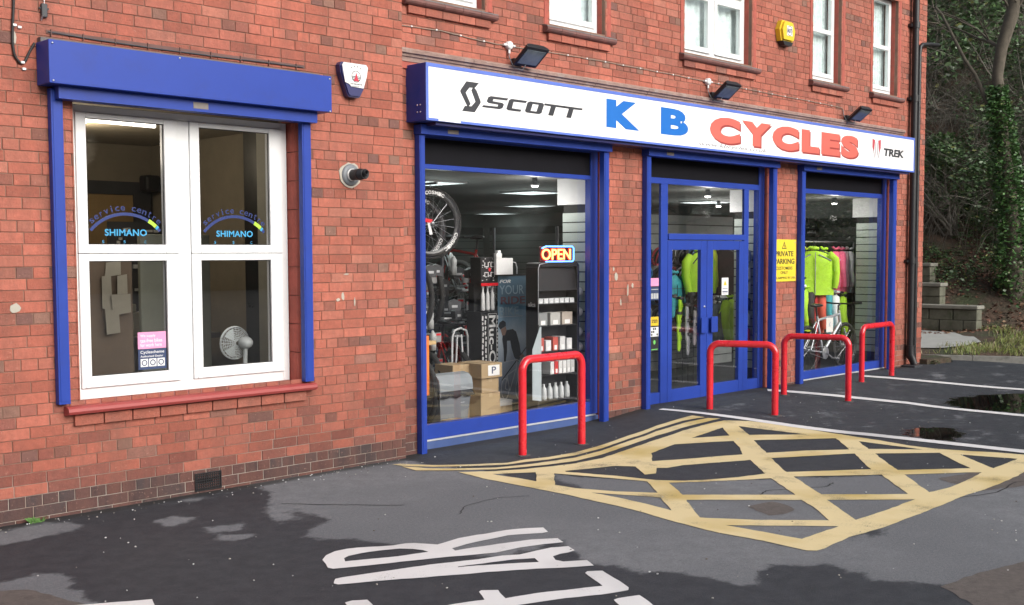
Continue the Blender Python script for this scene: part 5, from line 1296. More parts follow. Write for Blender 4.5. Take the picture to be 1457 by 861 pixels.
for k in range(10): z = .45-k*.03; mb.prism([(x0+.05+.02*(k % 3), z), (x0+.16+.02*(k % 2), z-.004), (x0+.13, z-.018), (x0+.04, z-.014)], .9975, .9995, 'xz')
cx, cz = (x0+x1)/2, 1.60
for sx in (-1, 1):
    for sz in (-1, 1): poly_plate(mb, [stroke([(cx+sx*.02, cz+sz*.075), (cx+sx*.02, cz+sz*.03), (cx+sx*.07, cz+sz*.03), (cx+sx*.07, cz+sz*.075)], .012)], .999)
for k in range(26): u, v = random.uniform(x0+.01, x1-.03), random.uniform(1.48, 1.71); mb.box(u, u+random.uniform(.006, .025), .9975, .9995, v, v+.006)
mb.build('graphics', M_whitep, b)
mb = MB(); poly_plate(mb, [ell(cx, cz, .018, .02, 12)], .998); mb.box(x0, x1, .996, .9985, 1.43, 1.46); mb.build('graphics', M_red, b)
for k, x in enumerate((8.30, 8.37, 8.44)):
    for z in (1.17,):
        q = thing('spray_bottle', ['slim white bottle on the left of the tall stand', 'slim white bottle in the middle of the tall stand', 'slim white bottle on the right of the tall stand'][k], 'bottle', (x, 1.05, z), 'white bottles on the tall display stand')
        mb = MB(); mb.lathe([(0, z), (.022, z), (.024, z+.02), (.02, z+.17), (.01, z+.20), (.01, z+.23), (.014, z+.24), (.014, z+.265), (0, z+.27)], (x, 1.05, 0), 'z', 12); mb.build('bottle', M_whitep, q)

# printed banner with a cyclist
t = thing('roll_up_banner', 'tall blue grey banner with a leaning cyclist and the words YOUR BIKE', 'banner', (8.72, 1.0, FZ))
bx0, bx1 = 8.475, 8.945; bz0, bz1 = .16, 1.53
def banner_mat():
    mt = bpy.data.materials.new('banner_print'); mt.use_nodes = True; tt = mt.node_tree; L = tt.links; p = tt.nodes['Principled BSDF']
    tc = nn(tt, 'ShaderNodeTexCoord'); sx = nn(tt, 'ShaderNodeSeparateXYZ'); L.new(tc.outputs['Generated'], sx.inputs[0])
    n = nn(tt, 'ShaderNodeTexNoise', Scale=3.0, Detail=5.0); L.new(tc.outputs['Generated'], n.inputs['Vector'])
    a = nn(tt, 'ShaderNodeMath', operation='MULTIPLY_ADD'); L.new(n.outputs['Fac'], a.inputs[0]); a.inputs[1].default_value = .25; L.new(sx.outputs['Z'], a.inputs[2])
    r = nn(tt, 'ShaderNodeValToRGB'); el = r.color_ramp.elements
    el[0].position = 0.05; el[0].color = (.11, .13, .16, 1); el[1].position = 1.0; el[1].color = (.08, .15, .21, 1)
    for pos, c_ in ((.3, (.25, .29, .36)), (.45, (.42, .50, .60)), (.62, (.75, .85, .92)), (.78, (.28, .44, .58)), (.9, (.11, .21, .29))):
        e = el.new(pos); e.color = (*c_, 1)
    L.new(a.outputs[0], r.inputs[0]); L.new(r.outputs[0], p.inputs['Base Color']); p.inputs['Roughness'].default_value = .55
    return mt
mb = MB(); mb.box(bx0, bx1, 1.0, 1.008, bz0, bz1); bn = mb.build('printed_sheet', banner_mat(), t)
mb = MB(); mb.box(bx0-.01, bx1+.01, .97, 1.04, FZ, bz0-.001, bev=.01); mb.box(bx0, bx1, .996, 1.012, bz1, bz1+.02); mb.build('banner_frame', M_black, t)
Yb = .9995
mb = MB(); text_fit(mb, 'FOR', bx0+.02, bx0+.19, 1.455, 1.49, Yb, .03, .3); mb.box(bx0+.02, bx1-.1, Yb-.0015, Yb, 1.095, 1.098); mb.build('lettering', M_whitep, bn)
mb = MB(); text_fit(mb, 'YOUR', bx0+.02, bx1-.08, 1.335, 1.43, Yb, .0); text_fit(mb, 'BIKE', bx0+.02, bx1-.16, 1.105, 1.20, Yb, .0); mb.build('lettering', mat('banner_grey', (.28, .38, .44)), bn)
mb = MB(); text_fit(mb, 'RIDE', bx0+.04, bx1-.06, 1.23, 1.31, Yb, .02); mb.build('lettering', mat('banner_darkred', (.13, .06, .08)), bn)
mb = MB()   # rider: dark jersey, helmet
poly_plate(mb, [[(bx0+.07, .92), (bx0+.13, .955), (bx0+.22, .96), (bx0+.27, .93), (bx0+.32, .80), (bx0+.35, .66), (bx0+.30, .60), (bx0+.24, .66), (bx0+.20, .76), (bx0+.18, .84), (bx0+.13, .84), (bx0+.13, .72), (bx0+.11, .62), (bx0+.085, .62), (bx0+.08, .75), (bx0+.06, .86)]], Yb)
poly_plate(mb, [[(bx0+.0, 1.0), (bx0+.02, 1.04), (bx0+.07, 1.06), (bx0+.11, 1.04), (bx0+.115, 1.0), (bx0+.03, .965)]], Yb)
poly_plate(mb, [stroke([(bx1-.01, .78), (bx0+.05, .42)], .012)], Yb+.0004)
mb.build('artwork', mat('banner_dark', (.025, .03, .04)), bn)
mb = MB(); poly_plate(mb, [[(bx0+.035, .965), (bx0+.11, .995), (bx0+.125, .95), (bx0+.10, .90), (bx0+.06, .90)]], Yb-.0004); poly_plate(mb, [[(bx0+.32, .66), (bx0+.37, .69), (bx0+.41, .64), (bx0+.37, .60)]], Yb-.0004); mb.build('artwork', mat('banner_skin', (.42, .27, .21)), bn)
mb = MB(); y_ = Yb-.0006
for cx, cz in ((bx0+.10, .33), (bx0+.32, .31)): poly_plate(mb, [ell(cx, cz, .062, .115, 26), ell(cx, cz, .055, .105, 26)], y_)
for pth in ([(bx0+.10, .33), (bx0+.17, .30), (bx0+.28, .56)], [(bx0+.17, .30), (bx0+.13, .47), (bx0+.27, .53)], [(bx0+.32, .31), (bx0+.27, .56), (bx0+.28, .62)], [(bx0+.10, .33), (bx0+.13, .47)], [(bx0+.05, .60), (bx0+.10, .615), (bx0+.28, .63), (bx0+.34, .60)]): poly_plate(mb, [stroke(pth, .009)], y_)
mb.build('artwork', mat('banner_white', (.62, .66, .70)), bn)
t = thing('white_carton', 'white packet propped on top of the cyclist banner', 'packet', (8.52, .98, 1.54))
mb = MB(); mb.box(8.385, 8.63, .93, .97, 1.545, 1.72, bev=.004); mb.box(8.38, 8.46, .925, .965, 1.72, 1.77, bev=.003); mb.box(8.40, 8.445, .925, .965, 1.77, 1.80, bev=.003); b = mb.build('packet', M_whitep, t)
mb = MB(); mb.tube([(8.63, .95, 1.68), (8.69, .95, 1.67), (8.71, .95, 1.62), (8.71, .95, 1.55)], .006, 6); mb.build('strap', M_lgrey, b)

XF[0] = lambda v: (8.37+(v[0]-8.94)*.936, v[1]-.52, 1.76+(v[2]-1.76)*.936 if v[2] > .12 else v[2])
# black accessories rack with OPEN sign on top
t = thing('accessory_rack', 'black display rack of boxed bicycle parts beneath the OPEN sign', 'display rack', (9.27, .9, FZ))
ax, bx_ = 8.95, 9.115+.0
RX0, RX1 = 8.955, 9.10
# rack stands in front of the pier casing, full width 8.93..9.62 at y .9
mb = MB()
mb.box(8.955, 8.975, .86, 1.03, FZ, 1.62, bev=.006); mb.box(9.60, 9.635, .86, 1.03, FZ, 1.62, bev=.006)
mb.prism([(8.955, 1.621), (8.965, 1.655), (9.0, 1.67), (9.58, 1.67), (9.615, 1.655), (9.635, 1.621)], .86, 1.03, 'xz'); mb.box(8.975, 9.60, 1.015, 1.03, FZ, 1.62)
sh = [.16, .44, .70, .98, 1.22]
for z in sh: mb.box(8.976, 9.599, .87, 1.014, z-.012, z)
mb.prism([(.865, 1.36), (1.01, 1.42), (1.01, 1.62), (.90, 1.62)], 8.976, 9.599, 'yz')
rk = mb.build('rack_body', M_black, t)
mb = MB(); mb.tube([(8.955, .855, 1.0), (8.955, .855, 1.60), (8.98, .855, 1.65), (9.1, .855, 1.665)], .004, 6); mb.build('chrome_edge', M_steel, rk)
mb = MB(); text_fit(mb, 'sks', -.05, .05, 1.19, 1.24, 0, .02, place=lambda u, v, d: (8.9545-d, .945-u, v)); mb.build('lettering', M_lgrey, rk)
GB = 'boxed parts on the black rack'
def stock(x0, x1, z0, z1, col, label, cat='box', y0=.88, y1=1.0):
    t2 = thing('parts_box', label, cat, ((x0+x1)/2, y0, z0), GB)
    mb = MB(); mb.box(x0, x1, y0, y1, z0, z1, bev=.003); b = mb.build('carton', mat('stock_%d%d%d' % tuple(int(c*99) for c in col), col, rough=.5), t2)
    mb = MB(); mb.box(x0+(x1-x0)*.25, x1-(x1-x0)*.25, y0-.0015, y0-.0003, z0+.01, z0+(z1-z0)*.4); mb.build('label', M_whitep, b)
ords = ['first', 'second', 'third', 'fourth', 'fifth', 'sixth', 'seventh', 'eighth']
for k in range(7): stock(8.99+k*.085, 9.062+k*.085, 1.2215, 1.275, (.55, .57, .58), '%s pale box from the left on the top shelf of the black rack' % ords[k])
for k, (c_, w_) in enumerate((((.22, .23, .23), .14), ((.38, .38, .36), .16), ((.38, .33, .28), .17))): x = 8.99+k*.19; stock(x, x+w_, .9815, 1.12, c_, '%s grey lidded box from the left on the second shelf of the black rack' % ords[k])
for k in range(5): stock(8.99+k*.115, 9.075+k*.115, .7015, random.uniform(.80, .88), random.choice([(.5, .5, .48), (.6, .6, .6), (.45, .08, .06)]), '%s upright packet from the left on the third shelf of the black rack' % ords[k])
for k in range(6): stock(9.18+k*.068, 9.238+k*.068, .4415, .58, (.5, .03, .03) if k == 1 else (.58, .58, .57), '%s %s bottle box from the left on the fourth shelf of the black rack' % (ords[k], 'red' if k == 1 else 'white'))
for k in range(6):
    x = 9.03+k*.095; z = .1615; q = thing('fluid_bottle', '%s clear bottle from the left on the bottom shelf of the black rack' % ords[k], 'bottle', (x, .93, z), 'clear bottles on the bottom rack shelf')
    mb = MB(); mb.lathe([(0, z), (.032, z), (.034, z+.02), (.032, z+.12), (.014, z+.15), (.014, z+.175), (0, z+.176)], (x, .93, 0), 'z', 12); mb.build('bottle', mat('milky_plastic', (.45, .47, .47), rough=.25), q)
t = thing('cardboard_wedge', 'pale triangular card leaning between the banner and the black rack', 'card', (8.93, .8, FZ)); mb = MB(); mb.prism([(8.80, .20), (8.94, .18), (8.94, .98), (8.92, .98), (8.80, .74)], .80, .805, 'xz'); mb.build('card', mat('pale_card', (.35, .40, .42), rough=.6), t)

XF[0] = lambda v: (v[0]*.975, v[1]-.28, 1.76+(v[2]-1.76)*.975)
t = thing('open_sign', 'glowing neon style OPEN sign with red letters and a blue border', 'neon sign', (8.98, .7, 1.67))
mb = MB(); mb.box(8.72, 9.25, .70, .72, 1.675, 1.84, bev=.008); b = mb.build('backing', mat('dark_red_acrylic', (.06, .004, .008), rough=.3), t)
mb = MB(); text_fit(mb, 'OPEN', 8.735, 9.19, 1.700, 1.815, .69, .012, thick=.006); mb.build('lettering', mat('neon_red', (1, .3, .1), emit=(1, .42, .12), estr=2.6), b)
mb = MB(); vs, fs = text_mesh('OPEN', .035); text_fit(mb, 'OPEN', 8.728, 9.197, 1.693, 1.822, .695, .05, thick=.002); mb.build('letter_glow', mat('neon_red_edge', (.8, .02, .01), emit=(1, .02, .01), estr=.9), b)
mb = MB(); mb.tube([(8.80, .69, 1.84), (9.22, .69, 1.84), (9.24, .69, 1.82), (9.24, .69, 1.70), (9.22, .69, 1.68), (8.80, .69, 1.68)], .008, 8); mb.tube([(8.74, .69, 1.82), (8.80, .69, 1.84)], .008, 8)
mb.build('neon_border', mat('neon_blue', (.1, .3, 1), emit=(.12, .4, 1), estr=2.6), b)
mb = MB(); mb.box(9.0, 9.02, .72, 1.0, 1.672, 1.69); mb.box(8.9, 9.1, .86, .9, 1.671, 1.676); mb.build('stand', M_black, t)

XF[0] = None
for k in range(7):
    z = [1.36, 1.15, .94, .78, .62, .47, .33][k]; q = thing('light_bulb_pack', '%s round white pack from the top on the pale slatwall of the left window' % ords[k], 'pack', (9.11, .42, z), 'round white packs on the slatwall')
    mb = MB(); mb.blob((9.095, .42, z), .035, .06, .05, 14); mb.build('pack', M_whitep, q)

# ------------------------------------------------------------------ clothing
def garment(label, loc, rz, col, group, trim=None, w_=.44, h=.62, name='jacket', cat='jacket', sleeves=True, thick=.09):
    rnd = random.Random(zlib.crc32(label.encode()) % 9999)
    t = thing(name, label, cat, (0, 0, 0), group)
    mb = MB(); n = 22; rows = 12; vs = []; ph = rnd.uniform(0, 6)
    for i in range(rows+1):
        v = i/rows; z = -.06-h*v
        half = w_/2*(.36+.64*smo(v/.16)) if v < .16 else w_/2*(1-.05*math.sin((v-.16)*3)+.04*(v-.5))
        for k in range(n):
            a = 2*PI*k/n; x = half*math.copysign(abs(math.cos(a))**.8, math.cos(a)); y = thick*(.35+.65*smo(v/.2))*math.sin(a)
            y += .012*math.sin(x*38+ph+v*3)*v; x += .006*math.sin(v*17+a*2+ph)
            vs.append((x, y, z+(.03*(abs(x)/(w_/2)) if False else -abs(x)*.22*(1-smo(v*2)))))
    mb.add(vs, [(i*n+k, (i+1)*n+k, (i+1)*n+(k+1) % n, i*n+(k+1) % n) for i in range(rows) for k in range(n)], None, True)
    mb.add(vs[-n:], [tuple(range(n))])
    m_ = mat('fabric_%d_%d_%d' % tuple(int(c*99) for c in col), col, rough=.75, var=.10, vscale=9, bump=.25, bscale=22)
    body = mb.build('torso', m_, t)
    if sleeves:
        for s_ in (-1, 1):
            mb = MB(); x = s_*w_*.46
            mb.tube([(s_*w_*.36, 0, -.12), (x+s_*.03, .0, -.20), (x+s_*.05, -.01, -.36), (x+s_*.035, -.03+rnd.uniform(-.02, .01), -.52), (x+s_*.02, -.04, -.60)], [.065, .07, .058, .048, .042], 10); mb.build('sleeve', m_, t)
    mb = MB(); mb.tube([(-.065, 0, -.045), (-.06, -.035, -.03), (0, -.05, -.035), (.06, -.035, -.03), (.065, 0, -.045), (.05, .03, -.02), (0, .04, -.015), (-.05, .03, -.02)], .018, 8, closed=True); mb.build('collar', m_, t)
    if trim:
        mb = MB(); tm = mat('trim_%d_%d_%d' % tuple(int(c*99) for c in trim), trim, rough=.6)
        mb.tube([(0, -thick-.012, -.09), (0, -thick-.016, -.3), (.003, -thick-.014, -.06-h*.98)], .006, 6)
        for s_ in (-1, 1): mb.tube([(s_*.06, -thick*.8, -.12), (s_*w_*.40, -thick*.62-.01, -.21)], .009, 6)
        mb.build('trim', tm, body)
    mb = MB(); mb.tube([(-w_*.36, 0, -.11), (0, 0, -.03), (w_*.36, 0, -.11)], .008, 6); mb.tube([(0, 0, -.03), (0, 0, .02), (.02, 0, .045), (.012, 0, .065), (-.01, 0, .06)], .004, 6); mb.build('hanger', M_black, t)
    t.location = loc; t.rotation_euler = (0, 0, rz); return t
LIME = (.42, .72, .03); YEL = (.58, .70, .04); PINK = (.88, .16, .28); WHT = (.86, .88, .90); BLK = (.02, .02, .022); ORG = (.75, .12, .07); TEAL = (.04, .32, .36); RED_ = (.55, .03, .03); GRY = (.3, .31, .32)
GJ = 'jackets on the upper rail in the right display window'
Y1 = 1.02
for x, y, a, c_, tr, lab in ((14.86, 1.25, 30, YEL, BLK, 'dull yellow jacket at the left end of the upper rail'), (14.98, 1.12, 25, YEL, None, 'yellow jacket turned sideways left of the big lime jacket'),
        (14.72, .86, -44, LIME, GRY, 'big lime green jacket facing the glass in the right display window'), (15.56, 1.35, 20, ORG, None, 'coral red jacket half hidden behind the lime jacket'),
        (15.30, 1.02, 24, LIME, None, 'lime jacket turned sideways behind the big lime one'), (15.62, 1.0, 28, PINK, WHT, 'bright pink jacket right of the coral one'), (15.78, 1.0, 30, PINK, None, 'second pink jacket beside the first pink one'),
        (15.93, 1.02, 28, (.70, .45, .50), None, 'pale pink jacket between pink and white ones'), (16.07, 1.02, 30, WHT, GRY, 'white jacket at the right end of the upper rail')):
    garment(lab, (x, y, 1.86), R(a), c_, GJ, tr, w_=.60 if 'big' in lab else .50, h=.64)
t = thing('clothes_rail', 'upper steel clothes rail carrying the bright jackets', 'clothes rail', (15.4, 1.0, FZ)); mb = MB(); mb.tube([(14.5, 1.02, 1.925), (16.2, 1.02, 1.925)], .012, 8); mb.tube([(14.5, 1.02, 1.925), (14.5, 1.02, FZ)], .014, 8); mb.tube([(16.2, 1.02, 1.925), (16.2, 1.02, FZ)], .014, 8); mb.build('rail', M_steel, t)
GL = 'jerseys on the lower rail behind the silver bike'
cl = [(14.18, BLK, 'black'), (14.28, WHT, 'white'), (14.38, LIME, 'lime'), (14.50, YEL, 'yellow'), (14.60, BLK, 'black'), (14.72, RED_, 'red'), (14.84, ORG, 'orange'), (14.95, BLK, 'black'), (15.05, TEAL, 'teal'), (15.15, GRY, 'grey'), (15.25, WHT, 'white'), (15.36, BLK, 'black'), (15.46, LIME, 'lime')]
seen = {}
for i, (x, c_, nm) in enumerate(cl):
    seen[nm] = seen.get(nm, 0)+1; lab = '%s jersey on the lower rail, %s' % (nm, ['at its left end' if i == 0 else 'the first %s one from the left' % nm, 'the second %s one from the left' % nm, 'the third %s one from the left' % nm, 'the last %s one at the right' % nm][seen[nm]-1])
    garment(lab, (x+.20, .90, 1.34-.012*i), R(22+random.uniform(-8, 8)), c_, GL, None if i % 3 else WHT, w_=.42, h=.60, name='jersey', cat='jersey', sleeves=i % 2 == 0, thick=.045)
t = thing('clothes_rail', 'lower black clothes rail carrying the jerseys', 'clothes rail', (14.7, .86, FZ)); mb = MB(); mb.tube([(14.2, .90, 1.405), (15.75, .90, 1.40)], .014, 8); mb.tube([(14.2, .90, 1.405), (14.2, .90, FZ)], .014, 8); mb.tube([(15.75, .90, 1.40), (15.75, .90, FZ)], .014, 8); mb.build('rail', M_black, t)
t = thing('price_card', 'white price card hung on the silver bike', 'card', (14.50, .44, .75)); mb = MB(); mb.box(14.34, 14.53, .43, .433, .66, .86); q = mb.build('card', M_paper, t)
mb = MB(); text_fit(mb, '£', 14.41, 14.46, .74, .80, .4295, .005); mb.build('lettering', mat('pale_ink', (.35, .4, .5)), q)
# dark brand strips above the jackets
for x, lab in ((15.2, 'left black header strip with pale script on the slatwall above the jackets'), (15.95, 'right black header strip with pale script on the slatwall above the jackets')):
    t = thing('header_strip', lab, 'header strip', (x, 1.6, 2.05), 'black header strips above the jackets'); mb = MB(); mb.box(x-.25, x+.25, 1.6, 1.62, 2.02, 2.14, bev=.004); q = mb.build('strip', M_black, t)
    mb = MB(); 
    for k in range(9): u = x-.13+k*.03; mb.tube([(u, 1.598, 2.065), (u+.014, 1.598, 2.09+.01*(k % 3)), (u+.026, 1.598, 2.065)], .003, 4)
    mb.build('script', M_lgrey, q)
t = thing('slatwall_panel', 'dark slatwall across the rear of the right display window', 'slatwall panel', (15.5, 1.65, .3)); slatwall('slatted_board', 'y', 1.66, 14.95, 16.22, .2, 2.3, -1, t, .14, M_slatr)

# clothing and gloves seen through the doors
garment('lime jacket hanging just inside the left door leaf', (12.40, 1.20, 1.84), R(-20), LIME, 'garments inside the entrance', BLK, w_=.36, h=.52)
garment('black jacket with dark red shoulders hanging inside the right door leaf', (12.98, 1.2, 1.88), R(-30), (.025, .012, .014), 'garments inside the entrance', None, w_=.54, h=.62)
garment('teal jacket half hidden behind the lime one inside the left door leaf', (12.08, 1.38, 1.55), R(10), TEAL, 'garments inside the entrance', None, w_=.36, h=.45)
garment('dark red jacket between the two door leaves', (12.72, 1.36, 1.78), R(25), RED_, 'garments inside the entrance', BLK, w_=.40, h=.5)
garment('white and black jacket at the right of the right door leaf', (13.28, 1.3, 1.75), R(30), WHT, 'garments inside the entrance', BLK, w_=.42, h=.5)
garment('yellow jacket edge showing at the top left of the right door leaf', (12.74, 1.3, 1.92), R(50), YEL, 'garments inside the entrance', None, w_=.40, h=.40)
garment('grey blue jacket on the low rail inside the right door leaf', (12.80, 1.15, 1.18), R(10), (.12, .17, .19), 'garments inside the entrance', LIME, w_=.42, h=.55)
garment('lime trousers coloured jacket on the low rail inside the right door leaf', (12.98, 1.1, 1.22), R(15), LIME, 'garments inside the entrance', None, w_=.42, h=.56)
garment('black jacket with pale piping on the low rail inside the right door leaf', (13.18, 1.12, 1.24), R(-10), BLK, 'garments inside the entrance', WHT, w_=.44, h=.50)
def glove(x, y, z, col, lab, rz=0, s_=1.0):
    t = thing('glove', lab, 'glove', (0, 0, 0), 'gloves hanging inside the left door leaf')
    mb = MB(); mb.blob((0, 0, -.10), .05, .018, .075, 12)
    for k, (u, L_) in enumerate(((-.036, .06), (-.013, .075), (.011, .078), (.034, .065))): mb.tube([(u*.9, 0, -.15), (u*1.15, -.003, -.17-L_*.5), (u*1.2, 0, -.17-L_)], [.013, .0125, .009], 8)
    mb.tube([(.04, 0, -.09), (.068, -.005, -.125), (.075, 0, -.155)], [.015, .0135, .009], 8)
    g = mb.build('hand_part', mat('glove_%d_%d_%d' % tuple(int(c*99) for c in col), col, rough=.8, bump=.2), t)
    mb = MB(); mb.lathe([(.038, -.06), (.04, -.03), (.036, -.03), (.034, -.06)], (0, 0, 0), 'z', 12); mb.build('cuff', M_black, t)
    t.location = (x, y, z); t.rotation_euler = (0, 0, rz); t.scale = (s_,)*3
GR = (.42, .42, .45)
for i, (x, z, c_, nm) in enumerate(((11.80, 1.28, TEAL, 'teal glove at the top left'), (11.95, 1.25, LIME, 'lime glove in the top row'), (11.92, 1.06, LIME, 'lime glove in the middle row'), (12.10, 1.16, GR, 'pale grey glove in the top row'), (12.10, .96, GR, 'pale grey glove in the middle row'),
        (11.93, .84, LIME, 'lime glove at the bottom'), (12.12, .78, GR, 'pale grey glove at the bottom'), (12.28, 1.10, (.5, .47, .46), 'beige glove near the door handle'), (12.27, .90, (.5, .44, .46), 'pinkish glove near the door handle'), (12.20, 1.3, BLK, 'black glove in the top row'))):
    glove(x, 1.18, z, c_, nm+' of the glove display inside the left door leaf', R(25), 1.35)
t = thing('glove_stand', 'dark gridded stand holding the gloves inside the entrance', 'stand', (12.05, 1.25, FZ)); mb = MB()
for k in range(6): mb.tube([(11.75+k*.12, 1.25, FZ), (11.75+k*.12, 1.25, 1.35)], .004, 5)
for k in range(9): mb.tube([(11.75, 1.25, .35+k*.12), (12.35, 1.25, .35+k*.12)], .004, 5)
mb.build('grid', M_dgrey, t)
# helmets on slatwall inside the left sidelight / door
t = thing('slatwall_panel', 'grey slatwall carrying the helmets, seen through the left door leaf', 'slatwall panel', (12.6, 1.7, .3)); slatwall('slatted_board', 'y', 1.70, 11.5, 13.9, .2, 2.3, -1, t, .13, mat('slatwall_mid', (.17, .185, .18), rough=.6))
def helmet(x, z, col, lab, y=1.56):
    t = thing('cycle_helmet', lab, 'helmet', (0, 0, 0), 'helmets on the slatwall inside the entrance')
    mb = MB(); m_ = mat('helmet_%d_%d_%d' % tuple(int(c*99) for c in col), col, rough=.3, coat=.6)
    for k in range(-3, 4):
        a = k*.3; pts = []
        for i in range(9):
            th = PI*i/8; pts.append((.095*math.sin(a)*(.5+.5*math.sin(th)), -.12*math.cos(th), .085*math.sin(th)*math.cos(a*.8)))
        mb.tube(pts, [.007]+[.015]*7+[.007], 6)
    mb.tube([(.085*math.cos(q), .115*math.sin(q), -.005) for q in [2*PI*k/20 for k in range(20)]], .012, 6, closed=True)
    mb.build('shell', m_, t)
    mb = MB(); mb.blob((0, 0, .01), .07, .10, .055, 12); mb.build('liner', M_black, t)
    mb = MB(); mb.tube([(-.08, 0, 0), (-.04, -.02, -.09), (0, -.03, -.12), (.04, -.02, -.09), (.08, 0, 0)], .004, 5); mb.build('strap', M_black, t)
    t.location = (x, y, z); t.rotation_euler = (R(-70), 0, R(random.uniform(-15, 15)))
hc = [((.03, .03, .03), 'black'), ((.62, .64, .66), 'white'), ((.05, .22, .45), 'blue'), ((.35, .03, .04), 'red'), ((.18, .18, .19), 'grey')]
rown = ['top', 'second', 'third', 'fourth']; coln = ['far left', 'left', 'left of centre', 'centre', 'right of centre', 'right']
for r0 in range(4):
    for c0 in range(6):
        c_, nm = hc[(r0*2+c0*3) % 5]; helmet(11.75+c0*.26, 1.72-r0*.26, c_, '%s helmet in the %s row, %s, on the slatwall inside the doors' % (nm, rown[r0], coln[c0]))
# goods on the pale slatwall right of doors
for k, (z, c_, nm) in enumerate(((1.72, (.25, .33, .42), 'blue grey'), (1.50, (.55, .57, .58), 'clear'), (1.32, (.5, .55, .58), 'pale'), (1.12, (.02, .03, .08), 'dark blue'), (.92, (.45, .5, .54), 'glassy'), (.74, (.5, .05, .05), 'red printed'))):
    t = thing('blister_pack', '%s accessory pack hanging on the slatwall right of the doors' % nm, 'pack', (12.30, .45, z), 'packs on the slatwall right of the doors')
    mb = MB(); mb.box(12.26, 12.33, .36, .54, z-.07, z+.08, bev=.02); b = mb.build('pack', mat('pack_%d' % k, c_, rough=.2), t)
    mb = MB(); mb.tube([(12.34, .45, z+.1), (12.24, .45, z+.1)], .004, 5); mb.build('hook', M_steel, t)

# stickers and notices on the glass
def sticker(label, x0, x1, z0, z1, y, m_, words=(), wm=None, cat='sticker', name='sticker'):
    t = thing(name, label, cat, ((x0+x1)/2, y, z0)); mb = MB(); mb.box(x0, x1, y-.0012, y, z0, z1); p = mb.build('sheet', m_, t)
    if words:
        mb = MB()
        for b, a_, c_, d_, e_ in words: text_fit(mb, b, x0+(x1-x0)*a_, x0+(x1-x0)*c_, z0+(z1-z0)*d_, z0+(z1-z0)*e_, y-.0012, .008, thick=.0008)
        mb.build('lettering', wm or M_whitep, p)
    return t, p
YG = YF+.0115
s_ = 1.004
sticker('pink sticker on the left side light of the doors', 10.07, 10.215, 1.40, 1.49, YG, M_pink)
t, p = sticker('navy sticker with three white symbols on the left side light', 10.07, 10.215, 1.245, 1.39, YG, M_navyst)
mb = MB(); 
for k in range(3): mb.box(10.077+k*.046, 10.115+k*.046, YG-.002, YG-.0013, 1.26, 1.32)
mb.box(10.08, 10.205, YG-.002, YG-.0013, 1.36, 1.368); mb.build('symbols', M_lgrey, p)
sticker('yellow sticker on the left side light of the doors', 10.07, 10.215, .96, 1.06, YG, M_yel, [('sram', .15, .85, .3, .7)], M_ink)
t, p = sticker('black and white checked sticker on the left side light', 10.07, 10.215, .84, .945, YG, M_whitep); mb = MB()
for i in range(4):
    for j in range(3):
        if (i*3+j*5) % 4 < 2: mb.box(10.08+i*.033, 10.105+i*.033, YG-.002, YG-.0013, .85+j*.032, .872+j*.032)
mb.build('checks', M_ink, p)
t, p = sticker('black sticker with a green mark low on the left side light', 10.07, 10.215, .68, .825, YG, M_ink); mb = MB(); poly_plate(mb, [ell(10.14, .775, .02, .025, 12)], YG-.0012); mb.box(10.085, 10.2, YG-.002, YG-.0013, .69, .70); mb.build('green_mark', mat('green_ink', (.15, .55, .12)), p)
t, p = sticker('white notice with a yellow warning triangle on the right door leaf', 11.445, 11.585, 1.265, 1.47, YF+.0075, M_whitep, cat='notice', name='door_notice'); mb = MB(); poly_plate(mb, [[(11.48, 1.38), (11.55, 1.38), (11.515, 1.44)]], YF+.0063); mb.build('symbols', M_yel, p)
mb = MB(); mb.box(11.46, 11.57, YF+.0048, YF+.0062, 1.30, 1.312); mb.box(11.46, 11.57, YF+.0048, YF+.0062, 1.285, 1.291); mb.box(11.46, 11.57, YF+.0048, YF+.0062, 1.34, 1.346); mb.build('lettering', M_navyst, p)

# ------------------------------------------------------------------ service window decals and room
YG = Y0+.0115
for i, (cx, lab) in enumerate(((3.895, 'cyan SHIMANO window decal with a blue arc on the left upper pane'), (4.785, 'cyan SHIMANO window decal with a blue arc on the right upper pane'))):
    t = thing('window_decal', lab, 'window decal', (cx, YG, 1.85), 'service centre decals on the window')
    mb = MB(); text_fit(mb, 'SHIMANO', cx-.16, cx+.16, 1.90, 1.948, YG, .022, spacing=1.05); mb.build('lettering', M_shim, t)
    mb = MB()
    def arc(r, a): return (cx+r*1.0*math.sin(a), 1.705+r*math.cos(a))
    for a0, a1, mm in ((-.85, .52, 0), (.78, .85, 0)):
        poly_plate(mb, [[arc(.34, a0+(a1-a0)*k/16) for k in range(17)]+[arc(.362, a1-(a1-a0)*k/16) for k in range(17)]], YG)
    for k, ch in enumerate('service centre'):
        if ch == ' ': continue
        a = -.70+1.40*k/13
        def pl_(u, v, d, a=a): p = arc(.375+v, a); return (p[0]+u*math.cos(a), YG-d, p[1]-u*math.sin(a))
        hw = .005 if ch == 'i' else .010 if ch in 'rt' else .016
        text_fit(mb, ch, -hw, hw, 0, .045 if ch in 'ti' else .032, 0, .004, place=pl_, thick=.001)
    mb.build('blue_arc', M_shimd, t)
    mb = MB(); poly_plate(mb, [[arc(.338, .52+.2*k/6) for k in range(7)]+[arc(.366, .72-.2*k/6) for k in range(7)]], YG); mb.build('lime_stripe', M_lime, t)
    mb = MB(); poly_plate(mb, [[arc(.338, .73+.05*k/3) for k in range(4)]+[arc(.366, .78-.05*k/3) for k in range(4)]], YG)
    for k, ch in enumerate('SSC'): text_fit(mb, ch, cx-.18+k*.16, cx-.165+k*.16, 1.848, 1.868, YG, .0, thick=.001)
    mb.build('small_letters', M_shim, t)
x0_, x1_ = 3.965, 4.188
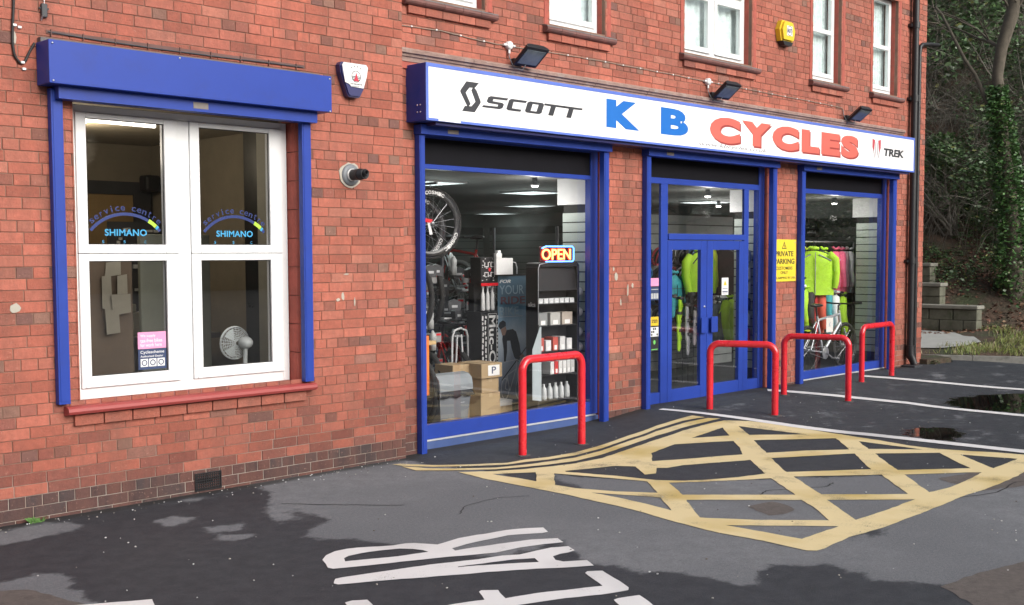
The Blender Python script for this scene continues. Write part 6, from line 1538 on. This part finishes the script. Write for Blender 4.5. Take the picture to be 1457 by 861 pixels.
sticker('pink sticker in the lower left pane of the service window', x0_, x1_, 1.083, 1.205, YG, M_pink, [('We supply', .08, .62, .66, .86), ('tax-free bikes', .08, .86, .38, .60), ('for work here', .08, .84, .12, .33)])
t, p = sticker('navy Cyclescheme sticker with three round symbols below the pink one', x0_, x1_, .932, 1.08, YG, M_navyst, [('Cyclescheme', .08, .92, .74, .93), ('Authorised Dealer', .08, .88, .60, .70)])
mb = MB(); 
for k in range(3): mb.box(x0_+.018+k*.066, x0_+.076+k*.066, YG-.002, YG-.0013, .952, 1.01, bev=.0)
q = mb.build('symbol_tiles', M_whitep, p); mb = MB()
for k in range(3):
    cx = x0_+.047+k*.066; poly_plate(mb, [ell(cx, .981, .022, .022, 18), ell(cx, .981, .015, .015, 18)], YG-.0021)
mb.build('symbols', M_navyst, q)

M_fan = mat('fan_grey', (.40, .43, .43), rough=.4)
# room behind the service window
mb = MB(); mb.box(.5, 6.3, .30, 4.2, .0, .05); struct(mb.build('workshop_floor', M_floor))
mb = MB(); mb.box(.5, 6.3, .295, 4.2, 2.95, 3.0); struct(mb.build('workshop_ceiling', mat('cream_ceiling', (.30, .26, .20), rough=.9)))
mb = MB(); mb.box(.5, 6.3, 4.1, 4.2, .05, 2.95); mb.box(.5, .6, .3, 4.1, .05, 2.95); mb.box(6.2, 6.3, .3, 4.1, .05, 2.95); struct(mb.build('workshop_walls', M_beige))
t = thing('interior_door', 'dark framed interior door in the workshop, seen through the upper left pane', 'door', (6.1, 3.9, .05))
mb = MB(); frame_rect(mb, 5.35, 6.15, .06, 2.55, 4.02, 4.095, (.09, .2, .01, .14), 0); mb.build('door_frame', M_dgrey, t)
mb = MB(); mb.box(5.44, 5.95, 4.04, 4.08, .07, 2.41); mb.build('door_leaf', mat('tan_door', (.30, .20, .09), rough=.6), t)
t = thing('partition', 'pale green grey partition wall behind the lower left pane', 'partition', (4.95, 1.4, .05))
mb = MB(); mb.box(4.90, 5.6, 1.9, 1.95, .06, 1.95, bev=.01); mb.build('board', mat('pale_sage', (.20, .21, .17), rough=.8), t)
t = thing('steel_column', 'dark glossy cabinet at the right of the workshop, seen through the right panes', 'cabinet', (6.0, 2, .05)); mb = MB(); mb.box(5.78, 6.15, 1.2, 1.6, .06, 2.9, bev=.01); mb.build('cabinet', M_blackgl, t)
mb = MB(); mb.box(5.66, 5.775, 1.0, 1.2, .06, 2.9, bev=.01); t2 = thing('pipe_casing', 'pale vertical pipe casing at the right edge of the right panes', 'casing', (5.7, 1.1, .05)); mb.build('casing', mat('casing_grey', (.30, .29, .25)), t2)
t = thing('wall_speaker', 'small black speaker high on the workshop wall', 'speaker', (6.4, 4, 2.3)); mb = MB(); mb.box(5.98, 6.16, 3.8, 3.97, 2.44, 2.62, bev=.03); mb.build('speaker_body', M_black, t)
t = thing('fluorescent_light', 'bright fluorescent tube just behind the top of the left pane', 'light', (3.9, .45, 2.75)); mb = MB(); mb.box(3.30, 4.32, .42, .52, 2.77, 2.81); mb.build('fitting', M_whitep, t); mb = MB(); mb.tube([(3.32, .47, 2.745), (4.30, .47, 2.735)], .018, 10); mb.build('tube', M_flu, t); lamp('tube_light', (3.9, .9, 2.6), 5, (1, .9, .75), .15, t)
t = thing('ceiling_lamp', 'round glowing lamp on the workshop ceiling', 'lamp', (4.3, 2, 2.9)); mb = MB(); mb.lathe([(0, 2.90), (.17, 2.90), (.17, 2.94), (.15, 2.949)], (4.35, 2.1, 0), 'z', 24); mb.build('diffuser', mat('warm_glow', (1, 1, 1), emit=(1, .9, .7), estr=2.5), t); lamp('lamp_light', (4.6, 2.4, 2.7), 18, (1, .86, .62), .15, t)
t = thing('desk_fan', 'white desk fan standing in the lower right pane of the service window', 'fan', (5.05, .42, .78))
mb = MB(); cx, cy, cz = 5.0, .56, 1.05
for rr in np.linspace(.02, .13, 9): mb.tube([(cx+rr*math.cos(2*PI*k/28), cy-.03-.03*(1-(rr/.13)**2), cz+rr*math.sin(2*PI*k/28)) for k in range(28)], .0032, 4, closed=True)
for k in range(24): a = 2*PI*k/24; mb.tube([(cx+.02*math.cos(a), cy-.06, cz+.02*math.sin(a)), (cx+.08*math.cos(a), cy-.048, cz+.08*math.sin(a)), (cx+.13*math.cos(a), cy-.03, cz+.13*math.sin(a)), (cx+.13*math.cos(a), cy, cz+.13*math.sin(a)), (cx+.05*math.cos(a), cy+.05, cz+.05*math.sin(a))], .002, 4)
mb.tube([(cx+.132*math.cos(2*PI*k/28), cy-.015, cz+.132*math.sin(2*PI*k/28)) for k in range(28)], .006, 6, closed=True); i0 = 0
g = mb.build('cage', M_fan, t)
mb = MB()
for k in range(3):
    a = 2*PI*k/3; mb.add([(cx+.02*math.cos(a), cy-.03, cz+.02*math.sin(a)), (cx+.11*math.cos(a-.45), cy-.015, cz+.11*math.sin(a-.45)), (cx+.115*math.cos(a), cy-.02, cz+.115*math.sin(a)), (cx+.11*math.cos(a+.5), cy-.035, cz+.11*math.sin(a+.5))], [(0, 1, 2, 3)])
mb.build('blades', mat('fan_blade', (.45, .5, .5)), t)
mb = MB(); mb.blob((cx+.05, cy-.10, cz+.005), .055, .075, .05, 14); mb.build('motor', M_fan, t)
mb = MB(); mb.tube([(cx+.05, cy-.10, cz-.04), (cx+.05, cy-.08, .80)], .018, 10); mb.lathe([(0, .80), (.09, .80), (.10, .785), (.10, .775), (0, .775)], (cx+.05, cy-.06, 0), 'z', 24); mb.build('stand', M_fan, t)
t = thing('window_worktop', 'dark grey worktop running behind the service window', 'worktop', (4.4, .6, .7)); mb = MB(); mb.box(3.2, 5.6, .34, .95, .73, .772, bev=.004); mb.build('top', mat('worktop_grey', (.10, .10, .11), rough=.4), t)
t = thing('workbench', 'grey workbench against the rear of the workshop', 'workbench', (6, 2.6, .05)); mb = MB(); mb.box(4.9, 6.0, 2.4, 3.0, .95, 1.0, bev=.004); mb.box(4.95, 5.9, 2.5, 2.95, .06, .949); mb.build('bench', mat('bench_grey', (.13, .125, .115), rough=.5), t)
t = thing('tool_board', 'dark pegboard of small tools seen through the lower right pane', 'tool board', (5.7, 3.2, 1.0)); mb = MB(); mb.box(5.3, 6.18, 3.3, 3.33, 1.0, 2.1); q = mb.build('board', M_dgrey, t); mb = MB()
for k in range(46): x, z = random.uniform(5.32, 6.1), random.uniform(1.1, 2.05); mb.box(x, x+random.uniform(.02, .06), 3.27, 3.299, z, z+random.uniform(.012, .04))
mb.build('small_tools', M_lgrey, q)
t = thing('red_toolbox', 'red toolbox on the grey workbench', 'toolbox', (5.6, 2.6, 1.0)); mb = MB(); mb.box(5.28, 5.72, 2.5, 2.7, 1.001, 1.10, bev=.02); mb.build('case', mat('toolbox_red', (.32, .03, .03), rough=.5), t)
t = thing('pale_carton', 'pale square carton on the grey workbench', 'carton', (5.2, 2.7, 1.0)); mb = MB(); mb.box(5.02, 5.26, 2.6, 2.8, 1.001, 1.22, bev=.01); mb.box(5.08, 5.22, 2.6, 2.75, 1.221, 1.30, bev=.01); mb.build('carton', mat('carton_sage', (.26, .26, .2), rough=.8), t)
for k, (x0q, x1q, z0q, z1q, lab) in enumerate(((4.22, 4.35, 1.60, 1.71, 'upper pinned sheet of paper behind the lower left pane'), (4.19, 4.26, 1.33, 1.60, 'left pinned sheet of paper behind the lower left pane'), (4.31, 4.39, 1.46, 1.60, 'small narrow pinned sheet at the right of the paper cluster'), (4.25, 4.41, 1.29, 1.46, 'crumpled sheet at the middle of the paper cluster'), (4.20, 4.30, 1.14, 1.33, 'lowest pinned sheet of paper behind the lower left pane'))):
    t = thing('pinned_paper', lab, 'paper', ((x0q+x1q)/2, 1.2, z0q), 'papers pinned inside the service window'); mb = MB(); j_ = [random.uniform(-.012, .012) for _ in range(8)]
    mb.prism([(x0q+j_[0], z0q+j_[1]), (x1q+j_[2], z0q+j_[3]), (x1q+j_[4], z1q+j_[5]), (x0q+j_[6], z1q+j_[7])], 1.17-k*.012, 1.172-k*.012, 'xz'); mb.build('sheet', mat('aged_paper', (.24, .22, .17), rough=.9), t)
t = thing('notice_board', 'brown notice board behind the lower left pane', 'notice board', (4.2, 1.2, .9)); mb = MB(); mb.box(4.05, 4.46, 1.19, 1.22, .78, 1.73, bev=.005); mb.build('board', mat('brown_board', (.10, .07, .045), rough=.8), t)

# small accessories hanging among the bicycles
protos = []
t = thing('saddle_bag', 'small dark saddle bag hanging among the bicycles in the left display window', 'bag', (7.6, 1.2, 1.2), 'small dark bags among the bicycles')
mb = MB(); mb.prism([(7.54, 1.14), (7.66, 1.12), (7.67, 1.22), (7.60, 1.25), (7.53, 1.22)], 1.17, 1.23, 'xz'); mb.build('bag_body', M_dgrey, t); mb = MB(); mb.box(7.57, 7.63, 1.165, 1.169, 1.16, 1.185); mb.build('reflector', M_lgrey, t); protos.append(t)
t = thing('drink_bottle', 'pale drink bottle on a bicycle rack in the left display window', 'bottle', (7.7, 1.2, 1.0), 'pale drink bottles among the bicycles')
mb = MB(); mb.lathe([(0, 1.0), (.035, 1.0), (.036, 1.08), (.03, 1.10), (.036, 1.12), (.036, 1.16), (.02, 1.18), (.012, 1.20), (0, 1.205)], (7.7, 1.2, 0), 'z', 12); mb.build('bottle', mat('bottle_grey', (.35, .36, .36), rough=.3), t); protos.append(t)
t = thing('boxed_part', 'small grey blister box hanging among the bicycles in the left display window', 'box', (7.8, 1.2, .9), 'small boxed parts among the bicycles')
mb = MB(); mb.box(7.76, 7.84, 1.19, 1.21, .86, .96, bev=.006); mb.build('card', mat('card_grey', (.25, .25, .25), rough=.4), t); mb = MB(); mb.box(7.77, 7.83, 1.186, 1.1895, .93, .95); mb.build('label', M_red, t); protos.append(t)
t = thing('bicycle_pedal', 'silver pedal hanging among the bicycles in the left display window', 'pedal', (7.9, 1.2, 1.1), 'silver pedals among the bicycles')
mb = MB(); mb.box(7.86, 7.94, 1.17, 1.23, 1.09, 1.11, bev=.005); mb.tube([(7.94, 1.2, 1.10), (7.99, 1.2, 1.10)], .007, 6); mb.build('pedal_body', M_steel, t); protos.append(t)
rq = random.Random(77)
for i in range(110):
    pr_ = rq.choice(protos); y = rq.uniform(1.1, 2.3); px_ = rq.uniform(0, 1); x = (6.95+px_*1.35)*(7.5+y)/(8.7); z = rq.uniform(.35, 1.62)
    dup(pr_, (x, y, z), R(rq.uniform(-60, 60)), scale=(1, 1, 1))

# ------------------------------------------------------------------ kerb, verge, wooded bank
K0 = Vector((17.39, .18)); KN = Vector((.9, .44)).normalized(); KT = Vector((-KN.y, KN.x))
def kxy(s_, t_): p = K0+KN*s_+KT*t_; return p.x, p.y
def bank_z(x, y):
    s_ = (Vector((x, y))-K0).dot(KN)
    def prof(s_):
        if s_ < 0: return -.1
        z = .15+.05*min(s_, 3.3)
        if s_ > 3.3: z += .62*smo((s_-3.3)/1.2)
        if s_ > 4.2: z += (s_-4.2)*.55
        if s_ > 8: z += (s_-8)*.45
        return min(z, 15)
    a = prof(s_); q = -y-42
    if q > 0: a = max(a, min(.1+q*.8, 12))
    if s_ > .6 or q > 2: a += .10*mnoise.noise(Vector((x*.9, y*.9, 1)))*min(1, max(s_-.6, q)/2)+.35*mnoise.noise(Vector((x*.25, y*.25, 4)))*min(1, max(0, max(s_-4, q))/4)
    return a
M_soil = bpy.data.materials.new('bank_soil'); M_soil.use_nodes = True
t = M_soil.node_tree; L = t.links; p = t.nodes['Principled BSDF']; p.inputs['Roughness'].default_value = .95
tc = nn(t, 'ShaderNodeTexCoord'); n1 = nn(t, 'ShaderNodeTexNoise', Scale=1.2, Detail=8.0, Roughness=.7); n2 = nn(t, 'ShaderNodeTexNoise', Scale=14.0, Detail=6.0, Roughness=.7)
for n in (n1, n2): L.new(tc.outputs['Object'], n.inputs['Vector'])
r = nn(t, 'ShaderNodeValToRGB'); el = r.color_ramp.elements; el[0].position = .35; el[0].color = (.05, .065, .028, 1); el[1].position = .62; el[1].color = (.115, .068, .046, 1)
e = el.new(.48); e.color = (.065, .05, .033, 1); L.new(n1.outputs['Fac'], r.inputs[0])
vm = nn(t, 'ShaderNodeVectorMath', operation='SCALE'); mr_ = nn(t, 'ShaderNodeMapRange'); mr_.inputs['To Min'].default_value = .5; mr_.inputs['To Max'].default_value = 1.5
L.new(n2.outputs['Fac'], mr_.inputs['Value']); L.new(r.outputs[0], vm.inputs[0]); L.new(mr_.outputs[0], vm.inputs['Scale']); L.new(vm.outputs[0], p.inputs['Base Color'])
b = nn(t, 'ShaderNodeBump', Strength=.9, Distance=.05); L.new(n2.outputs['Fac'], b.inputs['Height']); L.new(b.outputs[0], p.inputs['Normal'])
ss = np.concatenate([np.arange(0.12, 8, .3), np.arange(8, 30, 1.2), np.array([34, 50, 80])]); tt_ = np.concatenate([np.array([-90, -70, -50, -40, -32, -26, -20, -16, -12]), np.arange(-9, 9, .35), np.arange(9, 60, 3.)])
V = []
for b_ in tt_:
    for a_ in ss: x, y = kxy(a_, b_); V.append((x, y, bank_z(x, y)))
n_ = len(ss); F = [(j*n_+i, j*n_+i+1, (j+1)*n_+i+1, (j+1)*n_+i) for j in range(len(tt_)-1) for i in range(n_-1)]
mb = MB(); mb.add(V, [f[::-1] for f in F] if False else F, None, True); o = mb.build('hillside', M_soil); struct(o)
V = []; xs2 = np.arange(-90, 60, 5.); ys2 = [-42, -44, -47, -50, -55, -60, -75]
for y in ys2:
    for x in xs2: V.append((x, y, bank_z(x, y) if y < -42 else -.1))
n_ = len(xs2); mb = MB(); mb.add(V, [(j*n_+i, (j+1)*n_+i, (j+1)*n_+i+1, j*n_+i+1) for j in range(len(ys2)-1) for i in range(n_-1)], None, True); o = mb.build('far_hillside', M_soil); struct(o)

M_kerb = mat('kerb_concrete', (.24, .235, .21), rough=.9, var=.25, vscale=8, bump=.3, dirt=(.06, .07, .04, .8), dscale=5)
mb = MB(); t0 = -14.0
while t0 < 1.0:
    L_ = .90; pts2 = []
    for (a, b) in ((0, t0+.004), (.13, t0+.004), (.13, t0+L_-.004), (0, t0+L_-.004)): pts2.append(kxy(a, b))
    mb.prism(pts2, -.02, .155, 'xy'); t0 += L_
o = mb.build('kerb', M_kerb); struct(o)
M_path = mat('pale_concrete_path', (.36, .37, .35), rough=.9, var=.12, vscale=4, bump=.15)
V = [(18.0, .75), (18.15, .45), (18.6, .25), (19.2, .25), (20.2, .85), (20.45, 2.0), (20.4, 4), (17.0, 4), (17.0, 1.4)]
_vs, _fs = fill2d([V]); bm = bmesh.new(); bv = [bm.verts.new((a, b, 0)) for a, b in _vs]
for f_i in _fs: bm.faces.new([bv[i] for i in f_i])
for q in range(60):
    for no in ((1, 0, 0), (0, 1, 0)): bmesh.ops.bisect_plane(bm, geom=bm.verts[:]+bm.edges[:]+bm.faces[:], plane_co=(17+q*.1 if no[0] else 0, q*.1 if no[1] else 0, 0), plane_no=no, dist=1e-5)
for v in bm.verts: v.co.z = .205+.05*max(0, (v.co.x-18))
bmesh.ops.recalc_face_normals(bm, faces=bm.faces[:])
mb = MB(); mb.frombm(bm); o = mb.build('path', M_path); struct(o)

# block retaining wall and block steps
M_block = mat('stone_block', (.14, .14, .105), rough=.95, var=.3, vscale=7, bump=.5, bscale=40, dirt=(.05, .07, .03, .8), dscale=4)
M_blockc = mat('block_coping', (.24, .235, .20), rough=.9, var=.2, bump=.3)
t = thing('block_wall', 'low wall of two courses of mossy stone blocks beside the path', 'block wall', (20.6, 1.6, .35))
mb = MB()
for r0 in range(2):
    y = .86-(.25 if r0 else 0)+.25
    while y < 4:
        a, b = max(.86, y), y+.44
        if r0 and a == .86: a = .86
        mb.box(20.5+random.uniform(-.012, .012), 20.74, a+.004, b-.004, .33+r0*.2, .525+r0*.2, bev=.012); y += .45
    if r0: mb.box(20.5, 20.74, .862, 1.05-.0, .53, .725, bev=.012) if False else None
mb.box(20.5, 20.74, .864, 1.105, .33, .525, bev=.012)
mb.build('block_courses', M_block, t)
mb = MB(); mb.box(20.47, 20.8, .84, 4.05, .732, .80, bev=.015); mb.build('coping', M_blockc, t)
for k, (x, y, z, lab) in enumerate(((20.9, 1.72, 1.19, 'short mossy block step higher up the bank beside the building corner'), (21.35, 2.12, 1.56, 'uppermost mossy block step on the bank beside the building corner'))):
    t = thing('block_step', lab, 'step', (x, y, z-.3), 'block steps on the bank'); mb = MB()
    for q in range(4): mb.box(x, x+.25, y+q*.45+.004, y+q*.45+.446, z-.25, z-.07, bev=.012); mb.box(x+.01, x+.25, y+q*.45+.004-.1*(q > 0), y+q*.45+.446-.1, z-.9, z-.254, bev=.012)
    mb.build('block_courses', M_block, t); mb = MB(); mb.box(x-.03, x+.3, y-.02, y+1.83, z-.066, z, bev=.012); mb.build('coping', M_blockc, t)
    
# grass on the verge
def leafmat(name, c1, c2, rough=.5):
    return mat(name, c1, attr='bcol', rough=rough, var=.2, vscale=3)
rnd = random.Random(5)
mb = MB()
for i in range(15000):
    s_, t_ = rnd.uniform(.14, 3.2), rnd.uniform(-6, .8)
    x, y = kxy(s_, t_)
    if (x-19.2)**2+(y-1.1)**2 < 1.0 or (x < 20.5 and y > .55 and x > 16.6): continue
    if mnoise.noise(Vector((x*1.6, y*1.6, 0))) < -.12 and rnd.random() < .85: continue
    z = bank_z(x, y)-.01; h = rnd.uniform(.04, .13); a = rnd.uniform(0, 2*PI); w_ = .006; lx, ly = rnd.uniform(-.05, .05), rnd.uniform(-.05, .05)
    g = rnd.random(); col = (.13+.12*g, .20+.08*g, .05+.02*g) if rnd.random() < .75 else (.30, .26, .14)
    dx, dy = math.cos(a)*w_, math.sin(a)*w_
    mb.add([(x-dx, y-dy, z), (x+dx, y+dy, z), (x+lx+dx*.3, y+ly+dy*.3, z+h), (x+lx*1.2, y+ly*1.2, z+h*1.05)], [(0, 1, 2, 3)], col)
o = mb.build('grass', leafmat('grass_blades', (.1, .15, .04), None)); struct(o, 'stuff')
# leaf litter and ivy ground cover
def leaves(mb, n, pos, size, colf, rnd, tilt=1.0):
    for i in range(n):
        q = pos(rnd)
        if q is None: continue
        x, y, z = q; s_ = size*rnd.uniform(.6, 1.3)
        a = rnd.uniform(0, 2*PI); u = Vector((math.cos(a), math.sin(a), rnd.uniform(-.6, .6)*tilt)).normalized(); v = u.cross(Vector((rnd.uniform(-1, 1), rnd.uniform(-1, 1), rnd.uniform(.2, 1)))).normalized()
        c = Vector((x, y, z)); P_ = [c-u*s_, c-v*s_*.62-u*s_*.1, c+u*s_*1.1, c+v*s_*.62-u*s_*.1]
        mb.add(P_, [(0, 1, 2, 3)], colf(rnd))
def onbank(smin, smax, tmin, tmax, hmax, thr=None, off=0):
    def f(rnd):
        s_, t_ = rnd.uniform(smin, smax), rnd.uniform(tmin, tmax); x, y = kxy(s_, t_)
        if thr is not None and mnoise.noise(Vector((x*.8+off, y*.8, off))) < thr: return None
        if x < 16.7 and y > 0: return None
        hh = hmax*max(0, .5+.9*mnoise.noise(Vector((x*1.3, y*1.3, 7+off))))
        return x, y, bank_z(x, y)+rnd.uniform(0, max(.02, hh))
    return f
mb = MB()
leaves(mb, 6000, onbank(2.8, 6, -6, 3, .05), .035, lambda r: r.choice([(.17, .075, .05), (.20, .10, .065), (.11, .055, .035), (.23, .15, .09)]), rnd, .4)
o = mb.build('leaf_litter', leafmat('dead_leaves', (.1, .1, .1), None, .8)); struct(o, 'stuff')
def ivyc(r):
    g = r.random(); 
    if r.random() < .05: return (.20, .22, .07)
    return (.05+.06*g, .095+.095*g, .04+.035*g)
mb = MB()
leaves(mb, 26000, onbank(4.3, 9, -6, 5, .5, -.2), .032, ivyc, rnd)
leaves(mb, 26000, onbank(8, 16, -7, 8, 1.6, -.05, 3), .045, ivyc, rnd)
leaves(mb, 18000, onbank(15, 26, -8, 12, 3.0, -.05, 9), .08, ivyc, rnd)
o = mb.build('ivy_ground_cover', leafmat('ivy_leaves', (.05, .1, .03), None, .4)); struct(o, 'stuff')
M_bark = mat('bark', (.105, .09, .068), rough=.9, var=.3, vscale=10, bump=.6, bscale=30)
M_twig = mat('bare_twigs', (.20, .185, .155), rough=.9, var=.35, vscale=2)
def twig(mb, p, d, L_, r, rnd, n=5, sag=.12, depth=0):
    pts = [Vector(p)]; d = Vector(d).normalized()
    for i in range(n):
        d = (d+Vector((rnd.uniform(-.16, .16), rnd.uniform(-.16, .16), rnd.uniform(-.14, .14)-sag*i/n))).normalized(); pts.append(pts[-1]+d*L_/n)
    mb.tube(pts, [r*(1-.8*i/n) for i in range(n+1)], 3 if r < .012 else 6, cap=False)
    if depth > 0:
        for k in range(3 if depth > 1 else 2):
            i = rnd.randint(1, n-1); dd = (d*.6+Vector((rnd.uniform(-1, 1), rnd.uniform(-1, 1), rnd.uniform(-.3, .8)))).normalized()
            twig(mb, pts[i], dd, L_*rnd.uniform(.35, .6), r*.5, rnd, 4, sag, depth-1)
    return pts
mb = MB(); rnd = random.Random(12)
for i in range(1500):
    s_, t_ = rnd.uniform(5.5, 13), rnd.uniform(-6, 7); x, y = kxy(s_, t_)
    if x < 17 and y > 0: continue
    lean = rnd.uniform(-.7, .5); twig(mb, (x, y, bank_z(x, y)), (rnd.uniform(-.5, .1), lean*.6-.1, 1), rnd.uniform(1.0, 3.6), rnd.uniform(.005, .012), rnd, 6, rnd.uniform(.1, .5), 2)
for i in range(650):
    s_, t_ = rnd.uniform(12, 22), rnd.uniform(-7, 12); x, y = kxy(s_, t_)
    twig(mb, (x, y, bank_z(x, y)), (rnd.uniform(-.5, .3), rnd.uniform(-.5, .4), 1), rnd.uniform(2, 6), rnd.uniform(.010, .02), rnd, 6, .2, 2)
o = mb.build('bare_undergrowth', M_twig); struct(o, 'stuff')

# ivy clad tree
t = thing('ivy_clad_tree', 'tall tree trunk wrapped in bright ivy on the bank at the right edge', 'tree', (22, .75, .9))
pts = [(22.0, .78, .7), (22.0, .80, 1.8), (22.0, .88, 2.6), (22, 1.02, 3.6), (22.0, 1.10, 4.3), (22.0, 1.18, 5.1), (22.05, 1.14, 5.6), (22.1, .98, 6.2), (22.2, .85, 7.2), (22.3, .7, 9)]
mb = MB(); mb.tube(pts, [.2, .16, .14, .12, .105, .10, .11, .12, .10, .06], 12)
rn2 = random.Random(3)
for k in range(14): twig(mb, pts[rn2.randint(6, 9)], (rn2.uniform(-.6, .6), rn2.uniform(-1, 1), rn2.uniform(.1, 1)), rn2.uniform(1.2, 3), .03, rn2, 6, .05, 2)
mb.build('trunk', M_bark, t)
mb = MB()
def ontrunk(r):
    u = r.random()**.9*(4.9-.7)+.7; k = max(i for i in range(len(pts)-1) if pts[i][2] <= u); f = (u-pts[k][2])/(pts[k+1][2]-pts[k][2])
    a = r.uniform(0, 2*PI); rr = (.17+.26*(1-u/5.2))*r.uniform(.5, 1.15)*(1+.5*mnoise.noise(Vector((math.cos(a), math.sin(a), u*1.6))))
    return pts[k][0]*(1-f)+pts[k+1][0]*f+rr*math.cos(a), pts[k][1]*(1-f)+pts[k+1][1]*f+rr*math.sin(a), u
def ivyb(r):
    g = r.random(); return (.035+.06*g, .085+.12*g, .028+.03*g) if r.random() > .06 else (.16, .2, .08)
leaves(mb, 8200, ontrunk, .034, ivyb, rnd); mb.build('ivy', leafmat('ivy_bright', (.1, .1, .1), None, .35), t)
t = thing('bare_branch', 'dead bare branch leaning across the ivy beside the tall ivy clad tree', 'branch', (21.9, 1.1, 4.3))
mb = MB(); mb.tube([(21.95, 1.10, 4.1), (21.95, 1.35, 4.6), (22, 1.6, 5.15), (22, 1.8, 5.45), (22.05, 2.1, 6.0), (22.1, 2.32, 6.4), (22.2, 2.5, 6.6)], [.045, .04, .036, .034, .03, .028, .02], 8)
for k in range(5): twig(mb, (22, 2.0+.1*k, 5.9+.12*k), (0, rn2.uniform(.2, 1), rn2.uniform(-.2, .6)), .8, .01, rn2, 5, .1, 1)
mb.build('branch', M_bark, t)
def bare_tree(x, y, lean, h, r, label, seed):
    rn = random.Random(seed); t = thing('bare_tree', label, 'tree', (x, y, bank_z(x, y)), 'bare trees on the bank')
    mb = MB(); p = Vector((x, y, bank_z(x, y)-.1)); d = Vector((lean[0], lean[1], 1)).normalized(); ps = [p.copy()]
    for i in range(8): d = (d+Vector((rn.uniform(-.1, .1), rn.uniform(-.1, .1), .03))).normalized(); p = p+d*h/8; ps.append(p.copy())
    mb.tube(ps, [r*(1-.75*i/8) for i in range(9)], 8); mb.build('trunk', M_bark, t)
    mb = MB()
    for k in range(26): i = rn.randint(2, 8); twig(mb, ps[i], (rn.uniform(-1, 1), rn.uniform(-1, 1), rn.uniform(0, 1.2)), rn.uniform(.8, 2.6)*(1-i/12), r*.25, rn, 6, .08, 2)
    mb.build('branches', M_twig, t)
bare_tree(22.6, 4.3, (-.02, .0), 8, .05, 'thin upright bare tree just right of the building corner', 1); bare_tree(23.0, 3.2, (0, .12), 8.5, .06, 'bare sapling leaning left between the building and the ivy clad tree', 2)
bare_tree(24.5, .6, (0, -.1), 9, .10, 'dark bare tree behind the ivy clad trunk', 3); bare_tree(23.2, -1.2, (0, .1), 8, .09, 'bare tree on the bank outside the right of the view', 4)
bare_tree(25.5, 6.0, (0, -.12), 10, .11, 'bare tree high on the bank behind the building corner', 5); bare_tree(24, 9, (0, 0), 9, .12, 'bare tree behind the building', 6)
bare_tree(22.8, -6, (0, 0), 9, .13, 'bare tree far right on the bank', 7); bare_tree(26, -11, (0, 0), 10, .14, 'bare tree at the far end of the car park', 8)
# evergreen shrubs giving the dark mass
def shrub(x, y, w_, h, label, seed, n=2600, sz=.07):
    rn = random.Random(seed); t = thing('ivy_bush', label, 'bush', (x, y, bank_z(x, y)), 'evergreen bushes on the bank')
    mb = MB(); zb = bank_z(x, y)
    for k in range(9): twig(mb, (x+rn.uniform(-.2, .2), y+rn.uniform(-.2, .2), zb), (rn.uniform(-.6, .6), rn.uniform(-.6, .6), 1), h*.9, .025, rn, 5, .05, 1)
    mb.build('stems', M_twig, t)
    mb = MB(); cl = [(x+rn.uniform(-w_, w_)*.7, y+rn.uniform(-w_, w_)*.7, zb+rn.uniform(.15, .95)*h, rn.uniform(.25, .5)*w_) for _ in range(16)]
    def pos(r):
        c = r.choice(cl); a, b = r.uniform(0, 2*PI), math.acos(r.uniform(-1, 1)); q = c[3]*r.random()**.35
        return c[0]+q*math.sin(b)*math.cos(a), c[1]+q*math.sin(b)*math.sin(a), max(zb, c[2]+q*math.cos(b)*.9)
    leaves(mb, n, pos, sz, ivyc, rn); mb.build('foliage', MATS['ivy_leaves'], t)
for i, (x, y, w_, h, lab) in enumerate(((24.0, -.2, 1.3, 3.2, 'dense ivy bush right of the ivy clad trunk'), (23.4, 2.6, 1.0, 2.4, 'low ivy bush between the trunk and the building corner'), (25.5, 1.6, 1.6, 4.2, 'tall dark ivy mass behind the trunk'),
        (26.5, 4.5, 1.8, 4.5, 'tall dark ivy mass behind the thin bare trees'), (27.5, -1, 2.0, 5, 'large evergreen bush high on the bank at the right edge'), (29, 3, 2.4, 6, 'large evergreen mass at the top of the bank'),
        (24.2, -5, 1.6, 3.5, 'evergreen bush farther right along the bank'), (28, -9, 2.5, 6, 'evergreen mass at the far right of the bank'), (24.5, 7.2, 1.8, 4, 'evergreen bush behind the rear of the building'))):
    shrub(x, y, w_, h*.85, lab, 40+i, 5000 if i < 6 else 3000, .045 if i < 3 else .065)
mb = MB()
for i in range(260):
    x, y = 16.62+rnd.random()**2*.7, rnd.uniform(-.12, .4); 
    leaves(mb, 1, lambda r: (x, y, terr(x, y)+r.uniform(.0, .05)), .022, lambda r: r.choice([(.06, .09, .03), (.15, .12, .07), (.05, .06, .02)]), rnd)
o = mb.build('corner_weeds', leafmat('weed_leaves', (.1, .1, .1), None)); struct(o, 'stuff')
mb = MB(); mb.prism([(16.55, -.02), (17.1, -.15), (17.35, .2), (17.2, 1.5), (16.55, 1.5)], .05, .16, 'xy'); o = mb.build('soil_strip', M_soil); struct(o)
